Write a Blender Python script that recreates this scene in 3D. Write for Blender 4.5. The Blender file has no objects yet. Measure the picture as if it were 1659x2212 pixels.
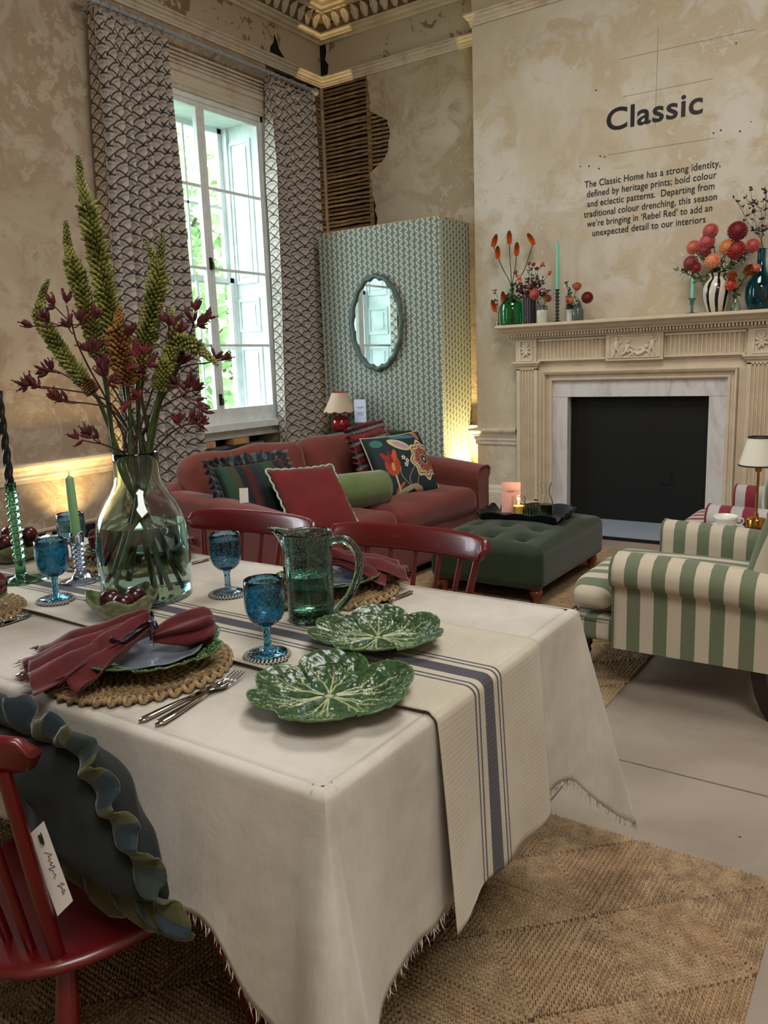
import bpy, bmesh, math, random
import numpy as np
from mathutils import Vector, Matrix, noise as mnoise
random.seed(7)
PI = math.pi
SC = bpy.context.scene
COL = SC.collection

# ---------------------------------------------------------------- camera
def cam_matrix(yaw, pitch, roll):
    cy, sy, cp, sp = math.cos(yaw), math.sin(yaw), math.cos(pitch), math.sin(pitch)
    f = Vector((sy*cp, cy*cp, -sp)); r = Vector((cy, -sy, 0)); u = r.cross(f)
    c, s = math.cos(roll), math.sin(roll)
    R = c*r + s*u; U = -s*r + c*u
    return Matrix(((R.x, U.x, -f.x, 0), (R.y, U.y, -f.y, 0), (R.z, U.z, -f.z, 0), (0, 0, 0, 1)))
cd = bpy.data.cameras.new('camera'); cam = bpy.data.objects.new('camera', cd); COL.objects.link(cam)
cam.matrix_world = Matrix.Translation((0, 0, 1.38)) @ cam_matrix(-0.60063, 0.18345, -0.0357)
cd.sensor_fit = 'HORIZONTAL'; cd.sensor_width = 36.0; cd.lens = 36.0*1716.23/1659.0
cd.clip_start = 0.02; cd.clip_end = 200
SC.camera = cam

# ---------------------------------------------------------------- world, light, exposure
W = bpy.data.worlds.new('sky'); SC.world = W; W.use_nodes = True
bg = W.node_tree.nodes['Background']; bg.inputs[0].default_value = (0.84, 0.92, 1.0, 1); bg.inputs[1].default_value = 7.0
SC.view_settings.view_transform = 'Standard'; SC.view_settings.look = 'None'
SC.view_settings.exposure = 0.76; SC.view_settings.gamma = 1.0; SC.view_settings.use_curve_mapping = False
SC.cycles.use_denoising = True; SC.cycles.use_adaptive_sampling = True; SC.cycles.adaptive_threshold = 0.015
try: SC.cycles.denoiser = 'OPENIMAGEDENOISE'
except Exception: pass
SC.cycles.max_bounces = 12; SC.cycles.diffuse_bounces = 5; SC.cycles.glossy_bounces = 4
SC.cycles.transmission_bounces = 12; SC.cycles.transparent_max_bounces = 12
SC.cycles.sample_clamp_indirect = 6.0; SC.cycles.caustics_reflective = False; SC.cycles.caustics_refractive = True

def area(name, loc, size, rot, energy=0, col=(1, 1, 1), portal=False):
    l = bpy.data.lights.new(name, 'AREA'); l.shape = 'RECTANGLE'; l.size, l.size_y = size
    l.energy = energy; l.color = col
    o = bpy.data.objects.new(name, l); COL.objects.link(o); o.location = loc; o.rotation_euler = rot
    if portal: l.cycles.is_portal = True
    return o
def spot(name, loc, rot, energy, col, angle, blend=0.6, rad=0.03):
    l = bpy.data.lights.new(name, 'SPOT'); l.energy = energy; l.color = col; l.spot_size = math.radians(angle)
    l.spot_blend = blend; l.shadow_soft_size = rad
    o = bpy.data.objects.new(name, l); COL.objects.link(o); o.location = loc; o.rotation_euler = rot
    return o
# portals: the openings daylight comes through
area('daylight_portal', (-5.62, 5.16, 2.3), (1.5, 2.75), (PI/2, 0, -PI/2), portal=True)
area('daylight_portal', (-5.62, 1.2, 2.3), (1.5, 2.75), (PI/2, 0, -PI/2), portal=True)
# unseen area lights added under the ceiling as fill; warm uplighters by the walls
area('ceiling_fill', (-1.2, 3.4, 4.9), (1.6, 1.6), (0, 0, 0), 75, (1, .98, .94))
area('ceiling_fill', (1.4, -.6, 4.9), (2.0, 2.0), (0, 0, 0), 125, (1, .97, .92))
spot('uplight', (-5.08, 3.46, .16), (PI-.10, .12, 0), 45, (1, .70, .28), 110, .9)
spot('uplight', (-3.50, 6.62, .14), (PI, 0, 0), 170, (1, .72, .28), 90, .8)
spot('uplight', (-5.13, 6.58, .10), (PI, 0, 0), 260, (1, .70, .30), 36, .15)
# ---------------------------------------------------------------- colour and node helpers
def lin(c):
    if isinstance(c, str):
        c = tuple(int(c[i:i+2], 16)/255 for i in (0, 2, 4))
    return tuple((x/12.92 if x <= 0.04045 else ((x+0.055)/1.055)**2.4) for x in c[:3]) + (1.0,)
class X:
    """a socket with arithmetic"""
    def __init__(s, T, k): s.T, s.k = T, k
    def _m(s, op, *a, clamp=False):
        n = s.T.nodes.new('ShaderNodeMath'); n.operation = op; n.use_clamp = clamp
        for i, v in enumerate((s,)+a):
            if isinstance(v, X): s.T.links.new(v.k, n.inputs[i])
            else: n.inputs[i].default_value = float(v)
        return X(s.T, n.outputs[0])
    def __add__(s, o): return s._m('ADD', o)
    __radd__ = __add__
    def __sub__(s, o): return s._m('SUBTRACT', o)
    def __rsub__(s, o): return (s*-1)+o
    def __mul__(s, o): return s._m('MULTIPLY', o)
    __rmul__ = __mul__
    def __truediv__(s, o): return s._m('DIVIDE', o)
    def sin(s): return s._m('SINE')
    def cos(s): return s._m('COSINE')
    def floor(s): return s._m('FLOOR')
    def ceil(s): return s._m('CEIL')
    def frac(s): return s._m('FRACT')
    def abs(s): return s._m('ABSOLUTE')
    def sqrt(s): return s._m('SQRT')
    def mod(s, o): return s._m('FLOORED_MODULO', o)
    def lt(s, o): return s._m('LESS_THAN', o)
    def gt(s, o): return s._m('GREATER_THAN', o)
    def mn(s, o): return s._m('MINIMUM', o)
    def mx(s, o): return s._m('MAXIMUM', o)
    def pw(s, o): return s._m('POWER', o)
    def at2(s, o): return s._m('ARCTAN2', o)
    def sm(s, a, b):
        n = s.T.nodes.new('ShaderNodeMapRange'); n.interpolation_type = 'SMOOTHSTEP'
        s.T.links.new(s.k, n.inputs[0]); n.inputs[1].default_value = a; n.inputs[2].default_value = b
        return X(s.T, n.outputs[0])
class B:
    """material builder"""
    def __init__(s, name):
        s.m = bpy.data.materials.new(name); s.m.use_nodes = True; s.T = s.m.node_tree
        s.P = s.T.nodes['Principled BSDF']; s._tc = None
    def tc(s, which='Object'):
        if s._tc is None: s._tc = s.T.nodes.new('ShaderNodeTexCoord')
        return X(s.T, s._tc.outputs[which])
    def xyz(s, v=None):
        n = s.T.nodes.new('ShaderNodeSeparateXYZ'); s.T.links.new((v or s.tc()).k, n.inputs[0])
        return [X(s.T, o) for o in n.outputs]
    def vec(s, x, y, z=0.0):
        n = s.T.nodes.new('ShaderNodeCombineXYZ')
        for i, v in enumerate((x, y, z)):
            if isinstance(v, X): s.T.links.new(v.k, n.inputs[i])
            else: n.inputs[i].default_value = v
        return X(s.T, n.outputs[0])
    def scale(s, v, f):
        n = s.T.nodes.new('ShaderNodeVectorMath'); n.operation = 'MULTIPLY'; s.T.links.new(v.k, n.inputs[0]); n.inputs[1].default_value = f
        return X(s.T, n.outputs[0])
    def noise(s, sc, det=4, rough=0.55, v=None, dist=0.0):
        n = s.T.nodes.new('ShaderNodeTexNoise'); s.T.links.new((v or s.tc()).k, n.inputs['Vector'])
        n.inputs['Scale'].default_value = sc; n.inputs['Detail'].default_value = det; n.inputs['Roughness'].default_value = rough
        n.inputs['Distortion'].default_value = dist
        return X(s.T, n.outputs[0])
    def voro(s, sc, v=None, feat='F1', out='Distance', rnd=1.0):
        n = s.T.nodes.new('ShaderNodeTexVoronoi'); n.feature = feat; s.T.links.new((v or s.tc()).k, n.inputs['Vector'])
        n.inputs['Scale'].default_value = sc; n.inputs['Randomness'].default_value = rnd
        return X(s.T, n.outputs[out])
    def attr(s, name):
        n = s.T.nodes.new('ShaderNodeAttribute'); n.attribute_name = name
        return X(s.T, n.outputs['Fac'])
    def col(s, c):
        n = s.T.nodes.new('ShaderNodeRGB'); n.outputs[0].default_value = lin(c); return X(s.T, n.outputs[0])
    def mix(s, f, a, b):
        n = s.T.nodes.new('ShaderNodeMix'); n.data_type = 'RGBA'
        for i, v in ((0, f), (6, a), (7, b)):
            if isinstance(v, X): s.T.links.new(v.k, n.inputs[i])
            elif i == 0: n.inputs[0].default_value = v
            else: n.inputs[i].default_value = lin(v)
        return X(s.T, n.outputs[2])
    def out(s, color=None, rough=0.6, metal=0.0, bump=None, bstr=0.3, bdist=0.01, trans=0, ior=1.45, spec=None, coat=0, sheen=0, alpha=None, emit=None, estr=0, sss=0):
        P = s.P
        def put(k, v):
            if v is None: return
            if isinstance(v, X): s.T.links.new(v.k, P.inputs[k])
            elif k in ('Base Color', 'Emission Color'): P.inputs[k].default_value = lin(v)
            else: P.inputs[k].default_value = v
        put('Base Color', color); put('Roughness', rough); put('Metallic', metal); put('Transmission Weight', trans); put('IOR', ior)
        put('Specular IOR Level', spec); put('Coat Weight', coat); put('Sheen Weight', sheen); put('Alpha', alpha)
        if sheen: P.inputs['Sheen Roughness'].default_value = 0.4
        if sss: P.inputs['Subsurface Weight'].default_value = sss; P.inputs['Subsurface Radius'].default_value = (.02, .01, .006); P.inputs['Subsurface Scale'].default_value = .5
        if emit is not None: put('Emission Color', emit); P.inputs['Emission Strength'].default_value = estr
        if bump is not None:
            n = s.T.nodes.new('ShaderNodeBump'); n.inputs['Strength'].default_value = bstr; n.inputs['Distance'].default_value = bdist
            s.T.links.new(bump.k, n.inputs['Height']); s.T.links.new(n.outputs[0], P.inputs['Normal'])
        return s.m
def plain(name, c, rough=0.6, var=0.08, sc=12, bstr=0.15, **k):
    b = B(name); n = b.noise(sc, 5)
    c1 = lin(c); 
    m = b.mix(n.sm(.3, .7), tuple(min(1, x*(1-var)) for x in hexf(c)), tuple(min(1, x*(1+var)) for x in hexf(c)))
    return b.out(m, rough, bump=b.noise(sc*6, 4), bstr=bstr, bdist=.003, **k)
def hexf(c): return tuple(int(c[i:i+2], 16)/255 for i in (0, 2, 4)) if isinstance(c, str) else c
def glass(name, c, rough=0.02, ior=1.45, seeds=0.0):
    b = B(name)
    kw = {}
    if seeds: kw = dict(bump=b.voro(160).sm(.0, .35) + b.noise(25, 3)*1.2, bstr=seeds, bdist=.004)
    return b.out(c, rough, trans=1.0, ior=ior, **kw)

# ---------------------------------------------------------------- mesh helpers
class MB:
    def __init__(s): s.v = []; s.f = []
    def add(s, v, f, M=None):
        o = len(s.v)
        if M is not None: v = [tuple(M @ Vector(p)) for p in v]
        s.v += [tuple(map(float, p)) for p in v]; s.f += [tuple(i+o for i in q) for q in f]; return s
    def box(s, x0, y0, z0, x1, y1, z1, M=None):
        v = [(x0,y0,z0),(x1,y0,z0),(x1,y1,z0),(x0,y1,z0),(x0,y0,z1),(x1,y0,z1),(x1,y1,z1),(x0,y1,z1)]
        return s.add(v, [(3,2,1,0),(4,5,6,7),(0,1,5,4),(1,2,6,5),(2,3,7,6),(3,0,4,7)], M)
    def grid(s, P, closeu=False, closev=False, flip=False, M=None):
        P = np.asarray(P); n, m = P.shape[:2]; f = []
        for i in range(n if closeu else n-1):
            for j in range(m if closev else m-1):
                q = (i*m+j, ((i+1) % n)*m+j, ((i+1) % n)*m+(j+1) % m, i*m+(j+1) % m)
                f.append(q[::-1] if flip else q)
        return s.add(P.reshape(-1, 3).tolist(), f, M)
    def tube(s, pts, r, n=10, cap=True, closed=False, M=None, squash=None):
        pts = [Vector(p) for p in pts]; k = len(pts)
        rr = r if hasattr(r, '__len__') else [r]*k
        T = []
        for i in range(k):
            a = pts[(i-1) % k] if (i or closed) else pts[0]; b = pts[(i+1) % k] if (i < k-1 or closed) else pts[-1]
            d = (b-a); T.append(d.normalized() if d.length > 1e-9 else Vector((0, 0, 1)))
        ref = Vector((0, 0, 1)) if abs(T[0].z) < .9 else Vector((1, 0, 0))
        u = T[0].cross(ref).normalized(); rings = []
        for i in range(k):
            u = (u - T[i]*u.dot(T[i])); u = u.normalized() if u.length > 1e-6 else T[i].orthogonal().normalized(); w = T[i].cross(u)
            sq = squash or (1, 1)
            rings.append([pts[i] + (u*math.cos(2*PI*j/n)*sq[0] + w*math.sin(2*PI*j/n)*sq[1])*rr[i] for j in range(n)])
        o = len(s.v)
        s.grid([[tuple(p) for p in q] for q in rings], closeu=closed, closev=True, flip=True, M=M)
        if cap and not closed:
            s.f.append(tuple(o+j for j in range(n))); s.f.append(tuple(o+(k-1)*n+j for j in reversed(range(n))))
        return s
    def lathe(s, prof, n=40, M=None, c=(0, 0, 0), seg=None):
        P = [[(c[0]+r*math.cos(2*PI*j/n), c[1]+r*math.sin(2*PI*j/n), c[2]+z) for j in range(n)] for r, z in prof]
        return s.grid(P, closev=True, flip=True, M=M)
    def rbox(s, sx, sy, sz, r, k=3, m=1, fn=None, M=None):
        """rounded box centred at the origin; fn(points array) deforms it"""
        H = np.array([sx, sy, sz])/2.; r = min(r, min(H)*.999)
        def ax(h):
            t = [-h + r*(1-math.cos(a))*0 + r*i/k for i, a in enumerate([0]*k)]
            inner = list(np.linspace(-(h-r), h-r, m+1)); return np.array(t+inner+[-x for x in reversed(t)])
        A = [ax(h) for h in H]
        for a in range(3):
            b, c = (a+1) % 3, (a+2) % 3
            for sg in (-1, 1):
                U, V = np.meshgrid(A[b], A[c], indexing='ij'); P = np.zeros(U.shape+(3,)); P[..., a] = sg*H[a]; P[..., b] = U; P[..., c] = V
                I = np.clip(P, -(H-r), H-r); D = P-I
                # even angular spacing in the rounded rim
                D = np.tan(np.clip(D/r, -1, 1)*PI/4)*r
                D[..., a] = sg*r
                D = D/np.maximum(np.linalg.norm(D, axis=-1, keepdims=True), 1e-9)*r
                Q = I+D
                if fn is not None: Q = fn(Q.reshape(-1, 3)).reshape(Q.shape)
                s.grid(Q, flip=(sg < 0), M=M)
        s.weld = True
        return s
    def prism(s, poly, z0, z1, M=None):
        n = len(poly); v = [(x, y, z0) for x, y in poly]+[(x, y, z1) for x, y in poly]
        f = [tuple(reversed(range(n))), tuple(range(n, 2*n))]+[(i, (i+1) % n, n+(i+1) % n, n+i) for i in range(n)]
        return s.add(v, f, M)
    def ball(s, c, r, n=12, m=8, M=None):
        rx, ry, rz = r if hasattr(r, '__len__') else (r, r, r)
        P = [[(c[0]+rx*math.sin(PI*i/m)*math.cos(2*PI*j/n), c[1]+ry*math.sin(PI*i/m)*math.sin(2*PI*j/n), c[2]-rz*math.cos(PI*i/m)) for j in range(n)] for i in range(m+1)]
        s.weld = True
        return s.grid(P, closev=True, flip=True, M=M)
    weld = False
    def mesh(s, name, mat=None, smooth=True, sharp=40, weld=None):
        me = bpy.data.meshes.new(name); me.from_pydata(s.v, [], s.f)
        if weld or (weld is None and s.weld):
            bm = bmesh.new(); bm.from_mesh(me); bmesh.ops.remove_doubles(bm, verts=bm.verts, dist=1e-5); bm.to_mesh(me); bm.free()
        if mat: me.materials.append(mat)
        if smooth:
            me.polygons.foreach_set('use_smooth', [True]*len(me.polygons))
            if sharp: 
                try: me.set_sharp_from_angle(angle=math.radians(sharp))
                except Exception: pass
        me.update(); return me
    def obj(s, name, mat=None, parent=None, smooth=True, sharp=40, **k):
        return mk(name, s.mesh(name, mat, smooth, sharp, k.pop('weld', None)), parent, **k)
def mk(name, me, parent=None, loc=None, rot=None, kind=None, label=None, scale=None):
    o = bpy.data.objects.new(name, me); COL.objects.link(o)
    if parent: o.parent = parent
    if loc is not None: o.location = loc
    if rot is not None: o.rotation_euler = rot
    if scale is not None: o.scale = scale
    if kind: o['kind'] = kind
    if label: o['label'] = label
    return o
def thing(name, label, cat, loc=(0, 0, 0), rz=0, group=None, rot=None):
    o = bpy.data.objects.new(name, None); COL.objects.link(o); o.location = loc; o.rotation_euler = rot or (0, 0, rz)
    o.empty_display_size = .05
    return tag(o, label, cat, group)
def tag(o, label, cat, group=None, kind=None):
    o['label'] = label; o['category'] = cat
    if group: o['group'] = group
    if kind: o['kind'] = kind
    return o
def structure(o, label=None):
    o['kind'] = 'structure'
    if label: o['label'] = label
    return o
def copy_tree(o, parent=None):
    c = o.copy(); COL.objects.link(c); c.parent = parent
    for ch in list(o.children): copy_tree(ch, c)
    return c
def bez(p0, p1, p2, p3, n=12):
    p0, p1, p2, p3 = map(Vector, (p0, p1, p2, p3))
    return [p0*(1-t)**3+p1*3*t*(1-t)**2+p2*3*t*t*(1-t)+p3*t**3 for t in [i/n for i in range(n+1)]]
def spline(pts, n=6):
    P = [Vector(p) for p in pts]; P = [P[0]*2-P[1]]+P+[P[-1]*2-P[-2]]; out = []
    for i in range(1, len(P)-2):
        a, b, c, d = P[i-1:i+3]
        for k in range(n):
            t = k/n; out.append(.5*((2*b)+(c-a)*t+(2*a-5*b+4*c-d)*t*t+(3*b-a-3*c+d)*t**3))
    out.append(P[-2]); return out
def RZ(a): return Matrix.Rotation(a, 4, 'Z')
def TR(x, y, z): return Matrix.Translation((x, y, z))
def fbm(x, y, z=0.): return mnoise.fractal(Vector((x, y, z)), 1.0, 2.0, 4)
def uvgrid(me, n, m, su=1., sv=1.):
    """uv for a single MB.grid of n x m points, metres"""
    uv = me.uv_layers.new(name='UVMap')
    for l in me.loops:
        i, j = divmod(l.vertex_index, m); uv.data[l.index].uv = (su*i/(n-1), sv*j/(m-1))
# ---------------------------------------------------------------- room materials
XL, YW, YB, ZC = -5.275, 6.86, 6.5, 4.84
def plaster(name, base, pale, dark, off):
    b = B(name); v = b.tc(); o = b.scale(v, (1, 1, 1))
    n1 = b.noise(1.1+off*.1, 7, .62, dist=.6); n2 = b.noise(3.2, 8, .7, dist=.9); n3 = b.noise(11+off, 8, .7)
    n4 = b.noise(.7, 6, .6, dist=1.5)
    c = b.mix(n1.sm(.38, .62), base, pale)
    c = b.mix((n2*n4*2.1).sm(.44, .62), c, dark)
    c = b.mix((n2*.7+n3*.3).sm(.55, .60)*.6, c, pale)
    c = b.mix((n4*.6+n3*.4).sm(.57, .60)*.55, c, (.76, .72, .65))
    c = b.mix(n3.sm(.60, .72)*.35, c, (.42, .33, .23))
    c = b.mix((b.voro(9, feat='F1')).lt(.035)*n3.gt(.5)*.85, c, (.16, .10, .07))
    h = (n2*.7+n3*.3).sm(.56, .585)*.6 + (n2*n4*2.1).sm(.44, .62)*-.6 + n3*.8 + b.noise(60, 4)*.25
    return b.out(c, .82, bump=h, bstr=.5, bdist=.008)
m_pl_left = plaster('plaster_left', (.66, .605, .53), (.72, .675, .61), (.62, .545, .465), 0)
m_pl_back = plaster('plaster_back', (.68, .63, .55), (.74, .70, .63), (.64, .575, .48), 2)
m_pl_breast = plaster('plaster_breast', (.75, .70, .62), (.79, .76, .71), (.73, .665, .56), 3)
b = B('white_paint_old'); n = b.noise(5, 7, .7, dist=.5)
m_paint = b.out(b.mix(n.sm(.45, .7), (.80, .76, .70), (.70, .63, .54)), .55, bump=b.noise(30, 6), bstr=.2, bdist=.003)
b = B('frieze_paint'); n = b.noise(2.2, 7, .65, dist=1.2)
m_frieze = b.out(b.mix((n*.75+b.noise(16, 5)*.25).sm(.56, .59), (.72, .68, .61), (.52, .44, .35)), .7, bump=n, bstr=.3, bdist=.01)
m_white = plain('white_window_paint', (.86, .88, .88), .45, .03)
m_shut = plain('shutter_paint', (.80, .84, .84), .5, .05, 6)
b = B('bare_beige_floor'); v = b.tc(); x, y, z = b.xyz(); n = b.noise(1.6, 7, .6, dist=.4); n2 = b.noise(14, 7, .7)
c = b.mix(n.sm(.35, .65), (.50, .45, .40), (.57, .52, .465)); c = b.mix(n2.sm(.55, .75)*.4, c, (.55, .46, .38))
c = b.mix(b.voro(5.5).lt(.03), c, (.22, .19, .16)); c = b.mix((b.voro(3.3).lt(.035))*n2.gt(.5), c, (.9, .88, .84))
c = b.mix(b.noise(2.3, 2, v=b.scale(v, (1, .15, 1))).sm(.66, .70)*.4, c, (.80, .66, .45))
m_floor = b.out(c, .62, bump=n2, bstr=.15, bdist=.002)
m_joint = plain('sheet_joint', (.36, .32, .28), .8)
m_black = plain('matt_black', (.014, .014, .015), .75, .1)
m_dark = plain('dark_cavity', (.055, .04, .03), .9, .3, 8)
m_wood_raw = plain('raw_pine', (.72, .55, .36), .7, .1)

def wall_with_holes(name, axis, plane, thick, a0, a1, z0, z1, holes, mat):
    """wall slab facing +axis; holes = [(a0,a1,z0,z1)] with their reveals"""
    mb = MB(); A = sorted({a0, a1}|{h[0] for h in holes}|{h[1] for h in holes}); Z = sorted({z0, z1}|{h[2] for h in holes}|{h[3] for h in holes})
    for i in range(len(A)-1):
        for j in range(len(Z)-1):
            ca, cz = (A[i]+A[i+1])/2, (Z[j]+Z[j+1])/2
            if any(h[0] < ca < h[1] and h[2] < cz < h[3] for h in holes): continue
            if axis == 'x': mb.box(min(plane, plane+thick), A[i], Z[j], max(plane, plane+thick), A[i+1], Z[j+1])
            else: mb.box(A[i], min(plane, plane+thick), Z[j], A[i+1], max(plane, plane+thick), Z[j+1])
    return structure(mb.obj(name, mat, smooth=False))
# floor
fl = structure(MB().box(-6.0, -3.9, -.1, 3.6, 6.9, 0).obj('floor', m_floor, smooth=False))
for k, (x0, y0, x1, y1) in enumerate([(-4.6, 2.55, 2.2, 2.556), (.35, 2.55, .356, 5.9), (-3, 5.55, 2.2, 5.556), (-.9, .1, -.894, 2.55)]):
    MB().box(x0, y0, 0, x1, y1, .0012).obj('sheet_joint', m_joint, fl, smooth=False)
# walls.  window openings: centre 5.16 and one more toward the camera, both on the left wall
WY0, WY1, WZ0, WZ1 = 4.40, 5.94, .90, 3.66
wl = wall_with_holes('wall_left', 'x', XL, -.55, -3.9, YW+.5, 0, 5.3,
     [(WY0, WY1, .0, WZ1), (.45, 2.0, .9, 3.66), (6.03, YW, .78, 4.17)], m_pl_left)
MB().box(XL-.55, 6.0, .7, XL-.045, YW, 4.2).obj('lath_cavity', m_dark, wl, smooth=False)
MB().box(XL-.62, WY0-.1, -.1, XL-.30, WY1+.1, WZ0-.02).obj('radiator_recess', m_black, wl, smooth=False)
wb = wall_with_holes('wall_back', 'y', YW+.028, .5, XL, 3.6, 0, 5.3, [], m_dark)
# plaster skin of the back wall with the broken edge of the lath hole
edge = []; z = .75
rn = random.Random(3)
xs = {0: -4.70, .15: -4.66, .3: -4.70, .42: -4.72, .5: -4.52, .6: -4.47, .7: -4.50, .76: -4.69, .9: -4.71, 1: -4.72}
def hole_x(z):
    t = (z-2.55)/(4.19-2.55); ks = sorted(xs)
    if t <= 0: return -4.66
    for a, c in zip(ks, ks[1:]):
        if a <= t <= c: return xs[a]+(xs[c]-xs[a])*(t-a)/(c-a)
    return -4.72
zz = np.linspace(.78, 4.19, 90)
pts = [(XL-.1, 4.19), (XL-.1, 5.3), (3.6, 5.3), (3.6, 0), (XL-.1, 0), (XL-.1, .78)]+[(hole_x(q)+.018*fbm(q*9, 1)+rn.uniform(-.008, .008), q) for q in zz]
pts = list(reversed(pts))
Mx = Matrix(((1, 0, 0, 0), (0, 0, 1, YW), (0, 1, 0, 0), (0, 0, 0, 1)))
mb = MB(); n0 = len(pts)
pl = MB().prism([(x, z) for x, z in pts], 0, .026, M=Mx)
me = pl.mesh('plaster_skin', m_pl_back, smooth=False); mk('plaster_skin', me, wb)
# chimney breast with the hearth opening
FO = (-2.505, -1.377, 0, 1.056)
wc = wall_with_holes('wall_chimney_breast', 'y', YB, YW-YB+.03, -3.385, .2, 0, 5.3, [FO], m_pl_breast)
# right and front walls (behind the camera)
wr = wall_with_holes('wall_right', 'x', 3.2, .4, -3.9, YW+.4, 0, 5.3, [], m_pl_breast)
wf = wall_with_holes('wall_front', 'y', -3.5, -.4, -6, 3.6, 0, 5.3, [], m_pl_breast)
ce = structure(MB().box(-6, -3.9, 5.0, 3.6, 7.3, 5.2).obj('ceiling', m_frieze, smooth=False))

# ---------------------------------------------------------------- laths
b = B('old_lath_wood'); v = b.tc('Object'); n = b.noise(5, 6, .6, v=b.scale(v, (1, 1, 14)))
r = b.T.nodes.new('ShaderNodeObjectInfo'); rr = X(b.T, r.outputs['Random'])
m_lath = b.out(b.mix(rr, b.mix(n.sm(.35, .65), (.34, .27, .19), (.54, .44, .31)), b.mix(n.sm(.35, .65), (.44, .36, .26), (.68, .57, .42))), .85, bump=n, bstr=.5, bdist=.004)
def lath_mesh(L, seed):
    rn = random.Random(seed); mb = MB(); n = 9; P = []
    for i in range(n):
        t = i/(n-1); w = .0112*(1+.30*fbm(t*4, seed)); dz = .006*fbm(t*2.5, seed+9)+.002*rn.uniform(-1, 1); h = .0038
        P.append([(t*L, -h, dz-w), (t*L, h, dz-w*.9), (t*L, h, dz+w*.9), (t*L, -h, dz+w)])
    mb.grid(P, closev=True); return mb.mesh('lath', m_lath, smooth=False)
LM = [lath_mesh(1, s) for s in range(6)]
z = .80; k = 0
rn = random.Random(11)
while z < 4.165:
    # left wall: runs y 6.03..6.86
    o = mk('lath', LM[k % 6], wl, loc=(XL-.02+rn.uniform(-.004, .004), 6.035, z+rn.uniform(-.004, .004)), rot=(rn.uniform(-.08, .08), rn.uniform(-.010, .010), PI/2), scale=(YW-6.04, 1, 1))
    if z > 2.4:
        hx = hole_x(z)-.0
        o = mk('lath', LM[(k+2) % 6], wb, loc=(XL+.0, YW+.014+rn.uniform(-.003, .003), z+rn.uniform(-.004, .004)), rot=(rn.uniform(-.08, .08), rn.uniform(-.012, .012), 0), scale=(max(.3, min(hx+.03, -4.70)-XL), 1, 1))
        if hx > -4.66: mk('lath', LM[(k+3) % 6], wb, loc=(-4.70, YW+.02, z+.008), rot=(0, .01, 0), scale=(hx+.05+4.70, 1, 1))
    z += .0392; k += 1
# studs behind the laths
for y in (6.12, 6.45, 6.80): MB().box(XL-.045, y-.03, .8, XL-.028, y+.03, 4.17).obj('timber_stud', m_lath, wl, smooth=False)
MB().box(-4.74, YW+.006, 2.4, -4.70, YW+.02, 4.18).obj('timber_stud', m_lath, wb, smooth=False)

# ---------------------------------------------------------------- mouldings
def run_profile(prof, pts, closed=False):
    """sweep profile [(out,z)] along a polyline of (x,y) with room on the left side (mitred)"""
    n = len(pts); P = []
    for i, (x, y) in enumerate(pts):
        d0 = Vector((x-pts[i-1][0], y-pts[i-1][1])).normalized() if i else None
        d1 = Vector((pts[i+1][0]-x, pts[i+1][1]-y)).normalized() if i < n-1 else None
        d0 = d0 or d1; d1 = d1 or d0
        n0 = Vector((-d0.y, d0.x)); n1 = Vector((-d1.y, d1.x)); m = (n0+n1); m = m/max(.2, m.dot(n0))
        P.append([(x+m.x*o, y+m.y*o, z) for o, z in prof])
    return MB().grid(P)
# walk with the room on the right-hand side reversed: go from breast -> corner -> camera side
path = [(3.6, YB), (-3.385, YB), (-3.385, YW), (XL, YW), (XL, -3.5)]
path_in = [(x, y) for x, y in path]
def rail(name, z, prof, pts=path, mat=None): 
    o = run_profile([(o_, z+dz) for o_, dz in prof], pts).obj(name, mat or m_paint, sharp=25); return structure(o)
picture = [(0, -.075), (.012, -.075), (.016, -.055), (.022, -.05), (.024, -.035), (.040, -.022), (.045, -.005), (.058, 0), (.058, .014), (.03, .02), (0, .022)]
rail('trim_1', 4.205, picture)
chair_prof = [(0, -.13), (.012, -.13), (.014, -.10), (.022, -.09), (.022, -.07), (.034, -.05), (.038, -.035), (.055, -.02), (.062, -.005), (.062, .012), (.0, .016)]
for nm, pts in (('trim_2', [(-2.98, YB), (-3.385, YB), (-3.385, YW), (XL, YW), (XL, 5.98)]), ('trim_3', [(XL, 4.36), (XL, 2.0)]), ('trim_4', [(XL, .45), (XL, -3.5)])): rail(nm, .765, chair_prof, pts)
# baseboards
bp = [(0, .0), (.03, .0), (.03, .20), (.022, .215), (.02, .24), (.008, .26), (0, .265)]
structure(run_profile(bp, [(-2.98, YB), (-3.385, YB), (-3.385, YW), (XL, YW), (XL, 5.98)]).obj('baseboard_back', m_paint, sharp=25))
bl = structure(run_profile([(0, .27), (.012, .27), (.012, .285), (0, .29)], [(XL, 4.36), (XL, -3.5)]).obj('baseboard_left', m_paint, sharp=25))
for i in range(14): MB().box(XL+.0, 4.2-i*.42, .0, XL+.006, 4.2-i*.42+.37, .255).obj('dark_gap', m_dark, bl, smooth=False)
structure(run_profile([(.0015, 4.226), (.0015, 4.53)], [(3.6, YB), (-3.385, YB), (-3.385, YW), (XL, YW), (XL, -3.5)]).obj('trim_6', m_frieze, smooth=False), 'old painted frieze with stained broken patches')
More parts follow.
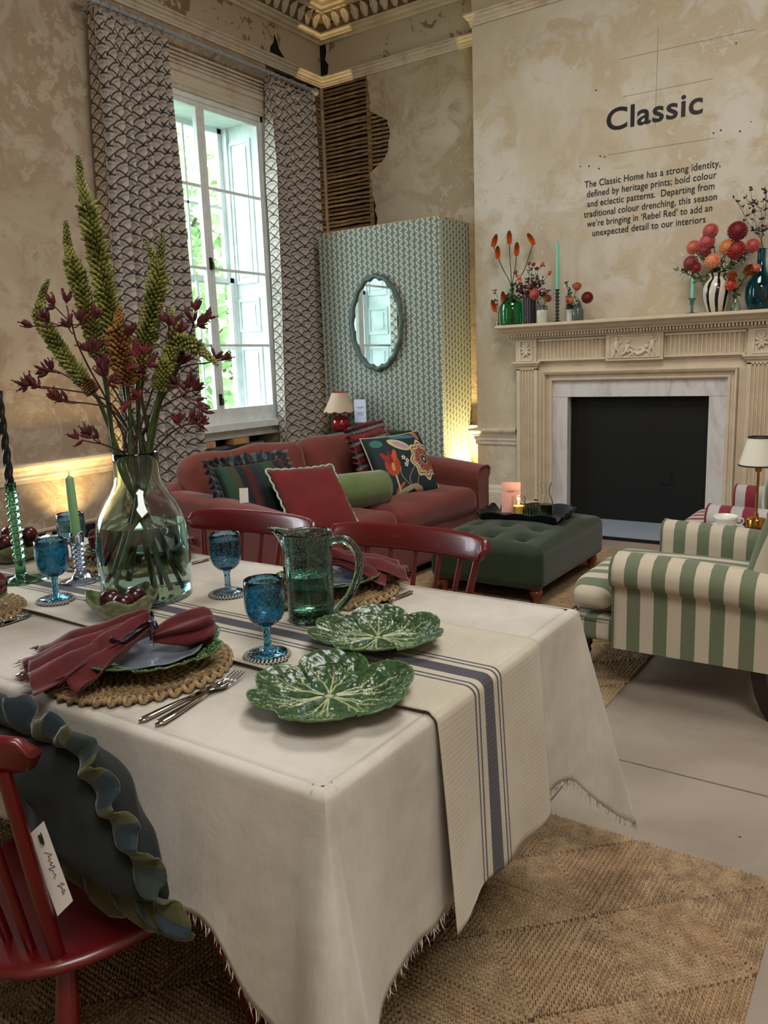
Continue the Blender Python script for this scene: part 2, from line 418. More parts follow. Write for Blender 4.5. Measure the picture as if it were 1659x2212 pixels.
# cornice
m_corn = plain('cornice_plaster', (.80, .76, .68), .6, .05, 8)
m_corn_shade = plain('cornice_recess_shade', (.42, .34, .25), .7, .1, 8)  # darker plaster tone painting the undercut shade behind the leaves
cprof = [(0, 4.52), (.02, 4.52), (.02, 4.545), (.05, 4.555), (.055, 4.575), (.085, 4.585), (.085, 4.60), (.07, 4.605), (.062, 4.62), (.07, 4.66), (.095, 4.70), (.14, 4.735), (.16, 4.74), (.16, 4.765), (.20, 4.77), (.21, 4.80), (.25, 4.81), (.25, 4.85), (.29, 4.86), (.29, 5.0)]
co = structure(run_profile([(o, z) for o, z in cprof], [(3.6, YB), (-3.385, YB), (-3.385, YW), (XL, YW), (XL, -3.5)]).obj('trim_5', m_corn, sharp=25), 'carved plaster cornice with a band of leaves')
run_profile([(.0705, 4.607), (.0715, 4.66), (.0965, 4.70), (.141, 4.7345)], [(3.6, YB), (-3.385, YB), (-3.385, YW), (XL, YW), (XL, -3.5)]).obj('leaf_shade_band', m_corn_shade, co, sharp=0)
# leaf
def leaf_mesh():
    mb = MB(); P = []
    for i in range(9):
        t = i/8; w = .043*math.sin(min(1, .25+t*1.1)*PI*.5)*(1-.25*(t > .85))
        row = []
        for j in range(9):
            u = (j/8-.5)*2; lob = 1+.16*math.cos(t*PI*7)
            x = u*w*lob; h = .014*math.cos(u*PI*2.5)*.6 + .020*(1-abs(u)) + .010*math.sin(t*PI)
            row.append((x, h+.002+t*t*.052 + (.018*(1-abs(u)) if t > .85 else 0), t*.118 - (.01*abs(u) if t > .8 else 0)))
        P.append(row)
    mb.grid(P); return mb.mesh('leaf', m_corn, sharp=60)
lm = leaf_mesh()
for i in range(17): mk('leaf', lm, co, loc=(XL+.17+i*.112, YW-.066, 4.612), rot=(0, 0, PI))
for i in range(20): mk('leaf', lm, co, loc=(XL+.066, YW-.17-i*.112, 4.612), rot=(0, 0, -PI/2))
# the shade between leaves is coloured into the backing band
# coffers of the ceiling near the corner
def coffer(x0, y0, x1, y1, nm='coffer_frame'):
    fr = MB(); w = .035
    for a in ((x0, y0, x1, y0+w), (x0, y1-w, x1, y1), (x0, y0+w, x0+w, y1-w), (x1-w, y0+w, x1, y1-w)): fr.box(a[0], a[1], 4.955, a[2], a[3], 5.0)
    fr.obj(nm, m_corn, ce, smooth=False)
def scroll(cx, cy, R, mb):
    for s in (-1, 1):
        pts = [(cx+s*(R*.55+R*.42*math.exp(-.17*a)*math.cos(a)), cy+R*.42*math.exp(-.17*a)*math.sin(a)*1.0, 4.993) for a in np.linspace(0, 4*PI, 40)]
        mb.tube(pts, .011, 6)
    mb.ball((cx, cy, 4.99), (.03, .03, .015))
for i in range(5):
    x0 = XL+.30; y0 = YW-.30
    if i == 0:
        coffer(x0, y0-.28, x0+.28, y0); m2 = MB(); 
        for k in range(8): a = k*PI/4; m2.ball((x0+.14+.05*math.cos(a), y0-.14+.05*math.sin(a), 4.99), (.03, .014, .012), M=None)
        m2.obj('rosette', m_corn, ce)
    coffer(x0+.31+i*.62, y0-.28, x0+.31+i*.62+.58, y0); coffer(x0, y0-.31-i*.62-.58, x0+.28, y0-.31-i*.62)
    m2 = MB(); scroll(x0+.31+i*.62+.29, y0-.14, .22, m2); m2.obj('scroll_ornament', m_corn, ce)
    m2 = MB(); scroll(0, 0, .22, m2); o = m2.obj('scroll_ornament', m_corn, ce); o.rotation_euler = (0, 0, PI/2); o.location = (x0+.14, y0-.31-i*.62-.29, 0)
for i in range(4):
    for j in range(4): coffer(XL+.66+i*.95, YW-.66-(j+1)*.95+.06, XL+.66+i*.95+.89, YW-.66-j*.95)
# broken plaster in the corner of the frieze
hb = MB(); P = [(-.03, 0), (.055, .02), (.07, .1), (.03, .16), (.05, .22), (.045, .3), (-.03, .31)]
hb.prism([(x, z) for x, z in reversed(P)], 0, .003, M=Matrix(((1, 0, 0, XL+.03), (0, 0, 1, YW-.004), (0, 1, 0, 4.225), (0, 0, 0, 1)))).obj('broken_corner', m_dark, wb, smooth=False)
hb = MB(); P = [(0, 0), (.12, .0), (.20, -.0), (.13, .06), (.11, .12), (.07, .17), (.06, .1), (.01, .05)]
hb.prism(P, 0, .003, M=Matrix(((0, 0, 1, XL+.001), (1, 0, 0, 6.10), (0, 1, 0, 4.26), (0, 0, 0, 1)))).obj('broken_patch', m_dark, wl, smooth=False)
# ---------------------------------------------------------------- window_1
b = B('clear_window_glass')
g = b.T.nodes.new('ShaderNodeBsdfTransparent'); g.inputs[0].default_value = (.97, .99, .98, 1); gl = b.T.nodes.new('ShaderNodeBsdfGlossy'); gl.inputs['Roughness'].default_value = .02
fr = b.T.nodes.new('ShaderNodeFresnel'); fr.inputs[0].default_value = 1.35; mx = b.T.nodes.new('ShaderNodeMixShader')
gm = b.T.nodes.new('ShaderNodeNewGeometry'); ff = X(b.T, fr.outputs[0])*(1-X(b.T, gm.outputs['Backfacing'])); b.T.links.new(ff.k, mx.inputs[0]); b.T.links.new(g.outputs[0], mx.inputs[1]); b.T.links.new(gl.outputs[0], mx.inputs[2])
b.T.links.new(mx.outputs[0], b.T.nodes['Material Output'].inputs[0]); m_pane = b.m
w1 = structure(bpy.data.objects.new('window_1', None)); COL.objects.link(w1); w1['label'] = 'tall white sash window with inner casements and panelled shutters'
def wbox(name, x0, y0, z0, x1, y1, z1, mat=m_white, par=None): return MB().box(x0, y0, z0, x1, y1, z1).obj(name, mat, par or w1, smooth=False)
# architrave on the wall
ap = [(0, 0), (0, .0), (.02, .0), (.025, .02), (.04, .03), (.04, .06), (.028, .07), (.028, .12), (.045, .13), (.05, .16), (0, .165)]
mb = MB(); 
def arch(o, t, y0, y1, z1): return None
P = []
for (yy, zz, sy, sz) in ((WY0, 0, -1, 0), (WY0, WZ1, -1, 1), (WY1, WZ1, 1, 1), (WY1, 0, 1, 0)):
    P.append([(XL+o, yy+sy*t, zz+sz*t) for o, t in ap])
mb.grid(P, flip=True).obj('architrave', m_paint, w1, sharp=25)
# fluted header above
hd = MB(); hd.box(XL, WY0-.16, WZ1+.17, XL+.03, WY1+.16, WZ1+.30)
for i in range(4): hd.box(XL+.03, WY0-.16, WZ1+.18+i*.03, XL+.04+.006*i, WY1+.16, WZ1+.195+i*.03)
hd.obj('header', m_paint, w1, smooth=False)
# inner casements (wall plane)
cx = XL-.03
def casement(y0, y1, nm):
    c = bpy.data.objects.new(nm, None); COL.objects.link(c); c.parent = w1
    f = MB(); st = .045
    f.box(cx-.025, y0, WZ0+.05, cx+.02, y0+st, WZ1-.04).box(cx-.025, y1-st, WZ0+.05, cx+.02, y1, WZ1-.04)
    f.box(cx-.025, y0+st, WZ0+.05, cx+.02, y1-st, WZ0+.05+.085).box(cx-.025, y0+st, WZ1-.09, cx+.02, y1-st, WZ1-.04)
    f.obj('frame', m_white, c, smooth=False)
    for zb in (1.60, 2.26, 2.94): MB().box(cx-.015, y0+st, zb-.011, cx+.012, y1-st, zb+.011).obj('glazing_bar', m_white, c, smooth=False)
    for za, zb in ((.98, 1.6), (1.6, 2.26), (2.26, 2.94), (2.94, 3.6)): MB().box(cx-.004, y0+st, za, cx, y1-st, zb).obj('pane', m_pane, c, smooth=False)
casement(WY0+.03, 5.163, 'casement'); casement(5.167, WY1-.03, 'casement')
wbox('frame_head', cx-.04, WY0, WZ1-.045, cx+.03, WY1, WZ1); wbox('frame_jamb', cx-.04, WY0, WZ0, cx+.03, WY0+.03, WZ1); wbox('frame_jamb', cx-.04, WY1-.03, WZ0, cx+.03, WY1, WZ1)
m_brass_d = plain('aged_latch_metal', (.25, .22, .18), .4, .1, metal=.8)
for zz in (1.12, 2.30): MB().box(cx+.02, 5.15, zz-.05, cx+.034, 5.18, zz+.05).tube([(cx+.03, 5.165, zz+.02), (cx+.06, 5.165, zz), (cx+.06, 5.165, zz-.05)], .006, 6).obj('latch', m_brass_d, w1)
wbox('window_sill', XL-.1, WY0-.06, WZ0-.06, XL+.07, WY1+.06, WZ0+.0, m_white); wbox('apron', XL-.05, WY0, WZ0-.14, XL-.01, WY1, WZ0-.06, m_white)
wbox('frame_rail', cx-.04, WY0+.03, WZ0, cx+.03, WY1-.03, WZ0+.05)
# reveal linings
wbox('reveal_head', XL-.50, WY0, WZ1-.03, XL-.07, WY1, WZ1+.02, m_shut); wbox('reveal_sill', XL-.50, WY0, WZ0-.03, XL-.07, WY1, WZ0+.02, m_shut)
def shutter(y, s):
    c = bpy.data.objects.new('shutter', None); COL.objects.link(c); c.parent = w1
    MB().box(XL-.48, min(y, y-s*.03), WZ0+.02, XL-.08, max(y, y-s*.03), WZ1-.03).obj('board', m_shut, c, smooth=False)
    for (za, zb) in ((1.0, 1.60), (1.74, 2.06), (2.2, 3.5)):
        yy = y-s*.03
        m = MB()
        for (x0, x1, z0, z1, d) in ((XL-.42, XL-.14, za, za+.03, .012), (XL-.42, XL-.14, zb-.03, zb, .012), (XL-.42, XL-.39, za+.03, zb-.03, .012), (XL-.17, XL-.14, za+.03, zb-.03, .012), (XL-.36, XL-.20, za+.06, zb-.06, .008)):
            m.box(x0, min(yy, yy-s*d), z0, x1, max(yy, yy-s*d), z1)
        m.obj('panel', m_shut, c, smooth=False)
shutter(WY1, 1); shutter(WY0, -1)
# outer sashes
ox = XL-.50
def sash(z0, z1, x, nm):
    c = bpy.data.objects.new(nm, None); COL.objects.link(c); c.parent = w1
    y0, y1 = WY0+.06, WY1-.06; f = MB()
    f.box(x-.02, y0, z0, x+.02, y0+.05, z1).box(x-.02, y1-.05, z0, x+.02, y1, z1).box(x-.02, y0, z0, x+.02, y1, z0+.05).box(x-.02, y0, z1-.045, x+.02, y1, z1)
    f.obj('frame', m_white, c, smooth=False)
    for k in (1, 2): yb = y0+(y1-y0)*k/3; MB().box(x-.012, yb-.011, z0, x+.012, yb+.011, z1).obj('glazing_bar', m_white, c, smooth=False)
    for k in (1,): zb = z0+(z1-z0)*k/2; MB().box(x-.012, y0, zb-.011, x+.012, y1, zb+.011).obj('glazing_bar', m_white, c, smooth=False)
    for i in range(3):
        for j in range(2): MB().box(x-.003, y0+(y1-y0)*i/3, z0+(z1-z0)*j/2, x+.001, y0+(y1-y0)*(i+1)/3, z0+(z1-z0)*(j+1)/2).obj('pane', m_pane, c, smooth=False)
sash(WZ0+.02, 2.26, ox+.045, 'lower_sash'); sash(2.20, WZ1-.03, ox, 'upper_sash')
wbox('sash_box', ox-.04, WY0, WZ0, ox+.08, WY0+.06, WZ1, m_white); wbox('sash_box', ox-.04, WY1-.06, WZ0, ox+.08, WY1, WZ1, m_white)
# second window on the same wall, nearer than the picture's left edge (lets light in)
w2 = structure(MB().box(XL-.1, .45, .9, XL-.04, .52, 3.66).box(XL-.1, 1.93, .9, XL-.04, 2.0, 3.66).box(XL-.1, .52, .9, XL-.04, 1.93, .97).box(XL-.1, .52, 3.59, XL-.04, 1.93, 3.66).box(XL-.1, 1.2, .97, XL-.04, 1.25, 3.59).box(XL-.1, .52, 2.25, XL-.04, 1.93, 2.29).obj('window_2', m_white, smooth=False))
# radiator in the recess, timber blocks under the sill
rd = thing('radiator', 'dark steel radiator standing in the black recess under the window', 'radiator', (XL-.16, 5.15, 0))
m_rad = plain('grey_steel', (.22, .24, .26), .4, .05)
MB().box(-.05, -.62, .12, .05, .62, .66).obj('body', m_rad, rd, smooth=False)
MB().box(-.06, -.64, .66, .07, .64, .69).obj('top_grille', plain('pale_steel', (.42, .46, .50), .35, .05), rd, smooth=False)
fn = MB()
for i in range(30): fn.box(.05, -.60+i*.04, .15, .058, -.585+i*.04, .63)
fn.obj('fins', m_rad, rd, smooth=False)
for y0 in (4.85, 5.28): tag(MB().box(XL-.10, y0, .70, XL+.01, y0+.2, .755).obj('timber_block', m_wood_raw, smooth=False), 'raw timber block wedged under the window sill, %s' % ('the nearer to the vase' if y0 < 5 else 'the nearer to the right curtain'), 'block')
# ---------------------------------------------------------------- trees outside
b = B('sunlit_tree_leaves'); n = b.noise(.8, 3)
m_tree = b.out(b.mix(n.sm(.35, .65), (.42, .56, .34), (.62, .73, .52)), .6)
m_bark = plain('bark', (.25, .2, .15), .9)
def tree(loc, R, seed, label):
    t = thing('tree', label, 'tree', loc)
    rn = random.Random(seed); tr = MB(); tr.tube([(0, 0, 0), (.1, 0, 3), (.0, .2, 6)], [.25, .2, .1], 8)
    for k in range(9):
        a = k*2.4; tr.tube([(0, .1, 3+.3*k), (1.6*math.cos(a), 1.6*math.sin(a), 4.3+.4*k)], [.07, .02], 6)
    tr.obj('trunk', m_bark, t)
    fo = MB()
    for k in range(5200):
        u = rn.random(); a = rn.uniform(0, 2*PI); c = rn.uniform(-1, 1); r = R*(.35+.65*rn.random()**.4)*(1+.25*math.sin(a*3+c*4)); q = math.sqrt(1-c*c)
        p = Vector((r*q*math.cos(a), r*q*math.sin(a), 5.0+r*1.35*c)); s = rn.uniform(.10, .2); e = Matrix.Rotation(rn.uniform(0, PI), 3, Vector((rn.uniform(-1, 1), rn.uniform(-1, 1), rn.uniform(-1, 1))).normalized())
        v = [p+e@Vector(q_)*s for q_ in ((-1, 0, 0), (0, -.6, .1), (1.1, 0, 0), (0, .6, .1))]
        fo.add([tuple(x) for x in v], [(0, 1, 2, 3)])
    f = fo.obj('foliage', m_tree, t, smooth=False); f['kind'] = 'stuff'
    return t
tree((-11.5, 9.2, -3.4), 2.9, 1, 'bright green leafy tree filling the left window panes outside')
tree((-15.5, 15.5, -3.0), 3.4, 2, 'pale green tree farther off behind the other garden tree')
tree((-8.6, 4.9, -4.6), 1.5, 3, 'low green tree outside behind the bottom window panes')
MB_g = structure(MB().box(-60, -30, -6.2, -5.9, 50, -6.0).obj('ground_outside', plain('outdoor_lawn', (.45, .5, .38), .9), smooth=False))
# ---------------------------------------------------------------- fireplace
m_fire = plain('cream_painted_stone', (.80, .73, .63), .5, .03, 9)
m_relief = plain('cream_relief', (.82, .76, .68), .55, .03, 9)
b = B('grey_veined_marble'); x, y, z = b.xyz(); n = b.noise(7, 7, .65, v=b.scale(b.tc(), (1, 1, .35)), dist=1.2)
m_marble = b.out(b.mix(n.sm(.45, .75), (.82, .80, .79), (.70, .67, .67)), .3, bump=n, bstr=.05)
fp = thing('fireplace_surround', 'carved cream fireplace surround with fluted frieze and white marble slips', 'fireplace', (-1.941, YB, 0))
def fbox(nm, x0, y0, z0, x1, y1, z1, mat=m_fire, par=None): return MB().box(x0, -y1, z0, x1, -y0, z1).obj(nm, mat, par or fp, smooth=False)
# coordinates local: x from centre, y = distance out of the wall (mirrored), z up
HW = .564
for s in (-1, 1):
    a, c = sorted((s*HW, s*(HW+.13))); fbox('marble_slip', a, 0, 0, c, .055, 1.056, m_marble)
fbox('marble_lintel', -HW-.13, 0, 1.058, HW+.13, .055, 1.19, m_marble)
# architrave (mitred)
ap = [(0, .0), (0, .075), (.012, .085), (.022, .085), (.026, .07), (.05, .07), (.055, .10), (.07, .11), (.075, .0)]
A = HW+.13; P = []
for (xx, zz, sx, sz) in ((-A, 0, -1, 0), (-A, 1.19, -1, 1), (A, 1.19, 1, 1), (A, 0, 1, 0)):
    P.append([(xx+sx*t, -o, zz+sz*t) for t, o in ap])
MB().grid(P).obj('architrave', m_fire, fp, sharp=25)
# flat field
for s in (-1, 1):
    a, c = sorted((s*(A+.075), s*(A+.13))); fbox('field', a, 0, 0, c, .06, 1.345)
fbox('field', -A-.075, 0, 1.265, A+.075, .06, 1.345)
# pilasters with flutes
def pilaster(s):
    x0, x1 = sorted((s*.825, s*1.015)); c = bpy.data.objects.new('pilaster', None); COL.objects.link(c); c.parent = fp
    fbox('plinth', x0-.012, 0, 0, x1+.012, .11, .14, par=c)
    n = 5; mb = MB(); w = (x1-x0); P = []; xs_ = [(x0, .085)]
    fw = w*.72/n; st = x0+w*.14
    for i in range(n):
        a = st+i*fw
        for k in range(7): xs_.append((a+fw*(.12+.76*k/6), .085-.016*math.sin(PI*k/6)))
    xs_.append((x1, .085)); prof = [(x0, 0)]+xs_+[(x1, 0)]
    mb.grid([[(x, -o, zz) for x, o in prof] for zz in (.16, 1.30)])
    mb.obj('fluted_shaft', m_fire, c, sharp=20); fbox('shaft_end', x0, 0, .14, x1, .085, .17, par=c); fbox('shaft_end', x0, 0, 1.29, x1, .085, 1.325, par=c)
    P = []
    for (o, zz) in ((.085, 1.315), (.10, 1.325), (.105, 1.34), (.115, 1.345), (.115, 1.36), (.09, 1.362)):
        P.append([(x0-(o-.085), 0, zz), (x0-(o-.085), -o, zz), (x1+(o-.085), -o, zz), (x1+(o-.085), 0, zz)])
    MB().grid(P, flip=True).obj('capital', m_fire, c, smooth=False)
    # corner block with rosette
    fbox('block', x0, 0, 1.345, x1, .10, 1.55, par=c)
    f = MB(); 
    for (a0, z0, a1, z1) in ((x0+.035, 1.365, x0+.047, 1.54), (x1-.047, 1.365, x1-.035, 1.54), (x0+.047, 1.365, x1-.047, 1.377), (x0+.047, 1.528, x1-.047, 1.54)): f.box(a0, -.108, z0, a1, -.10, z1)
    cx_, cz = (x0+x1)/2, 1.4525
    for k in range(8):
        a = k*PI/4+PI/8; L = .052 if k % 2 else .044
        pts = [(cx_+math.cos(a)*L*t, -.103-.006*math.sin(PI*t), cz+math.sin(a)*L*1.25*t) for t in (.2, .5, .8, 1)]
        f.tube(pts, [.006, .011, .009, .002], 6)
    f.ball((cx_, -.106, cz), (.014, .01, .014)); f.obj('rosette', m_relief, c)
pilaster(-1); pilaster(1)
# frieze with flutes and centre tablet
fbox('frieze_back', -.825, 0, 1.345, .825, .075, 1.55)
for s in (-1, 1):
    x0, x1 = sorted((s*.245, s*.80)); n = 17; fw = (x1-x0)/n; xs_ = [(x0, .075)]
    for i in range(n):
        for k in range(7): xs_.append((x0+fw*(i+.14+.72*k/6), .093-.016*math.sin(PI*k/6)))
    xs_.append((x1, .075)); MB().grid([[(x, -o, zz) for x, o in xs_] for zz in (1.375, 1.525)], flip=False).obj('fluted_panel', m_fire, fp, sharp=20)
    fbox('panel_edge', x0-.012, .07, 1.36, x1+.012, .10, 1.376); fbox('panel_edge', x0-.012, .07, 1.524, x1+.012, .10, 1.54)
fbox('tablet', -.225, .07, 1.345, .225, .11, 1.56)
f = MB()
for (a0, z0, a1, z1) in ((-.205, 1.365, -.195, 1.54), (.195, 1.365, .205, 1.54), (-.195, 1.365, .195, 1.372), (-.195, 1.533, .195, 1.54)): f.box(a0, -.118, z0, a1, -.11, z1)
f.obj('tablet_frame', m_fire, fp, smooth=False)
def figure(cx_, sg, pose):
    """small relief putto in low relief, one continuous body"""
    f = MB(); y = -.114; z0 = 1.378
    def lim(pts, r): f.tube([(cx_+sg*a, y, z0+h) for a, h in pts], r, 8, squash=(1, 1))
    if pose == 0:   # standing, arm up
        lim([(0, .055), (.003, .075), (.0, .10), (.002, .118), (.0, .125)], [.015, .018, .020, .012, .007]); f.ball((cx_+sg*.004, y, z0+.136), (.013, .012, .015))
        lim([(-.006, .058), (-.012, .03), (-.018, .004), (-.026, .002)], [.012, .009, .006, .005]); lim([(.008, .058), (.022, .034), (.018, .006), (.026, .002)], [.012, .009, .006, .005])
        lim([(.012, .112), (.035, .10), (.048, .115)], [.007, .006, .004]); lim([(-.012, .112), (-.03, .12), (-.034, .142)], [.007, .006, .004])
    elif pose == 1: # seated, leaning
        lim([(0, .03), (.0, .05), (.006, .075), (.010, .095)], [.018, .020, .018, .008]); f.ball((cx_+sg*.012, y, z0+.112), (.014, .012, .015))
        lim([(.0, .03), (.035, .045), (.05, .01), (.062, .004)], [.014, .011, .007, .005]); lim([(-.006, .026), (-.03, .018), (-.045, .004)], [.012, .009, .006])
        lim([(.012, .085), (.04, .072), (.07, .05)], [.008, .006, .004]); lim([(-.008, .083), (-.03, .065), (-.024, .035)], [.008, .006, .004])
    else:           # reclining
        lim([(0, .012), (.025, .022), (.05, .042), (.058, .055)], [.014, .016, .017, .008]); f.ball((cx_+sg*.064, y, z0+.07), (.013, .012, .015))
        lim([(.0, .012), (-.03, .03), (-.055, .01), (-.07, .006)], [.013, .010, .007, .004]); lim([(.05, .04), (.075, .03), (.085, .012)], [.007, .006, .004]); lim([(.045, .045), (.02, .06), (.0, .05)], [.007, .006, .004])
    f.obj('relief_figure', m_relief, fp)
figure(-.14, 1, 0); figure(-.055, 1, 1); figure(.035, 1, 2); figure(.145, -1, 0)
# cornice of the mantel: bed mould, dentils, shelf
P = []
for (o, zz) in ((.10, 1.545), (.12, 1.55), (.125, 1.562), (.14, 1.565)): P.append([(-1.03-(o-.1), 0, zz), (-1.03-(o-.1), -o, zz), (1.03+(o-.1), -o, zz), (1.03+(o-.1), 0, zz)])
MB().grid(P, flip=True).obj('bed_mould', m_fire, fp, smooth=False)
d = MB(); n = 86
for i in range(n): x = -1.055+2.11*i/(n-1); d.box(x-.0075, -.158, 1.566, x+.0075, -.13, 1.588)
for s in (-1, 1):
    for i in range(5): yy = -.02-.025*i; a, c = sorted((s*1.05, s*1.066)); d.box(a, yy-.0075, 1.566, c, yy+.0075, 1.588)
d.obj('dentils', m_fire, fp, smooth=False, kind='stuff')
P = []
for (o, zz) in ((.13, 1.588), (.165, 1.59), (.17, 1.60), (.195, 1.612), (.215, 1.63), (.232, 1.64), (.242, 1.641), (.25, 1.648), (.25, 1.665), (.24, 1.67)):
    e = o*.42; P.append([(-1.03-e, 0, zz), (-1.03-e, -o, zz), (1.03+e, -o, zz), (1.03+e, 0, zz)])
sh = MB().grid(P, flip=True); q = sh.v[-4:]; sh.f.append(tuple(len(sh.v)-4+i for i in range(4))); sh.f.append((3, 2, 1, 0)); sh.obj('mantel_shelf', m_fire, fp, smooth=False)
# black board closing the opening and the hearth slab
bd = tag(MB().box(-2.505, YB+.03, 0.0, -1.377, YB+.06, 1.056).obj('fire_board', m_black, smooth=False), 'matt black board closing off the fireplace opening', 'board')
MB().box(-1.74, YB+.024, .35, -1.66, YB+.03, .44).obj('hatch', m_black, bd, smooth=False)
b = B('polished_hearth'); m_hearth = b.out((.55, .58, .63), .45)  # pale bluish base colour carries the window's reflection
ht = tag(MB().box(-2.85, 5.88, 0.001, -1.02, YB+.03, .022).obj('hearth', m_hearth, smooth=False), 'low grey slate hearth slab in front of the black fire board', 'hearth')
MB().box(-2.87, 5.86, 0.001, -1.0, 5.88, .024).obj('edge_strip', m_black, ht, smooth=False)

# ---------------------------------------------------------------- wall lettering
m_ink = plain('black_vinyl', (.06, .05, .055), .5, .02)
def text_mesh(s, size, off=0.0, sx=1.0, shear=0.0):
    cu = bpy.data.curves.new('t', 'FONT'); cu.body = s; cu.size = size; cu.offset = off; cu.extrude = .0006; cu.resolution_u = 5; cu.shear = shear; cu.space_character = 1.04
    o = bpy.data.objects.new('t', cu); COL.objects.link(o); dg = bpy.context.evaluated_depsgraph_get(); dg.update()
    me = bpy.data.meshes.new_from_object(o.evaluated_get(dg)); bpy.data.objects.remove(o)
    if sx != 1.0: me.transform(Matrix.Diagonal((sx, 1, 1, 1)))
    return me
def mxx(me): return max((v.co.x for v in me.vertices), default=0)
def mnx(me): return min((v.co.x for v in me.vertices), default=0)
hd = thing('wall_heading', 'big black word Classic lettered on the plaster above the mantel', 'lettering', (-2.232, YB-.002, 3.105), rot=(PI/2, 0, 0))
s = 'Classic'; full = 0
for i, ch in enumerate(s):
    a = text_mesh(s[:i+1], .235, .004, 1.0); g = text_mesh(ch, .235, .004, 1.0); off = mxx(a)-mxx(g); g.materials.clear(); g.materials.append(m_ink)
    mk('letter', g, hd, loc=(off, 0, 0)); full = max(full, mxx(a))
hd.scale = (.722/full, .95, 1)
para = thing('wall_paragraph', 'six lines of small black text lettered on the plaster under the heading', 'lettering', (-1.887, YB-.002, 2.66), rot=(PI/2, 0, 0))
lines = ['The Classic Home has a strong identity,', 'defined by heritage prints; bold colour', 'and eclectic patterns.  Departing from', 'traditional colour drenching, this season', 'we\u2019re bringing in \u2018Rebel Red\u2019 to add an', 'unexpected detail to our interiors']
# (x0, x1, z) of each line measured on the wall
LZ = [(-2.395, -1.372, 2.712), (-2.375, -1.397, 2.637), (-2.372, -1.408, 2.562), (-2.398, -1.388, 2.485), (-2.372, -1.418, 2.41), (-2.325, -1.462, 2.335)]
for t, (x0, x1, z) in zip(lines, LZ):
    full = text_mesh(t, .075, .0006); w0 = mnx(full); w = mxx(full)-w0; k = (x1-x0)/w; pos = 0
    for word in t.split():
        i = t.index(word, pos); pos = i+len(word)
        pre = text_mesh(t[:pos], .075, .0006); g = text_mesh(word, .075, .0006); off = mxx(pre)-mxx(g)
        g.transform(Matrix.Diagonal((k, .95, 1, 1))); g.materials.clear(); g.materials.append(m_ink)
        mk('word', g, para, loc=(x0-(-1.887)+(off-w0)*k, z-2.66, 0))
# pencil lines and plugs left on the wall
m_pencil = plain('pencil_line', (.42, .36, .28), .9)
for (x0, z0, x1, z1) in ((-2.13, 3.60, -1.18, 3.58), (-2.21, 2.93, -1.42, 2.915), (-1.845, 3.75, -1.85, 3.07), (-2.1, 3.33, -1.45, 3.32)):
    L = math.hypot(x1-x0, z1-z0); MB().box(0, -.001, -.001, L, .0, .001).obj('pencil_mark', m_pencil, wc, smooth=False, loc=(x0, YB-.0003, z0), rot=(0, -math.atan2(z1-z0, x1-x0), 0))
rn = random.Random(5)
for (x, z) in ((-2.27, 2.93), (-2.235, 2.92), (-2.28, 2.84), (-1.38, 2.96), (-1.43, 2.95), (-1.25, 2.93), (-1.18, 2.98), (-2.43, 2.88), (-2.36, 2.87), (-1.30, 3.52), (-2.31, 3.42), (-3.13, 1.72)):
    MB().tube([(0, 0, 0), (0, -.0015, 0)], .004+.003*rn.random(), 8).obj('wall_plug', m_ink, wc, loc=(x, YB, z))
# ---------------------------------------------------------------- wallpapered partition, mirror, cabinet
def wallpaper(ax):
    b = B('squiggle_wallpaper_'+ax); x, y, z = b.xyz(); u = x if ax == 'x' else y
    n = b.noise(9, 2); P_ = .058
    # meandering ribbons: every column a wave with its own phase
    col_ = (u/P_).floor(); ph = col_*2.4
    w1_ = (z*112.+ph).sin(); w2_ = (z*37.+ph*3.1).sin()
    fu = (u/P_)-col_-.5
    cx_ = w1_*.25+w2_*.05
    # ribbon with back-curl: distance in u to the centre line, widened where the wave turns
    d = (fu-cx_).abs(); slope = (z*112.+ph).cos().abs()
    line = d.lt(slope*.17+.065)
    hooks = ((z*112.+ph).cos()*1.0).abs()
    d2 = ((fu+w1_*.12).abs()).lt(.07)*(slope.lt(.38))
    c = b.mix(line.mx(d2), (.42, .455, .43), (.73, .76, .70))
    return b.out(c, .75, bump=n, bstr=.05)
m_wpx, m_wpy = wallpaper('x'), wallpaper('y')
BX0, BX1, BY, BZ = -4.97, -3.63, 6.304, 2.632
bp_ = thing('wallpapered_partition', 'tall boxed partition papered in grey green squiggle wallpaper', 'partition', (0, 0, 0))
MB().box(BX0, BY, 0, BX1, BY+.03, BZ).obj('front_panel', m_wpx, bp_, smooth=False)
MB().box(BX1-.03, BY+.031, 0, BX1+.0005, YW-.003, BZ).obj('side_panel', m_wpy, bp_, smooth=False)
MB().box(BX0, BY+.031, 0, BX0+.03, YW-.003, BZ).obj('side_panel', m_wpy, bp_, smooth=False)
MB().box(BX0, BY, BZ, BX1+.0005, YW-.003, BZ+.006).obj('top_panel', m_wood_raw, bp_, smooth=False)
# scalloped oval mirror
m_mir_fr = plain('sage_painted_wood', (.30, .37, .34), .4, .05); b = B('mirror_glass'); m_mirror = b.out((.92, .94, .94), .02, metal=1.0)
mi = thing('scalloped_mirror', 'oval mirror in a scalloped sage green frame on the squiggle wallpaper', 'mirror', (-4.315, BY-.002, 1.765), rot=(PI/2, 0, 0))
a_, b_ = .275, .415; N = 168
def scal(t, k): 
    s_ = abs(math.cos(8*t)); r = 1+.045*(s_-.5); return (a_*r*k*math.cos(t), b_*r*k*math.sin(t))
P = []
for i in range(N):
    t = 2*PI*i/N; ring = []
    for j in range(10):
        q = 2*PI*j/10; x, y = scal(t, 1); d = Vector((math.cos(t), math.sin(t))); ring.append((x*(1-.0)+d.x*.026*math.cos(q), y+d.y*.026*math.cos(q), .022+.02*math.sin(q)))
    P.append(ring)
MB().grid(P, closeu=True, closev=True).obj('frame', m_mir_fr, mi, sharp=60)
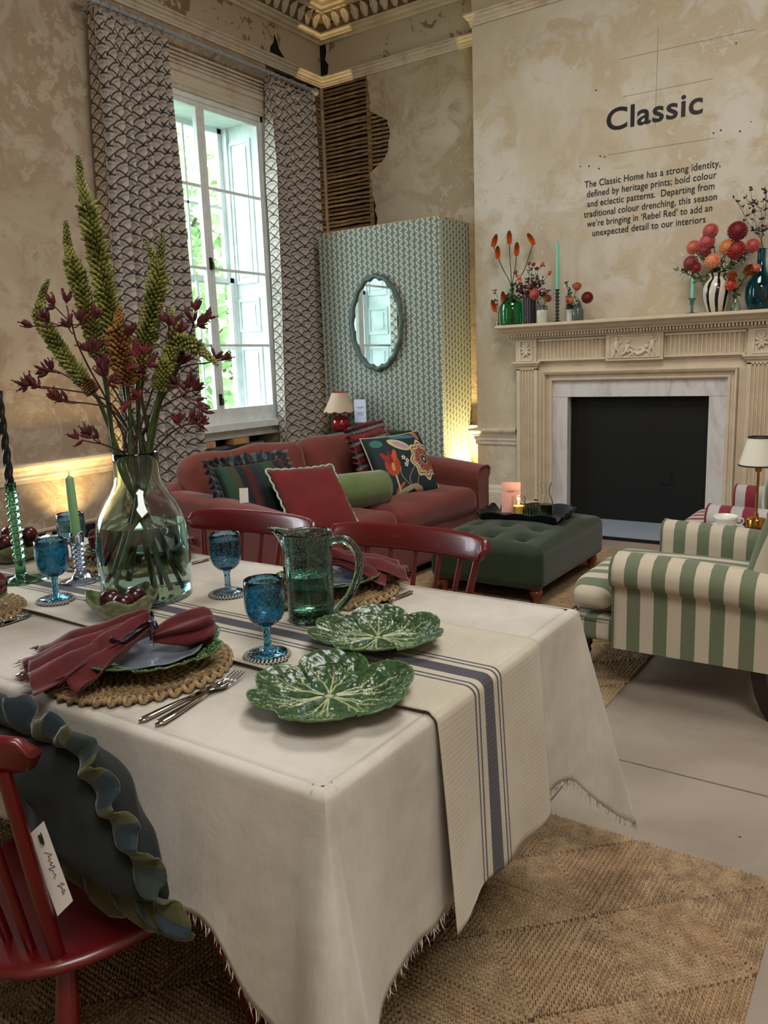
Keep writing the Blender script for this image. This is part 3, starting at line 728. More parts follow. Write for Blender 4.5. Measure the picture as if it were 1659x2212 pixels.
g = MB(); g.v = [(scal(2*PI*i/N, .97)[0], scal(2*PI*i/N, .97)[1], .02) for i in range(N)]; g.f = [tuple(range(N))]; g.obj('mirror_glass', m_mirror, mi, smooth=False)
g = MB(); g.v = [(scal(2*PI*i/N, .98)[0], scal(2*PI*i/N, .98)[1], .003) for i in range(N)]; g.f = [tuple(range(N))]; g.obj('back', m_mir_fr, mi, smooth=False)
# demi-lune cabinet
m_cab = plain('dark_green_lacquer', (.14, .22, .15), .4, .05)
CX, CY, CZ = -4.44, BY-.004, .765
cb = thing('demilune_cabinet', 'dark green half-round cabinet against the squiggle wallpaper behind the sofa', 'cabinet', (CX, CY, 0))
def half(r, z0, z1, n=28, q=.62):
    return MB().prism([(r*math.cos(a), -r*q*math.sin(a)) for a in np.linspace(PI, 0, n)][::-1], z0, z1)
half(.44, .06, .735).obj('body', m_cab, cb, sharp=30); half(.475, .735, .765, q=.64).obj('top', m_cab, cb, sharp=30); half(.42, 0, .06).obj('plinth', m_cab, cb, sharp=30)
for k in range(-2, 3):
    a = PI/2+k*.5; x, y = .442*math.cos(a), -.442*.62*math.sin(a)
    MB().box(-.004, -.006, .08, .004, .004, .72).obj('door_groove' if k else 'door_stile', m_cab, cb, loc=(x, y, 0), smooth=False)
for s in (-1, 1): MB().ball((0, 0, 0), .012).obj('knob', m_brass_d, cb, loc=(s*.03, -.288, .45))
# lamp with red ceramic base
m_redcer = B('glossy_red_ceramic').out((.50, .09, .11), .12, coat=.5)
b = B('cream_linen_shade'); n = b.noise(80, 3); m_shade = b.out(b.mix(n, (.74, .66, .56), (.80, .72, .62)), .8, bump=n, bstr=.2)
m_redtrim = plain('red_trim', (.55, .12, .13), .7)
lp = thing('red_table_lamp', 'small lamp with glossy red ball base and cream scalloped shade', 'lamp', (-4.66, 6.12, CZ))
MB().lathe([(0, 0), (.07, 0), (.088, .02), (.098, .055), (.09, .10), (.065, .135), (.03, .148), (.018, .15)], 32).obj('base', m_redcer, lp, sharp=60)
MB().tube([(0, 0, .148), (0, 0, .2)], .007, 8).obj('stem', m_brass_d, lp)
P = []; N = 96
for k in range(7):
    t = k/6; r = .075+.085*t**1.15; P.append([(r*math.cos(2*PI*i/N), r*math.sin(2*PI*i/N), .37-.18*t-(.014*abs(math.sin(2*PI*i/N*5)) if k == 6 else 0)) for i in range(N)])
MB().grid(P, closev=True).obj('lamp_shade', m_shade, lp, sharp=0)
MB().tube([Vector(p) for p in P[-1]], .0045, 6, closed=True).obj('shade_trim', m_redtrim, lp); MB().tube([Vector(p) for p in P[0][::4]], .0045, 6, closed=True).obj('shade_trim', m_redtrim, lp)
# books and card
m_pages = plain('page_edges', (.55, .40, .34), .8, .2, 60)
def book(label, loc, sz, rz, cc, grp=None):
    t = thing('book', label, 'book', loc, rz, grp); w, d, h = sz; mc = plain('book_cloth', cc, .7, .06)
    MB().box(-w/2, -d/2, 0, w/2, d/2, .004).box(-w/2, -d/2, h-.004, w/2, d/2, h).box(-w/2, -d/2-.003, 0.0005, w/2, -d/2+.001, h-.0005).obj('cover', mc, t, smooth=False)
    MB().box(-w/2+.005, -d/2+.002, .0045, w/2-.006, d/2-.006, h-.0045).obj('pages', m_pages, t, smooth=False); return t
book('sage green clothbound book, lower of the two on the cabinet', (-4.345, 6.10, CZ), (.29, .20, .045), .03, (.30, .38, .36))
book('dark olive book on top of the sage green book', (-4.35, 6.11, CZ+.0452), (.235, .17, .040), -.03, (.17, .19, .15))
m_card = B('white_card').out((.80, .83, .92), .6); m_grey = plain('grey_print', (.55, .57, .62), .8)
cdd = thing('display_card', 'white upright card with small grey print on the stacked books', 'card', (-4.41, 6.10, CZ+.086), 0.05)
MB().box(-.065, -.001, 0, .065, .001, .215).obj('sheet', m_card, cdd, smooth=False); MB().box(-.064, .0, 0, .064, .05, .002).obj('foot', m_card, cdd, smooth=False)
for k, (tx, zz) in enumerate((('PRINTED WALLPAPER', .14), ('CLASSIC', .125))):
    g = text_mesh(tx, .008); w = mxx(g); g.materials.clear(); g.materials.append(m_grey); mk('print_line', g, cdd, loc=(-w/2, -.0022, zz), rot=(PI/2, 0, 0))
MB().box(-.035, -.0018, .065, .035, -.001, .10).obj('print_block', B('pale_grey_print').out((.66, .69, .78), .6), cdd, smooth=False)
# ---------------------------------------------------------------- fabric materials
def fabric(name, c, c2=None, rough=.85, weave=420, bstr=.25, sheen=.25, var=.10):
    b = B(name); n = b.noise(7, 5, .6); w = b.noise(weave, 2)
    a = hexf(c); lo = tuple(x*(1-var) for x in a); hi = c2 or tuple(min(1, x*(1+var)) for x in a)
    return b.out(b.mix((n*.6+w*.4).sm(.3, .7), lo, hi), rough, bump=w+n*.5, bstr=bstr, bdist=.002, sheen=sheen)
m_terra = fabric('terracotta_linen', (.41, .185, .155))
m_velvet = fabric('green_velvet', (.13, .18, .10), sheen=.3, weave=200, bstr=.1)
m_bolster = fabric('sage_velvet', (.36, .42, .25), sheen=.6, weave=150, bstr=.1)
m_red_lin = fabric('deep_red_linen', (.38, .05, .065))
m_mint = fabric('mint_piping', (.62, .74, .66))
m_darkwood = plain('dark_turned_wood', (.13, .07, .05), .35, .15)
m_oak = plain('varnished_beech', (.50, .27, .14), .35, .12)
m_tag = B('paper_tag').out((.84, .82, .80), .7); m_cord = plain('black_cord', (.05, .05, .05), .8)
def puff(h, r, amp=.0, seed=0, fr=6, bulge=0):
    def fn(Q):
        Q = Q.copy()
        if bulge:
            ux, uy = Q[:, 0]/h[0]*2, Q[:, 1]/h[1]*2
            Q[:, 2] += np.sign(Q[:, 2])*bulge*np.clip(1-ux**2, 0, 1)**.7*np.clip(1-uy**2, 0, 1)**.7
        if amp:
            for i in range(len(Q)):
                p = Vector(Q[i]); Q[i, 2] += amp*mnoise.noise(p*fr+Vector((seed, 0, 0))); Q[i, 0] += amp*.6*mnoise.noise(p*fr+Vector((seed, 9, 0)))
        return Q
    return fn
def pillow(w, h, d, n=26, pinch=.16, seed=0, wr=.012):
    """square cushion in the local xz plane, thickness along y; returns MB (one closed surface)"""
    mb = MB()
    for s in (-1, 1):
        P = []
        for i in range(n+1):
            row = []
            for j in range(n+1):
                u, v = -1+2*i/n, -1+2*j/n
                k = 1-pinch*(1-abs(v)**2)*.35*abs(u)**3; k2 = 1-pinch*(1-abs(u)**2)*.35*abs(v)**3
                th = d/2*max(0, (1-u*u))**.42*max(0, (1-v*v))**.42
                wv = wr*mnoise.noise(Vector((u*2.2+seed, v*2.2, s)))*(1-u*u)**.3*(1-v*v)**.3 if abs(u) < 1 and abs(v) < 1 else 0
                row.append((u*w/2*k, s*(th+wv), v*h/2*k2))
            P.append(row)
        mb.grid(P, flip=(s > 0))
    mb.weld = True
    return mb
def pillow_edge(w, h, n=26, pinch=.16):
    E_ = []
    def pt(u, v):
        k = 1-pinch*(1-abs(v)**2)*.35*abs(u)**3; k2 = 1-pinch*(1-abs(u)**2)*.35*abs(v)**3
        return Vector((u*w/2*k, 0, v*h/2*k2))
    for i in range(n): E_.append(pt(-1+2*i/n, -1))
    for i in range(n): E_.append(pt(1, -1+2*i/n))
    for i in range(n): E_.append(pt(1-2*i/n, 1))
    for i in range(n): E_.append(pt(-1, 1-2*i/n))
    return E_
def frill(edge, wid, amp, waves, mat, name, parent, thick=.002):
    N = len(edge)*4; P = []; c = sum(edge, Vector())/len(edge)
    for i in range(N):
        t = i/4; a, q = edge[int(t) % len(edge)], edge[(int(t)+1) % len(edge)]; p = a.lerp(q, t-int(t)); d = (p-c).normalized()
        ph = 2*PI*waves*i/N; row = []
        for k in range(6):
            u = k/5; off = amp*u**.8*math.sin(ph+.8*math.sin(ph*.37))
            row.append(tuple(p+d*(wid*u*(1+.12*math.sin(ph*.5)))+Vector((0, off, 0))))
        P.append(row)
    mb = MB().grid(P, closeu=True); o = mb.obj(name, mat, parent, sharp=0)
    so = o.modifiers.new('thick', 'SOLIDIFY'); so.thickness = thick
    return o
def stripes(name, axis, cols, width, rough=.85, phase=0.0, use='Object'):
    b = B(name); x, y, z = b.xyz(b.tc(use)); u = {'x': x, 'y': y, 'z': z}[axis]; w = b.noise(260, 3, v=b.tc()); n = b.noise(9, 4)
    N = len(cols); t = ((u+phase)/width).mod(N).floor(); c = b.col(cols[0])
    for i in range(1, N): c = b.mix((t-i).abs().lt(.5), c, cols[i])
    k = b.mix((w*.6+n*.4).sm(.35, .65)*.35, c, b.mix(1.0, c, c)); 
    sh = b.T.nodes.new('ShaderNodeHueSaturation'); b.T.links.new(c.k, sh.inputs['Color']); b.T.links.new((w*.35+n*.2+.74).k, sh.inputs['Value'])
    return b.out(X(b.T, sh.outputs[0]), rough, bump=w, bstr=.2, bdist=.002, sheen=.15)
m_plaid = stripes('dark_stripe', 'x', [(.10, .16, .15), (.13, .25, .19), (.22, .21, .14), (.05, .07, .11), (.25, .05, .07), (.08, .12, .14)], .045)
m_ruffle_d = stripes('dark_ruffle_stripe', 'x', [(.12, .17, .17), (.18, .10, .12), (.28, .33, .33), (.09, .12, .16)], .02)
m_ruffle_r = stripes('red_ruffle_stripe', 'z', [(.42, .06, .08), (.42, .06, .08), (.40, .42, .44), (.20, .06, .08)], .02)

# ---------------------------------------------------------------- sofa (local: +x towards the room, y along, z up)
sf = thing('sofa', 'terracotta linen two-seat sofa with loose cushions under the tall window', 'sofa', (-3.14, 4.07, 0), -.035)
SD, SL = 1.0, 2.22      # depth, length; x from -.5..+.5, y -1.11..1.11
def rb(nm, sx, sy, sz, r, loc, mat, par, rot=None, fn=None, k=3, m=6, sharp=0):
    return MB().rbox(sx, sy, sz, r, k, m, fn).obj(nm, mat, par, loc=loc, rot=rot, sharp=sharp)
rb('seat_base', .94, 2.16, .26, .03, (.0, 0, .20), m_terra, sf)
rb('back_frame', .18, 2.16, .62, .06, (-.41, 0, .44), m_terra, sf)
# arms: lower toward the front, outward roll at the front face
def arm(s):
    P = []; n = 14
    for i in range(n+1):
        t = i/n; x = -.50+t*1.0; top = .715-.075*t+.02*math.sin(PI*t); row = []
        wf = .10+.015*t
        prof = [(-.055, .09), (-.06, .35), (-.06, top-.10), (-.085, top-.06), (-.09, top-.03), (-.07, top-.005), (-.03, top), (.03, top-.002), (.07, top-.02), (.09, top-.05), (.085, top-.12), (.075, .35), (.07, .09)]
        for (yy, zz) in prof: row.append((x, s*(1.03-yy), zz))
        P.append(row)
    mb = MB().grid(P, closev=False, flip=(s < 0)); m = len(P[0])
    mb.f.append(tuple(n*m+j for j in (range(m) if s < 0 else reversed(range(m))))); mb.f.append(tuple(j for j in (reversed(range(m)) if s < 0 else range(m))))
    a = mb.obj('arm', m_terra, sf, sharp=50)
    MB().tube([Vector((.503, p[1], p[2])) for p in P[-1]], .006, 6).obj('piping', m_terra, a)
arm(-1); arm(1)
for s in (-1, 1):
    rb('seat_cushion', .78, .985, .19, .07, (.10, s*.495, .395), m_terra, sf, fn=puff((.78, .985), .07, .016, s*3+5, 4, .03), m=14)
    rb('back_cushion', .22, .99, .50, .09, (-.30, s*.505, .645), m_terra, sf, rot=(0, -.22, 0), fn=puff((.22, .99), .09, .022, s*7+5, 4, .02), m=14)
for (x, y) in ((.42, -1.0), (.42, 1.0), (-.42, -1.0), (-.42, 1.0)): MB().lathe([(0, 0), (.018, 0), (.026, .07), (.03, .08), (0, .08)], 14).obj('leg', m_darkwood, sf, loc=(x, y, 0))
# cushions on the sofa -------------------------------------------------
def rotm(rz, rx, ry=0): return (Matrix.Rotation(rz, 4, 'Z') @ Matrix.Rotation(rx, 4, 'X') @ Matrix.Rotation(ry, 4, 'Y')).to_euler()
# local pillow: face along -y; to face +x world rotate +90deg
c1 = thing('striped_frilled_cushion', 'dark green and navy striped ruffled cushion in the near corner of the sofa', 'cushion', (-3.10, 3.29, .66), rot=rotm(PI/2-.15, -.45, .0))
pillow(.50, .44, .15, seed=2).obj('cover', m_plaid, c1, sharp=0); frill(pillow_edge(.50, .44), .065, .020, 46, m_ruffle_d, 'frill', c1)
t_ = MB().box(-.028, -.0006, -.05, .028, .0006, .05); tg = t_.obj('price_tag', m_tag, c1, loc=(-.225, -.150, -.02), rot=(.35, .1, 0), smooth=False)
MB().tube([(0, 0, .045), (.01, 0, .10), (.03, .02, .14)], .0015, 5).obj('tag_cord', m_cord, tg)
c2 = thing('red_scalloped_cushion', 'plain red linen cushion with a mint scalloped edge, leaning on the striped cushion', 'cushion', (-2.82, 3.43, .635), rot=rotm(PI/2-.22, -.66, .06))
pillow(.46, .46, .14, seed=5).obj('cover', m_red_lin, c2, sharp=0)
ed = pillow_edge(.46, .46); cc = Vector(); E2 = []
for i in range(len(ed)*4):
    t = i/4; p = ed[int(t) % len(ed)].lerp(ed[(int(t)+1) % len(ed)], t-int(t)); E2.append(p*(1+.035*abs(math.sin(PI*i/len(ed)/4*36))))
MB().tube(E2, .0055, 6, closed=True).obj('scalloped_piping', m_mint, c2)
c3 = thing('green_bolster', 'sage green velvet bolster lying along the middle of the sofa', 'cushion', (-3.0, 3.95, .60), rot=(PI/2, 0, -.42))
pr = [(0, -.30), (.07, -.302), (.10, -.292), (.112, -.27), (.114, 0), (.112, .27), (.10, .292), (.07, .302), (0, .30)]
MB().lathe([(r, z) for r, z in pr], 36).obj('cover', m_bolster, c3, sharp=60)
for s in (-1, 1): MB().tube([(.103*math.cos(a), .103*math.sin(a), s*.292) for a in np.linspace(0, 2*PI, 37)[:-1]], .004, 6, closed=True).obj('piping', m_bolster, c3)
c5 = thing('red_frilled_cushion', 'red and grey striped ruffled cushion tucked behind the floral one', 'cushion', (-3.20, 4.58, .735), rot=rotm(PI/2+.12, -.30, -.05))
pillow(.46, .40, .13, seed=8).obj('cover', m_ruffle_r, c5, sharp=0); frill(pillow_edge(.46, .40), .065, .018, 44, m_ruffle_r, 'frill', c5)
# floral cushion: printed with flowers (flat print -> shader)
b = B('floral_print'); x, y, z = b.xyz(); n = b.noise(30, 3)
base = b.mix(n, (.055, .13, .145), (.075, .17, .18))
def flower(c, cx_, cz, R, k, pet, ring, core, sq=1.0, ph=0.):
    dx, dz = (x-cx_)/sq, z-cz; r = (dx*dx+dz*dz).sqrt(); a = dz.at2(dx)+ph
    wob = (a*k).cos()*.10+1.0
    q = r/(wob*R)
    c = b.mix(q.lt(1.0), c, (.12, .10, .08)); c = b.mix(q.lt(.96), c, pet); c = b.mix((q*1.0-.80).abs().lt(.03), c, (.35, .14, .12)); c = b.mix(q.lt(.66), c, (.10, .20, .19))
    petal = (a*k*.5).cos().abs()
    inner = (q-.42).abs().lt(.16)*petal.gt(.55); c = b.mix((q-.42).abs().lt(.19)*petal.gt(.42), c, (.80, .72, .58)); c = b.mix(inner, c, ring)
    c = b.mix(q.lt(.16), c, (.12, .18, .28)); return b.mix(q.lt(.07), c, core)
c = base
c = flower(c, .155, .0, .145, 8, (.74, .66, .52), (.56, .14, .12), (.8, .7, .5), sq=.8)
# tulip shape
def blob(c, cx_, cz, rx, rz, col, tilt=0., cut=None):
    ct, st = math.cos(tilt), math.sin(tilt); dx, dz = x-cx_, z-cz; u = dx*ct+dz*st; w = dz*ct-dx*st
    q = (u/rx)*(u/rx)+(w/rz)*(w/rz); return b.mix(q.lt(1), c, col)
for (a0, a1, a2, a3, co, tl) in ((-.115, -.01, .055, .075, (.62, .25, .13), 0), (-.145, .04, .018, .06, (.55, .14, .11), .5), (-.09, .045, .018, .06, (.70, .30, .15), -.4), (-.118, .03, .012, .07, (.45, .10, .10), 0), (-.115, -.02, .012, .030, (.80, .55, .35), 0),
                             (-.01, .13, .085, .035, (.72, .68, .48), -.55), (.0, .125, .06, .020, (.62, .52, .58), -.55), (-.17, .165, .045, .028, (.20, .42, .36), -.2), (.05, .19, .10, .018, (.22, .40, .46), -.1),
                             (.17, .2, .02, .05, (.62, .36, .24), .2), (-.06, -.19, .10, .018, (.62, .60, .50), .25), (-.10, -.165, .05, .012, (.66, .30, .16), .6), (.04, -.19, .05, .02, (.66, .55, .40), -.5)):
    c = blob(c, a0, a1, a2, a3, co, tl)
for (sx_, sz_) in ((-.02, .03), (.005, .005), (-.01, -.02)):
    dx, dz = x-sx_, z-sz_; r = (dx*dx+dz*dz).sqrt(); a = dz.at2(dx); c = b.mix((r/(.016*(1+.35*0)+0)).lt((a*5).cos()*.3+.85), c, (.85, .80, .70)); c = b.mix(r.lt(.005), c, (.15, .3, .3))
for (x0_, ph_, amp_) in ((-.04, 0., .03), (.03, 1.4, .05), (.07, 2.2, .03)):
    c = b.mix((x-x0_-(z*22+ph_).sin()*amp_).abs().lt(.0022)*z.lt(-.03)*z.gt(-.17), c, (.62, .60, .50))
c = b.mix((x+.115+(z+.1)*(z+.1)*-1.0).abs().lt(.006)*z.lt(-.08), c, (.72, .68, .55))
m_floral = b.out(c, .8, bump=b.noise(300, 2), bstr=.2, bdist=.002)
c4 = thing('floral_cushion', 'dark teal cushion printed with big cream and red flowers, beside the bolster', 'cushion', (-2.97, 4.56, .69), rot=rotm(PI/2-.38, -.48, -.04))
pillow(.50, .47, .17, seed=11).obj('cover', m_floral, c4, sharp=0); MB().tube(pillow_edge(.50, .47), .005, 6, closed=True).obj('piping', fabric('cream_piping', (.72, .68, .60)), c4)

# ---------------------------------------------------------------- ottoman
ot = thing('ottoman', 'green velvet buttoned ottoman on turned wooden legs in front of the sofa', 'ottoman', (-2.06, 4.52, 0), 0)
OX, OY = .72, 1.06; btn = [(-.20+.20*i, -.40+.20*j+(0)) for i in range(3) for j in range(5)]
btn = [(x, y) for x, y in btn]
def ofn(Q):
    Q = Q.copy(); top = Q[:, 2] > 0
    for i in np.where(top)[0]:
        x, y, z = Q[i]; e = np.clip(1-(abs(x)/(OX/2))**3, 0, 1)*np.clip(1-(abs(y)/(OY/2))**3, 0, 1)
        z += .055*e
        for (bx, by) in btn: z -= .034*math.exp(-((x-bx)**2+(y-by)**2)/(2*.028**2))
        for (bx, by) in btn:      # pleats along the diagonals
            dx, dy = x-bx, y-by; dd = math.hypot(dx, dy)
            if dd < .12: z -= .006*math.exp(-(abs(abs(dx)-abs(dy))/.012)**2)*(1-dd/.12)
        Q[i, 2] = z
    return Q
MB().rbox(OX, OY, .25, .05, 3, 60, ofn).obj('upholstery', m_velvet, ot, loc=(0, 0, .225), sharp=0)
for (bx, by) in btn: MB().ball((0, 0, 0), (.011, .011, .006), 10, 6).obj('button', m_velvet, ot, loc=(bx, by, .370))
for sx in (-1, 1):
    for sy in (-1, 1): MB().lathe([(0, 0), (.02, 0), (.022, .01), (.017, .025), (.02, .04), (.033, .06), (.038, .08), (.03, .093), (.035, .1), (.035, .12), (0, .12)], 20).obj('leg', m_oak, ot, loc=(sx*.30, sy*.45, 0))
tg = MB().box(-.035, -.022, 0, .035, .022, .0015).obj('price_tag', plain('maroon_card', (.42, .08, .12), .6), ot, loc=(.12, -.33, .3755), rot=(.05, .05, .5), smooth=False)
MB().box(-.028, -.017, .0015, .028, -.008, .002).obj('tag_print', m_tag, tg, smooth=False)
MB().tube([(-.02, .018, 0), (-.03, .05, .006), (.0, .09, .01)], .0018, 5).obj('tag_cord', m_cord, tg)
# tray with wavy rim
m_navy = plain('navy_lacquer', (.075, .10, .125), .35, .05)
TZ = .395
tr = thing('scalloped_tray', 'dark navy wooden tray with a wavy rim on the green ottoman', 'tray', (-2.06, 4.62, TZ), .12)
MB().box(-.24, -.17, 0, .24, .17, .008).obj('base', m_navy, tr, smooth=False)
def trim_wall(x0, y0, x1, y1, ox_, oy_):
    n = 40; L = math.hypot(x1-x0, y1-y0); P = []
    for i in range(n+1):
        t = i/n; zt = .048+.014*abs(math.sin(PI*t*3))-.006; px, py = x0+(x1-x0)*t, y0+(y1-y0)*t
        P.append([(px, py, .0), (px+ox_, py+oy_, zt), (px+ox_*1.3, py+oy_*1.3, zt), (px+ox_*.35, py+oy_*.35, .0)])
    return MB().grid(P, closev=True).obj('rim', m_navy, tr, sharp=40)
trim_wall(-.24, -.17, .24, -.17, 0, -.03); trim_wall(.24, -.17, .24, .17, .03, 0); trim_wall(.24, .17, -.24, .17, 0, .03); trim_wall(-.24, .17, -.24, -.17, -.03, 0)
TT = TZ+.0085
g_clear = glass('clear_glass', (.96, .98, .97)); g_clear2 = glass('thin_clear_glass', (.97, .98, .96), ior=1.3)
def shell(prof, t): 
    """closed vessel wall from an outer profile of (r, z), bottom to top"""
    inner = [(max(0.0005, r-t), max(z, t)) for r, z in prof if r > t]
    return prof+[(p[0], p[1]) for p in reversed(inner)]+[(0, t)]
pk = thing('pink_card', 'pale pink card standing at the back of the tray', 'card', (-2.19, 4.66, TT), .35)
MB().box(-.062, -.001, 0, .062, .001, .20).obj('sheet', B('pink_paper').out((.86, .68, .66), .6), pk, smooth=False)
g = text_mesh('Classic', .016); w = mxx(g); g.materials.clear(); g.materials.append(m_ink); mk('print_line', g, pk, loc=(-w/2, -.0015, .135), rot=(PI/2, 0, 0)); MB().box(-.06, 0, 0, .06, .04, .002).obj('foot', B('pink_fold').out((.86, .68, .66), .6), pk, smooth=False)
cj = thing('glass_candle_jar', 'clear glass jar with a lit candle in front of the pink card', 'candle', (-2.10, 4.58, TT))
MB().lathe(shell([(0, 0), (.040, 0), (.043, .004), (.044, .06), (.044, .115), (.041, .122), (.041, .128)], .0025), 36).obj('jar', g_clear2, cj)
MB().lathe([(0, .004), (.034, .004), (.034, .065), (0, .063)], 24).obj('wax', B('candle_wax').out((.90, .72, .42), .5, sss=.3), cj)
MB().tube([(0, 0, .063), (0, 0, .073)], .001, 5).obj('wick', m_cord, cj)
MB().lathe([(0, 0), (.004, .005), (.0055, .011), (.003, .022), (0, .032)], 12).obj('flame', B('candle_flame').out((1, .6, .2), .5, emit=(1, .62, .22), estr=14), cj, loc=(0, 0, .072))
l = bpy.data.lights.new('candle_light', 'POINT'); l.energy = .5; l.color = (1, .6, .25); l.shadow_soft_size = .01; o = bpy.data.objects.new('candle_light', l); COL.objects.link(o); o.location = (-2.10, 4.58, TT+.11)
rg = thing('ribbed_glass', 'short tumbler with green and teal vertical glass ribs at the front of the tray', 'glass', (-2.00, 4.53, TT))
MB().lathe(shell([(0, 0), (.036, 0), (.038, .004), (.040, .05), (.042, .085)], .002), 36).obj('tumbler', g_clear2, rg)
for i in range(14):
    a = i*2*PI/14; MB().tube([(.0405*math.cos(a), .0405*math.sin(a), .004), (.042*math.cos(a), .042*math.sin(a), .05), (.0415*math.cos(a+.1), .0415*math.sin(a+.1), .08)], [.003, .003, .0005], 6).obj('rib', [glass('teal_rib', (.25, .65, .60)), glass('lime_rib', (.55, .80, .2)), glass('green_rib', (.2, .6, .35))][i % 3] if i < 3 else [bpy.data.materials[k] for k in ('teal_rib', 'lime_rib', 'green_rib')][i % 3], rg)
cf = thing('carafe', 'clear glass carafe part filled with green leafy water on the tray', 'carafe', (-1.96, 4.69, TT))
MB().lathe(shell([(0, 0), (.040, 0), (.043, .005), (.045, .05), (.044, .075), (.035, .105), (.024, .13), (.021, .15), (.025, .175), (.035, .205)], .002), 40).obj('vessel', g_clear2, cf)
MB().lathe([(0, .003), (.041, .004), (.0425, .05), (.0415, .068), (0, .068)], 36).obj('green_water', glass('green_water', (.35, .48, .22), ior=1.33), cf)
lf = MB()
for i in range(10):
    a = i*2.4; lf.ball((.02*math.cos(a), .02*math.sin(a), .02+.005*(i % 8)), (.014, .008, .004), 8, 5)
lf.obj('leaves', plain('dark_leaf', (.14, .24, .08), .5), cf)

# ---------------------------------------------------------------- curtains
def curtain_mat():
    b = B('scallop_print_linen'); uvx = b.tc('UV'); u, v, _ = b.xyz(uvx); s = .155; R = s/2*1.16; h = .050
    n = b.noise(60, 3); u = u+n*.004
    col_ = None
    k0 = ((v-R)/h).ceil(); best = None; done = None
    res = None
    for i in range(3):
        k = k0+i; off = (k.mod(2))*(s/2); un = (u-off)/s; du = (un-(un+.5).floor())*s; dv = v-k*h
        d = ((du*du)+(dv*dv)).sqrt()/R; ins = d.lt(1.0)
        if i == 0: res = d; done = ins
        else:
            take = ins*(1-done); res = res*(1-take)+d*take; done = done.mx(ins)
    d = res
    line = (d-.955).abs().lt(.046).mx((d-.865).abs().lt(.020)).mx((d-.66).abs().lt(.010))
    grey = (d.lt(.79)*d.gt(.50))*.55
    dots = (d-.72).abs().lt(.02)
    w = b.noise(500, 2)
    c = b.mix(grey*(n.sm(.3, .6)), (.75, .71, .67), (.48, .45, .44)); c = b.mix(dots, c, (.70, .67, .63)); c = b.mix(line.mx(d.lt(.12)*.6), c, (.075, .065, .07))
    return b.out(c, .9, bump=w, bstr=.2, bdist=.002)
m_curt = curtain_mat()
m_lining = fabric('curtain_lining', (.62, .58, .55))
m_rodw = plain('grey_painted_rod', (.60, .63, .66), .45, .04)
RX = XL+.125; RZ_ = 4.01
def curtain(name, label, y0, y1, yb0, yb1, seed, folds):
    t = thing(name, label, 'curtain', (RX, (y0+y1)/2, .02))
    rn = random.Random(seed); n = folds*14; m = 60; H = RZ_-.065-.02; P = []; phs = [rn.uniform(-.5, .5) for _ in range(folds+2)]; am = [rn.uniform(.45, 1.7) for _ in range(folds+2)]
    flat = (y1-y0)*2.0
    for i in range(n+1):
        s = i/n; f = s*folds; k = int(f); ph = 2*PI*f+phs[k % len(phs)]*math.sin(PI*(f-k))**2; row = []
        for j in range(m+1):
            z = 1-j/m    # 1 top .. 0 bottom
            y = (y0+(y1-y0)*s)*z+(yb0+(yb1-yb0)*s)*(1-z)
            a = (.026+.036*min(1, (1-z)*5))*am[k % len(am)]*(1+.25*math.sin((1-z)*3+seed+k))
            x = a*math.cos(ph+.5*fbm(s*5, z*1.5, seed))+.012*fbm(s*14, z*4, seed+3)+(.01 if z > .97 else 0)*math.cos(ph*3)
            row.append((x, y-(y0+y1)/2+.012*math.sin(ph*1.0+1.2)+.010*fbm(s*9, z*3, seed+7), z*H))
        P.append(row)
    mb = MB().grid(P); me = mb.mesh('cloth', m_curt, sharp=0); cum = [0]; jm = m//3
    for a_, b_ in zip(P, P[1:]): cum.append(cum[-1]+math.hypot(a_[jm][0]-b_[jm][0], a_[jm][1]-b_[jm][1]))
    uvl = me.uv_layers.new(name='UVMap')
    for l in me.loops:
        i_, j_ = divmod(l.vertex_index, m+1); uvl.data[l.index].uv = (cum[i_], -H*j_/m)
    o = mk('cloth', me, t)
    so = o.modifiers.new('thick', 'SOLIDIFY'); so.thickness = .003; so.offset = 1
    hd_ = MB().grid([[(p[0][0]*1.0-.003, p[0][1], p[0][2]+.02*(1-q)) for q in (0, 1)] for p in P]).obj('heading_tape', m_lining, t, sharp=0)
    return t
curtain('curtain', 'scallop-printed linen curtain hanging behind the big flower vase', 4.02, 4.71, 3.86, 4.74, 3, 8)
curtain('curtain', 'scallop-printed linen curtain next to the exposed laths', 5.88, 6.53, 5.80, 6.50, 8, 9)
rod = thing('curtain_rod', 'grey painted curtain pole with ball finial above the tall window', 'curtain rod', (RX, 0, RZ_))
MB().tube([(0, 4.02, 0), (0, 6.58, 0)], .016, 16).obj('pole', m_rodw, rod)
for y, s in ((3.98, -1), (6.60, 1)): MB().ball((0, y, 0), .032, 20, 14).tube([(0, y-s*.045, 0), (0, y-s*.02, 0)], .021, 14).obj('finial', m_rodw, rod)
for y in (4.06, 5.30, 6.42): MB().tube([(0, y-.018, 0), (0, y+.018, 0)], .025, 16).tube([(0, y, -.0), (-.085, y, -.03), (-.125, y, -.03)], [.013, .011, .011], 10).tube([(-.118, y, -.03), (-.1245, y, -.03)], .032, 16).obj('bracket', m_rodw, rod)
for (a, c_) in ((4.04, 4.70), (5.90, 6.51)):
    for i in range(9):
        y = a+(c_-a)*i/8; MB().tube([(.024*math.cos(q), .004*math.sin(q*1), .024*math.sin(q)-.006) for q in np.linspace(0, 2*PI, 21)[:-1]], .0042, 6, closed=True).obj('ring', m_rodw, rod, loc=(0, y, 0))
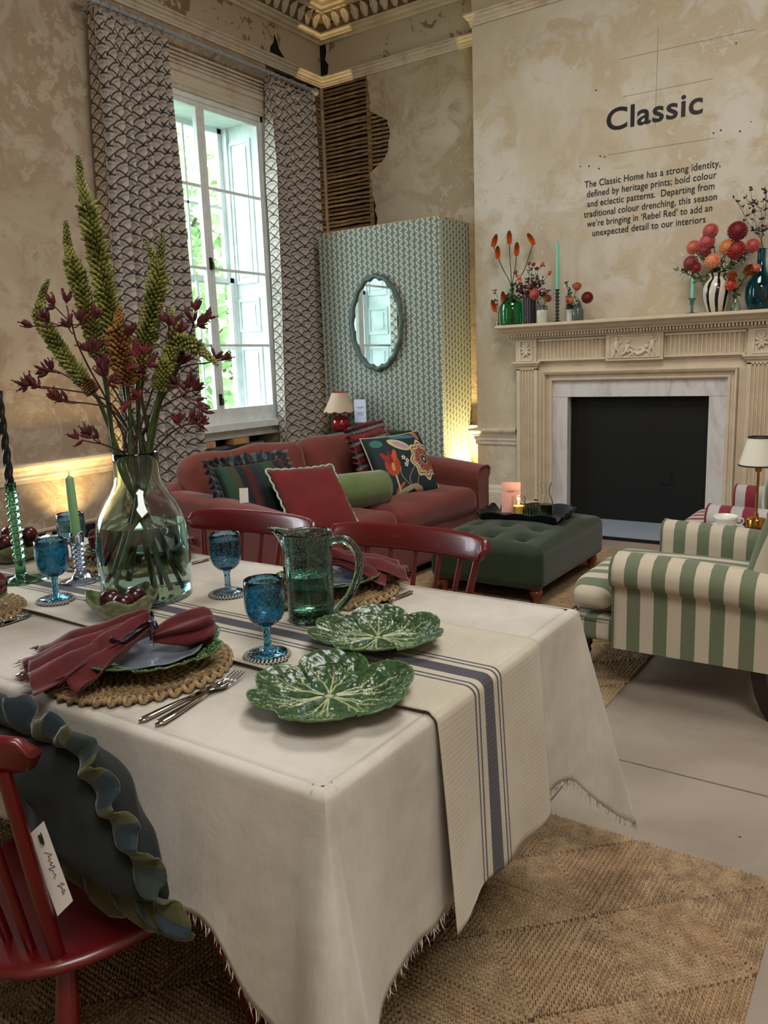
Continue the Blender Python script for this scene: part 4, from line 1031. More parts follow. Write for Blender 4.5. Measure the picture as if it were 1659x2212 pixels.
# ---------------------------------------------------------------- dining table, cloth, runner
TX0, TX1, TY0, TY1, TT_ = -2.86, -.69, .828, 1.86, .757
dt = thing('dining_table', 'long wooden dining table hidden under the linen cloth', 'table', ((TX0+TX1)/2, (TY0+TY1)/2, 0))
m_tabw = plain('table_wood', (.40, .27, .18), .6)
hx, hy = (TX1-TX0)/2, (TY1-TY0)/2
MB().box(-hx+.006, -hy+.006, .725, hx-.006, hy-.006, TT_-.004).obj('tabletop', m_tabw, dt, smooth=False)
for sx in (-1, 1):
    for sy in (-1, 1): MB().box(-.035, -.035, 0, .035, .035, .725).obj('leg', m_tabw, dt, loc=(sx*(hx-.22), sy*(hy-.2), 0), smooth=False)
b = B('washed_cream_linen'); v = b.tc(); n = b.noise(4, 6, .6); w = b.noise(700, 2); cr = b.noise(7, 4, .55, dist=.2)
thr = b.noise(260, 2, v=b.scale(v, (1, .08, .08)))+b.noise(260, 2, v=b.scale(v, (.08, 1, .08)))
m_linen = b.out(b.mix((n*.7+thr*.12).sm(.30, .62), (.64, .61, .565), (.73, .705, .67)), .85, bump=cr*1.8+thr*.18+w*.15, bstr=.25, bdist=.012, sheen=.2)
def stations():
    """(top xy, hem xyz) round the table, anticlockwise from the near-left corner"""
    S = []
    def side(x0, y0, x1, y1, nx, ny, n, seed):
        for i in range(n):
            t = (i+.5)/n; px, py = x0+(x1-x0)*t, y0+(y1-y0)*t
            sh_ = nx != 0
            o = (.008+.005*math.sin(t*14+seed)+.004*math.sin(t*29+seed*2)) if sh_ else (.022+.014*math.sin(t*14+seed)+.012*math.sin(t*29+seed*2)); z = .362+.008*math.sin(t*11+seed)
            if not sh_:
                k_ = min(1, max(0, (-.74-px)/.20)); z = z*(1-k_)+.485*k_+.006*math.sin(px*9); o += .012*k_
            S.append(((px, py), (px+nx*o, py+ny*o, z)))
    def corner(cx_, cy_, nx, ny, rev, seed):
        # control points in the frame (u along first side outward dir ny, w along second side)
        pts = [(-.16, .035, .37), (-.06, .05, .33), (.015, .115, .24), (.075, .135, .17), (.125, .105, .15), (.105, .03, .20), (.050, -.03, .27), (.020, -.09, .335), (.012, -.17, .362)]
        tops = [(-.13, 0), (-.05, 0), (-.012, 0), (-.004, 0), (0, 0), (0, -.003), (0, -.012), (0, -.05), (0, -.13)]
        L = []
        for (a, c, z), (ta, tc_) in zip(pts, tops):
            # a: outward along x dir (nx), c: outward along y dir (ny); for the near-right corner: x+=a, y-=c
            L.append(((cx_+nx*ta, cy_+ny*tc_), (cx_+nx*a, cy_+ny*c, z)))
        return L[::-1] if rev else L
    g = .2
    side(TX0+g, TY0, TX1-g, TY0, 0, -1, 26, 1.0); S += corner(TX1, TY0, 1, -1, False, 0)
    side(TX1, TY0+g, TX1, TY1-g, 1, 0, 12, 2.0); S += corner(TX1, TY1, 1, 1, True, 1)
    side(TX1-g, TY1, TX0+g, TY1, 0, 1, 26, 3.0); S += corner(TX0, TY1, -1, 1, False, 2)
    side(TX0, TY1-g, TX0, TY0+g, -1, 0, 12, 4.0); S += corner(TX0, TY0, -1, -1, True, 3)
    return S
ST = stations()
def densify(S, k):
    n = len(S); T = [Vector((a[0], a[1], 0)) for a, h in S]; H_ = [Vector(h) for a, h in S]; A, Bv = [], []
    for i in range(n):
        for j in range(k):
            t = j/k
            def cr_(P): a, b_, c, d = P[(i-1) % n], P[i], P[(i+1) % n], P[(i+2) % n]; return .5*((2*b_)+(c-a)*t+(2*a-5*b_+4*c-d)*t*t+(3*b_-a-3*c+d)*t**3)
            A.append(T[i].lerp(T[(i+1) % n], t)); Bv.append(cr_(H_))
    return A, Bv
A_, H_ = densify(ST, 8); NR = len(A_); P = []
cxm, cym = (TX0+TX1)/2, (TY0+TY1)/2; R_ = .012
for i in range(NR):
    a, h = A_[i], H_[i]; row = []
    inx = Vector((a.x-math.copysign(min(.02, 1), a.x-cxm)*(1 if abs(abs(a.x-cxm)-hx) < .03 else 0), a.y-math.copysign(.02, a.y-cym)*(1 if abs(abs(a.y-cym)-hy) < .03 else 0), 0))
    row.append((inx.x, inx.y, TT_)); 
    for q in range(1, 4):
        an = q/4*PI/2; f = 1-math.cos(an); gq = math.sin(an)
        row.append((inx.x+(a.x-inx.x)*gq, inx.y+(a.y-inx.y)*gq, TT_-R_*f))
    for q in range(0, 27):
        t = q/26; sag = 1+0*t; x = a.x+(h.x-a.x)*t**1.0; y = a.y+(h.y-a.y)*t**1.0; z = TT_-R_+(h.z-TT_+R_)*t
        wv = .004*t*mnoise.noise(Vector((x*7, y*7, z*3)))
        row.append((x+wv, y+wv, z))
    P.append(row)
cloth = MB().grid(P, closeu=True)
# top sheet: fan from the ring's first loop to a fine grid is not needed: a planar grid with small creases
nx_, ny_ = 110, 52; G = []
for i in range(nx_+1):
    row = []
    for j in range(ny_+1):
        x = TX0+.02+(TX1-TX0-.04)*i/nx_; y = TY0+.02+(TY1-TY0-.04)*j/ny_
        e = min(1, min(x-TX0-.02, TX1-.02-x, y-TY0-.02, TY1-.02-y)/.05)
        row.append((x, y, TT_+e*.0013*(mnoise.noise(Vector((x*6, y*6, 0)))+.4)))
    G.append(row)
cloth.grid(G, flip=False); cloth.box(TX0+.006, TY0+.006, TT_-.0035, TX1-.006, TY1-.006, TT_-.0020); cloth.weld = True
oc = cloth.obj('tablecloth', m_linen, sharp=0); tag(oc, 'washed cream linen tablecloth draped to frayed hems over the long table', 'tablecloth')
so = oc.modifiers.new('thick', 'SOLIDIFY'); so.thickness = .0016; so.offset = -1
# frayed hem
rn = random.Random(4); fr = MB()
for i in range(NR):
    if not (H_[i].x > -1.3 or H_[i].y < .7): continue
    for k in range(2):
        p = H_[i].lerp(H_[(i+1) % NR], rn.random()); L = rn.uniform(.014, .032); d = Vector((rn.uniform(-.25, .25), rn.uniform(-.25, .25), -1)).normalized()
        sd = Vector((d.y, -d.x, .0)); sd = Vector((rn.uniform(-1, 1), rn.uniform(-1, 1), 0)).normalized()*.0011
        q = p+d*L*.5+Vector((rn.uniform(-.003, .003), rn.uniform(-.003, .003), 0)); e = q+d*L*.5+Vector((rn.uniform(-.005, .005), rn.uniform(-.005, .005), 0)); p = p+Vector((0, 0, .003))
        fr.add([tuple(p-sd), tuple(p+sd), tuple(q+sd), tuple(q-sd), tuple(e)], [(0, 1, 2, 3), (3, 2, 4)])
f_ = fr.obj('frayed_fringe', m_linen, oc, smooth=False); f_['kind'] = 'stuff'
# runner
b = B('striped_runner_linen'); uv = b.tc('UV'); u, v_, _ = b.xyz(uv); w = b.noise(420, 2); zig = ((u*900).sin()*.5+.5)
def band(c, a0, a1, dens=.72, col_=(.055, .075, .19)):
    m = (v_.gt(a0)*v_.lt(a1)); tw = ((u*700+v_*2600).sin()*.5+.5).gt(1-dens); return b.mix(m*(tw*.35+.65), c, col_)
c = b.mix((b.noise(5, 4)*.6+w*.4).sm(.35, .7), (.66, .625, .56), (.74, .71, .655))
for a0, a1 in ((.138, .144), (.153, .159), (.234, .240), (.249, .255)): c = band(c, a0, a1, .8)
c = band(c, .178, .218, .80); 
chev = ((u*620).sin()*.5+.5)*((v_*3200+(u*620).sin()*1.5).sin()*.5+.5)
m_runner = b.out(c, .88, bump=chev+w*.6, bstr=.35, bdist=.0015, sheen=.15)
RY0, RY1 = 1.140, 1.588; n = 40; path_r = []
zt = TT_+.0055; xo = TX1+.007
for x in np.linspace(TX0-.006, TX1-.012, 60): path_r.append((x, zt, 0))
for k in range(1, 7): a = k/6*PI/2; path_r.append((TX1-.012+.022*math.sin(a), zt-.018*(1-math.cos(a)), 0))
for k in range(1, 31): path_r.append((TX1+.010, zt-.018-(zt-.018-.345)*k/30, k/30))
path_l = [(TX0-.022, zt-.016-(zt-.35)*k/12, k/12) for k in range(12, 0, -1)]
P = []; full_r = path_l+path_r; uu = 0; U = []
for i, (x, z, t) in enumerate(full_r):
    if i: uu += math.hypot(x-full_r[i-1][0], z-full_r[i-1][1])
    U.append(uu); row = []
    for j in range(n+1):
        s = j/n; y = RY0+(RY1-RY0)*s
        off = t*(.010+.006*math.sin(s*8+.5)+.012+.006*math.sin(s*15))*(1 if x > -1 else -1); edge_ = .012*t**.7*max(0, 1-s*7)
        if z > zt-.001: lift = .004*max(0, 1-s*14)*(1+math.sin(x*9))+.0012*mnoise.noise(Vector((x*7, y*7, 2)))
        else: lift = 0
        row.append((x+off+(edge_ if x > -1 else 0), y-.03*t*max(0, 1-s*2)*.3+.004*math.sin(x*3), z+lift+(.012*math.sin(s*7)*(t if t == 1 else 0))))
    P.append(row)
rm = MB().grid(P, flip=True); me = rm.mesh('table_runner', m_runner, sharp=0)
uvl = me.uv_layers.new(name='UVMap')
for l in me.loops:
    i, j = divmod(l.vertex_index, n+1); uvl.data[l.index].uv = (U[i], (RY1-RY0)*j/n)
rn_o = mk('table_runner', me); tag(rn_o, 'cream woven table runner with navy stripe bands laid along the table', 'table runner'); so = rn_o.modifiers.new('thick', 'SOLIDIFY'); so.thickness = .0025; so.offset = -1
ZT = TT_+.0082      # resting height on the runner
ZC_ = TT_+.0022     # resting height on the cloth

# ---------------------------------------------------------------- chairs
m_redp = B('red_lacquer'); m_redp = m_redp.out((.33, .042, .047), .33, coat=.2)
def make_chair(label, group):
    t = thing('spindle_chair', label, 'chair', (0, 0, 0), 0, group)
    # seat (local front = +y)
    def sfn(Q):
        Q = Q.copy(); y = Q[:, 1]; Q[:, 0] *= 1-.10*(y < 0)*(-y/.22); r2 = (Q[:, 0]/.2)**2+(Q[:, 1]/.2)**2; Q[:, 2] -= .010*np.exp(-r2)*(Q[:, 2] > 0); return Q
    mb = MB(); n = 40; rings = []
    for rr, zz in ((.0, -.018), (.75, -.018), (.93, -.014), (1.0, -.002), (1.0, .006), (.97, .014), (.90, .016), (.6, .010), (.0, .008)):
        ring = []
        for k in range(n):
            a = 2*PI*k/n; c, s = math.cos(a), math.sin(a); q = (abs(c)**3.2+abs(s)**3.2)**(-1/3.2); x, y = .245*q*c*rr, .215*q*s*rr; x *= 1-.13*max(0, -y/.215)
            ring.append((x, y*1.12-.018, .405+zz))
        rings.append(ring)
    mb.grid(rings, closev=True, flip=True).obj('seat', m_redp, t, sharp=60)
    for sx in (-1, 1):
        for sy in (-1, 1):
            top = Vector((sx*.15, sy*.135, .392)); ft = Vector((sx*.235, sy*.215, 0)); MB().tube([top, top.lerp(ft, .35), ft], [.017, .0215, .0145], 16).obj('leg', m_redp, t)
    # top rail
    P = []; n = 36; 
    for i in range(n+1):
        s = -1+2*i/n; x = .288*math.sin(s*1.15)/math.sin(1.15); y = -.285+.080*s*s; h = .040*(1-abs(s)**5*.35)*(1 if abs(s) < .999 else .3); th = .011+.004*abs(s)
        d = Vector((math.cos(s*1.15)*1.0, .16*s*1.6, 0)).normalized(); nrm = Vector((-d.y, d.x, 0)); ring = []
        for k in range(16):
            a = 2*PI*k/16; c, sn = math.cos(a), math.sin(a); ring.append(tuple(Vector((x, y, .835+.004*s*s))+nrm*th*math.copysign(abs(c)**.7, c)+Vector((0, 0, 1))*h*math.copysign(abs(sn)**.8, sn)+nrm*-.012*(sn)))
        P.append(ring)
    mb = MB().grid(P, closev=True); m = 16; mb.f.append(tuple(reversed(range(m)))); mb.f.append(tuple(n*m+j for j in range(m))); mb.obj('top_rail', m_redp, t, sharp=60)
    for i in range(7):
        s = -.78+1.56*i/6; x = .288*math.sin(s*1.15)/math.sin(1.15); y = -.285+.080*s*s; b0 = Vector((x*.72, -.200+.08*s*s*.8, .412)); b1 = Vector((x, y, .812)); r0 = .0125 if i in (0, 6) else .0085
        MB().tube([b0, b0.lerp(b1, .5), b1], [r0*1.0, r0*1.05, r0*.85], 12).obj('spindle', m_redp, t)
    return t
ch = make_chair('red spindle-back chair across the table, nearer to the flower vase', 'red chairs round the table'); ch.location = (-1.95, 1.79, 0); ch.rotation_euler = (0, 0, PI+.03)
c_ = copy_tree(ch); c_['label'] = 'red spindle-back chair across the table, next to the green ottoman'; c_.location = (-1.315, 1.80, 0); c_.rotation_euler = (0, 0, PI-.02)
c_ = copy_tree(ch); c_['label'] = 'red spindle-back chair in the foreground holding the ruffled dark cushion'; c_.location = (-1.305, .835, 0); c_.rotation_euler = (0, 0, -.12)
# foreground cushion with ruffle
m_dkgreen = fabric('bottle_green_velvet', (.030, .062, .058), sheen=.05, weave=200, bstr=.12)
b = B('olive_navy_ruffle'); uvv = b.tc('UV'); u, v_, _ = b.xyz(uvv); nn = b.noise(90, 3); t = (u*1.0/.055).mod(2).floor(); t3 = (u/.055).mod(3).floor()
m_ruf = b.out(b.mix(nn.sm(.3, .7)*.35, b.mix(t, (.22, .22, .08), b.mix(t3.gt(1.5), (.07, .13, .17), (.09, .15, .13))), (.12, .14, .10)), .8, bump=nn, bstr=.15, bdist=.003, sheen=.2)
cu = thing('ruffled_cushion', 'bottle green velvet cushion with an olive and navy ruffle on the foreground chair', 'cushion', (-1.195, .735, .655), rot=rotm(-.10, .16, -.10))
cov = pillow(.38, .27, .15, n=34, seed=21, wr=.02).obj('cover', m_dkgreen, cu, sharp=0); SHR = Matrix(((1, 0, -.42, 0), (0, 1, 0, 0), (0, 0, 1, 0), (0, 0, 0, 1))); cov.data.transform(SHR)
ed = pillow_edge(.38, .27, n=34); N = len(ed)*5; P = []; cen = Vector(); UU = []
rn = random.Random(9); ruffp = [rn.uniform(-.6, .6) for _ in range(60)]
for i in range(N):
    q = i/5; a, c2_ = ed[int(q) % len(ed)], ed[(int(q)+1) % len(ed)]; p = a.lerp(c2_, q-int(q)); d = (p-cen).normalized(); ph = 2*PI*20*i/N; ph += 1.6*fbm(i*.02, 2, 4); ph += ruffp[int(20*i/N)]*math.sin(PI*((20*i/N) % 1)); row = []
    for k in range(8):
        uq = k/7; row.append(tuple(p*(.97)+d*(.066*uq*(1+.3*fbm(i*.045, 3, 1)))+Vector((0, -.012-(.013+.010*fbm(i*.03, 7, 2))*uq**.7*math.sin(ph)-.014*math.sin(PI*uq), 0))+Vector((.010*fbm(i*.06, uq*2, 5)*uq, 0, (.008*math.cos(ph)+.012*fbm(i*.05, 1, 9))*uq))))
    P.append(row)
mbr = MB().grid(P, closeu=True); me = mbr.mesh('ruffle', m_ruf, sharp=0); me.transform(SHR); uvl = me.uv_layers.new(name='UVMap')
for l in me.loops:
    i, j = divmod(l.vertex_index, 8); uvl.data[l.index].uv = (i/N*1.98, j/7)
o = mk('ruffle', me, cu); so = o.modifiers.new('thick', 'SOLIDIFY'); so.thickness = .0025
tg = MB(); tg.v = [(-.020, 0, .062), (.012, 0, .087), (.022, 0, -.07), (-.012, 0, -.100)]; tg.v = [(x, y, z) for x, y, z in tg.v]+[(x, y+.0006, z) for x, y, z in tg.v]
tg.f = [(3, 2, 1, 0), (4, 5, 6, 7), (0, 1, 5, 4), (1, 2, 6, 5), (2, 3, 7, 6), (3, 0, 4, 7)]
tgo = tg.obj('price_tag', m_tag, cu, loc=(.085, -.094, -.045), rot=(.05, .10, .62), smooth=False)
MB().tube([(-.002, -.001, .062), (.0, -.004, .05), (.002, -.002, .045), (.001, .002, .07), (.0, .012, .085)], .0016, 6).obj('tag_cord', m_cord, tgo)
# handwriting on the tag
m_pen = plain('pen_ink', (.15, .15, .18), .6)
hw = MB(); 
def scrib(x0, z0, L, n, seed):
    r = random.Random(seed); pts = [(x0+r.uniform(-.0035, .0035)+(.0035 if k % 2 else -.0035), -.0006, z0-L*k/n) for k in range(n+1)]; hw.tube(spline(pts, 4), .00045, 4)
scrib(.004, .028, .052, 13, 1); scrib(.010, -.032, .024, 8, 2); hw.obj('handwriting', m_pen, tgo)
# ---------------------------------------------------------------- glassware
g_blue = glass('blue_bubble_glass', (.42, .70, .82), seeds=.35); g_smoke = glass('smoke_blue_glass', (.52, .67, .76), seeds=.35); g_pale = glass('pale_blue_glass', (.62, .78, .84), seeds=.3)
g_green = glass('sea_green_glass', (.42, .72, .56)); g_jug = glass('green_bubble_glass', (.68, .83, .78), seeds=.30); g_vase = glass('bottle_clear_glass', (.90, .97, .95)); g_lilac = glass('lilac_clear_glass', (.78, .84, .95))
def goblet(label, loc, mat, rz=0, ht=.165):
    t = thing('goblet', label, 'goblet', loc, rz, 'blue glass goblets on the table'); k = ht/.165
    bowl = [(0, .062), (.012, .062), (.024, .067), (.036, .079), (.0425, .097), (.0445, .12), (.0435, .145), (.043, .165)]
    inner = [(r-.0028 if r > .004 else 0, z+.0045 if r < .03 else z) for r, z in bowl]
    MB().lathe([(r, z*k) for r, z in bowl]+[(bowl[-1][0]-.0014, .1662*k)]+[(r, z*k) for r, z in reversed(inner)], 48).obj('bowl', mat, t, sharp=0)
    MB().lathe([(r, z*k) for r, z in [(0, .006), (.0105, .010), (.0085, .016), (.008, .05), (.0105, .060), (.0, .064)]], 24).obj('stem', mat, t, sharp=0)
    MB().lathe([(0, 0), (.040, .0), (.0425, .0015), (.041, .0035), (.02, .0075), (.0, .0085)], 44).obj('foot', mat, t, sharp=0)
    return t
b = B('black_white_braid'); uv = b.tc('UV'); u, v_, _ = b.xyz(uv); 
m_braid = b.out(b.mix(((u*1.0+(v_*2*PI).sin()*.35).frac()).lt(.5), (.045, .05, .06), (.66, .65, .62)), .85, bump=b.noise(300, 2), bstr=.3, bdist=.002)
def coaster_mesh():
    mb = MB(); P = []; turns = 5; n = 200*1; UVs = []; r0, r1 = .006, .0535
    me_pts = []
    for i in range(n*2+1):
        t = i/(n*2); a = 2*PI*turns*t; r = r0+(r1-r0)*t; me_pts.append((r*math.cos(a), r*math.sin(a), .0042))
    L = [0]
    for p, q in zip(me_pts, me_pts[1:]): L.append(L[-1]+math.dist(p, q))
    mb.tube(me_pts, .0050, 8, squash=(1.0, .8)); me = mb.mesh('braid', m_braid, sharp=0); uvl = me.uv_layers.new(name='UVMap')
    for l in me.loops:
        i, j = divmod(min(l.vertex_index, (n*2+1)*8-1), 8); uvl.data[l.index].uv = (L[i]/.0085, j/8)
    return me
CM = coaster_mesh()
def coaster(label, loc):
    o = mk('coaster', CM, loc=loc); return tag(o, label, 'coaster', 'braided coasters under the goblets')
CT = ZT+.0086
spots = [((-1.145, 1.207), g_blue, 'blue bubbled glass goblet in front of the green jug', 'round black and white braided coaster in front of the green jug', 1.0),
         ((-1.573, 1.515), g_smoke, 'smoky blue goblet standing right of the flower vase', 'round black and white braided coaster right of the flower vase', 1.0),
         ((-1.966, 1.243), g_blue, 'bright blue goblet standing left of the flower vase', 'round black and white braided coaster left of the flower vase', 1.0)]
for (x, y), m, l1, l2, k in spots: coaster(l2, (x, y, ZT)); goblet(l1, (x, y, CT), m)
coaster('braided coaster behind the clear glass candlestick', (-2.235, 1.515, ZT)); goblet('pale grey blue goblet behind the light green candle', (-2.285, 1.525, CT), g_pale)
# big vase
VX, VY = -1.765, 1.395
vs = thing('flower_vase', 'big clear bottle-shaped glass vase of water in the middle of the table', 'vase', (VX, VY, ZT))
prof = [(0, 0), (.112, 0), (.119, .004), (.122, .015), (.125, .10), (.125, .165), (.122, .205), (.110, .240), (.093, .272), (.076, .298), (.064, .322), (.0605, .345), (.060, .38), (.0625, .404)]
W_ = .0045; inner = [(max(r-W_, 0), z) for r, z in prof[2:]]
MB().lathe(prof+[(.0605, .4055)]+list(reversed(inner))+[(.110, .014), (0, .012)], 72).obj('glass_body', g_vase, vs, sharp=0)
wz = .212
wp = [(0, .0125), (.110, .0145), (.118, .02), (.1210, .10), (.1212, .165), (.1182, .205), (.1165, wz), (0, wz)]
MB().lathe([(r-.0006 if r > .01 else 0, z) for r, z in wp], 72).obj('water', glass('vase_water', (.93, .98, .97), ior=1.33), vs, sharp=30)
# jug
jg = thing('glass_jug', 'green bubbled glass jug half full of water on the runner', 'jug', (-1.222, 1.452, ZT), .0)
N = 64; prof = [(.050, 0), (.056, .002), (.058, .012), (.0575, .06), (.0575, .12), (.0575, .17), (.0575, .20), (.0585, .215), (.060, .222)]
def jring(r, z, sp):
    out = []
    for k in range(N):
        a = 2*PI*k/N; da = (a-PI*1.0+PI) % (2*PI)-PI; s_ = math.exp(-(da/.30)**2)*sp; out.append(((r+.040*s_)*math.cos(a), (r+.040*s_)*math.sin(a)*(1-.0*s_), z+.012*s_))
    return out
P = [[(0, 0, 0)]*N]
for r, z in prof: P.append(jring(r, z, max(0, (z-.165)/.057)**1.6))
P.append(jring(.0585, .2235, 1))
for r, z in reversed(prof[2:]): P.append(jring(r-.0032, z, max(0, (z-.165)/.057)**1.6))
P.append(jring(.045, .012, 0)); P.append([(0, 0, .012)]*N)
MB().grid(P, closev=True, flip=True).obj('body', g_jug, jg, sharp=0)
MB().lathe([(0, .0125), (.045, .0125), (.0535, .0165), (.0546, .06), (.0546, .118), (0, .118)], 56).obj('water', glass('jug_water', (.84, .90, .86), ior=1.33), jg, sharp=30)
MB().tube(spline([(.052, 0, .195), (.068, 0, .203), (.098, 0, .200), (.124, 0, .165), (.121, 0, .115), (.098, 0, .065), (.072, 0, .035), (.060, 0, .022), (.068, 0, .012)], 8), [.008]*5+[.0085]*55+[.006]*5, 14, squash=(1, 1.25)).obj('handle', g_jug, jg, sharp=0)
jg.rotation_euler = (0, 0, .42)   # spout to the left of the picture, handle to the right
# candlesticks
gs = thing('green_candlestick', 'tall green glass candlestick of stacked beads by the black candle', 'candlestick', (-2.285, 1.335, ZT))
prof = [(0, 0), (.084, 0), (.086, .002), (.07, .006), (.02, .012), (.0155, .02), (.0155, .058), (.018, .064)]
z = .066
for k in range(9):
    for a in np.linspace(0, PI, 7)[:-1]: prof.append((.0105+.0095*math.sin(a), z+.0215*(a/PI)))
    z += .0215
prof += [(.016, z+.002), (.022, z+.006), (.012, z+.010), (.0155, z+.016), (.0160, z+.040), (.017, z+.042), (.0125, z+.041), (.0125, z+.018), (0, z+.016)]
MB().lathe(prof, 40).obj('glass_stem', g_green, gs, sharp=0)
cz0 = ZT+z+.019
tc_ = thing('black_twisted_candle', 'black twisted dinner candle in the green beaded candlestick', 'candle', (-2.285, 1.335, cz0))
P = []
for i in range(90):
    t = i/89; zz = t*.30; row = []
    for k in range(24): a = 2*PI*k/24; r = (.0112+.0028*math.cos(3*(a-zz*46)))*(1-.25*t)*(1 if t > .12 else .95); r = min(r, .0118) if t < .10 else r; row.append((r*math.cos(a), r*math.sin(a), zz))
    P.append(row)
mb = MB().grid(P, closev=True, flip=True); mb.f.append(tuple(range(24))); mb.f.append(tuple(89*24+j for j in reversed(range(24)))); mb.obj('wax', B('black_wax').out((.035, .035, .045), .4), tc_, sharp=0)
MB().tube([(0, 0, .298), (.001, 0, .312)], .001, 5).obj('wick', m_cord, tc_)
cs = thing('clear_candlestick', 'low clear lilac glass candlestick with a twisted stem and rippled foot', 'candlestick', (-2.09, 1.41, ZT))
prof = [(0, 0), (.058, 0), (.062, .003), (.058, .006), (.03, .012), (.018, .03), (.014, .04)]
zz = .04
for k in range(5):
    for a in np.linspace(0, PI, 6)[:-1]: prof.append((.010+.0075*math.sin(a), zz+.014*(a/PI)))
    zz += .014
prof += [(.012, zz), (.019, zz+.008), (.0195, zz+.042), (.0165, zz+.042), (.0160, zz+.012), (0, zz+.010)]
MB().lathe(prof, 40).obj('glass_stem', g_lilac, cs, sharp=0)
m_mintwax = B('pale_green_wax').out((.46, .62, .44), .45, sss=.2)
def candle(label, loc, L, r0, r1, mat, tip=.012, tilt=(0, 0, 0)):
    t = thing('dinner_candle', label, 'candle', loc, rot=tilt)
    MB().lathe([(0, 0), (r0, 0), (r1, L-tip), (r1*.75, L-tip*.6), (0, L)], 28).obj('wax', mat, t, sharp=40)
    MB().tube([(0, 0, L-.002), (.001, 0, L+.006), (.004, 0, L+.010)], .0009, 5).obj('wick', m_cord, t); return t
candle('pale green dinner candle in the clear lilac candlestick', (-2.09, 1.41, ZT+zz+.0105), .205, .0145, .0125, m_mintwax, tilt=(0, -.03, 0))

# ---------------------------------------------------------------- ceramics
def leaf_plate_mesh(seed, R=.165, leaves=6, ry=1.0):
    """cabbage-leaf plate: polar grid with lobed rim, overlapping leaves and raised veins"""
    rn = random.Random(seed); nr, na = 70, 260
    A = np.linspace(0, 2*np.pi, na, endpoint=False); T = np.linspace(0, 1, nr)
    lobe = [(i+.5)*2*PI/leaves+rn.uniform(-.12, .12) for i in range(leaves)]; rad = [rn.uniform(.93, 1.05) for _ in range(leaves)]; half = 2*PI/leaves*.62
    def leaf_r(a, i):
        d = (a-lobe[i]+PI) % (2*PI)-PI; q = abs(d)/half; return rad[i]*(1-.30*q**2.6) if q < 1 else 0.0
    segs = []   # vein segments (x0,y0,x1,y1,w)
    for i in range(leaves):
        for off, L in ((0, .88), (-.20, .80), (.20, .80)):
            a = lobe[i]+off*.6; p = Vector((.085*math.cos(a), .085*math.sin(a))); d = a; n = 9
            for k in range(n):
                d += (off*.22 if off else 0)+rn.uniform(-.06, .06); q = p+Vector((math.cos(d), math.sin(d)))*L/n; w = .013*(1-k/n)**1.1+.0022
                segs.append((p.x, p.y, q.x, q.y, w))
                if k >= 2:
                    for s in ((1,) if k % 2 else (-1,)):
                        e = d+s*rn.uniform(.45, .75); c0 = q.copy(); ww = w*.55
                        for m_ in range(4):
                            e -= s*.08; c1 = c0+Vector((math.cos(e), math.sin(e)))*(.055*(1-.1*m_)); segs.append((c0.x, c0.y, c1.x, c1.y, ww)); ww *= .75; c0 = c1
                p = q
    S = np.array(segs); verts = []; vein = []
    RR = np.array([max(leaf_r(a, i) for i in range(leaves)) for a in A])
    own = np.array([max(range(leaves), key=lambda i: leaf_r(a, i)+.02*i*(leaf_r(a, i) > 0)) for a in A])
    X_ = np.outer(T, RR*np.cos(A)); Y_ = np.outer(T, RR*np.sin(A)); pts = np.stack([X_.ravel(), Y_.ravel()], 1)
    D = np.full(len(pts), 9.); 
    for (x0, y0, x1, y1, w) in S:
        dx, dy = x1-x0, y1-y0; L2 = dx*dx+dy*dy; t = np.clip(((pts[:, 0]-x0)*dx+(pts[:, 1]-y0)*dy)/L2, 0, 1); d = np.hypot(pts[:, 0]-x0-t*dx, pts[:, 1]-y0-t*dy)/w; D = np.minimum(D, d)
    rr = np.hypot(pts[:, 0], pts[:, 1]); D = np.minimum(D, rr/.07)
    H = .010*np.clip((rr-.42)/.30, 0, 1)**1.5*(1)+.022*np.clip((rr-.6)/.4, 0, 1)**1.3
    for k in range(len(pts)):
        x, y = pts[k]; ia = k % na; i = own[ia]; a = A[ia]
        # leaves overlap: each leaf rises toward its counter-clockwise edge
        d = (a-lobe[i]+PI) % (2*PI)-PI; H[k] += .0035*(d/half)*min(1, rr[k]*1.6)
        H[k] += .0032*mnoise.noise(Vector((x*9, y*9, seed)))*min(1, rr[k]*3)+.0010*mnoise.noise(Vector((x*24, y*24, seed)))*min(1, rr[k]*4)
    V_ = np.clip(1-D, 0, 1)**.6; H += .0028*V_
    V3 = np.stack([pts[:, 0]*R, pts[:, 1]*R*ry, H*(R/.165)+.0105], 1)
    mb = MB(); mb.grid(V3.reshape(nr, na, 3), closev=True, flip=False)
    n0 = len(mb.v); 
    U3 = V3.copy(); U3[:, 2] -= .0045; U3[:, 2] = np.maximum(U3[:, 2]*1.0, .0); U3[:, :2] *= .995
    keep = list(range(0, nr, 6))+[nr-1] if (nr-1) % 6 else list(range(0, nr, 6)); Q = U3.reshape(nr, na, 3)[keep]
    mb.grid(Q, closev=True, flip=True)
    # rim bridge
    for j in range(na): k = (j+1) % na; a0, a1 = (nr-1)*na+j, (nr-1)*na+k; b0, b1 = n0+(len(keep)-1)*na+j, n0+(len(keep)-1)*na+k; mb.f.append((a1, a0, b0, b1))
    me = mb.mesh('leaf_plate', None, sharp=0)
    at = me.attributes.new('vein', 'FLOAT', 'POINT'); vals = np.concatenate([np.clip((1-D)*1.6, 0, 1), np.zeros(len(mb.v)-n0)]); at.data.foreach_set('value', vals.astype(np.float32))
    at = me.attributes.new('rim', 'FLOAT', 'POINT'); tt = np.repeat(T, na); at.data.foreach_set('value', np.concatenate([(tt > .975).astype(float), np.ones(len(mb.v)-n0)*.6]).astype(np.float32))
    return me
b = B('cabbage_green_glaze'); ve, ri = b.attr('vein'), b.attr('rim'); n = b.noise(45, 6, .7); n2 = b.noise(140, 4)
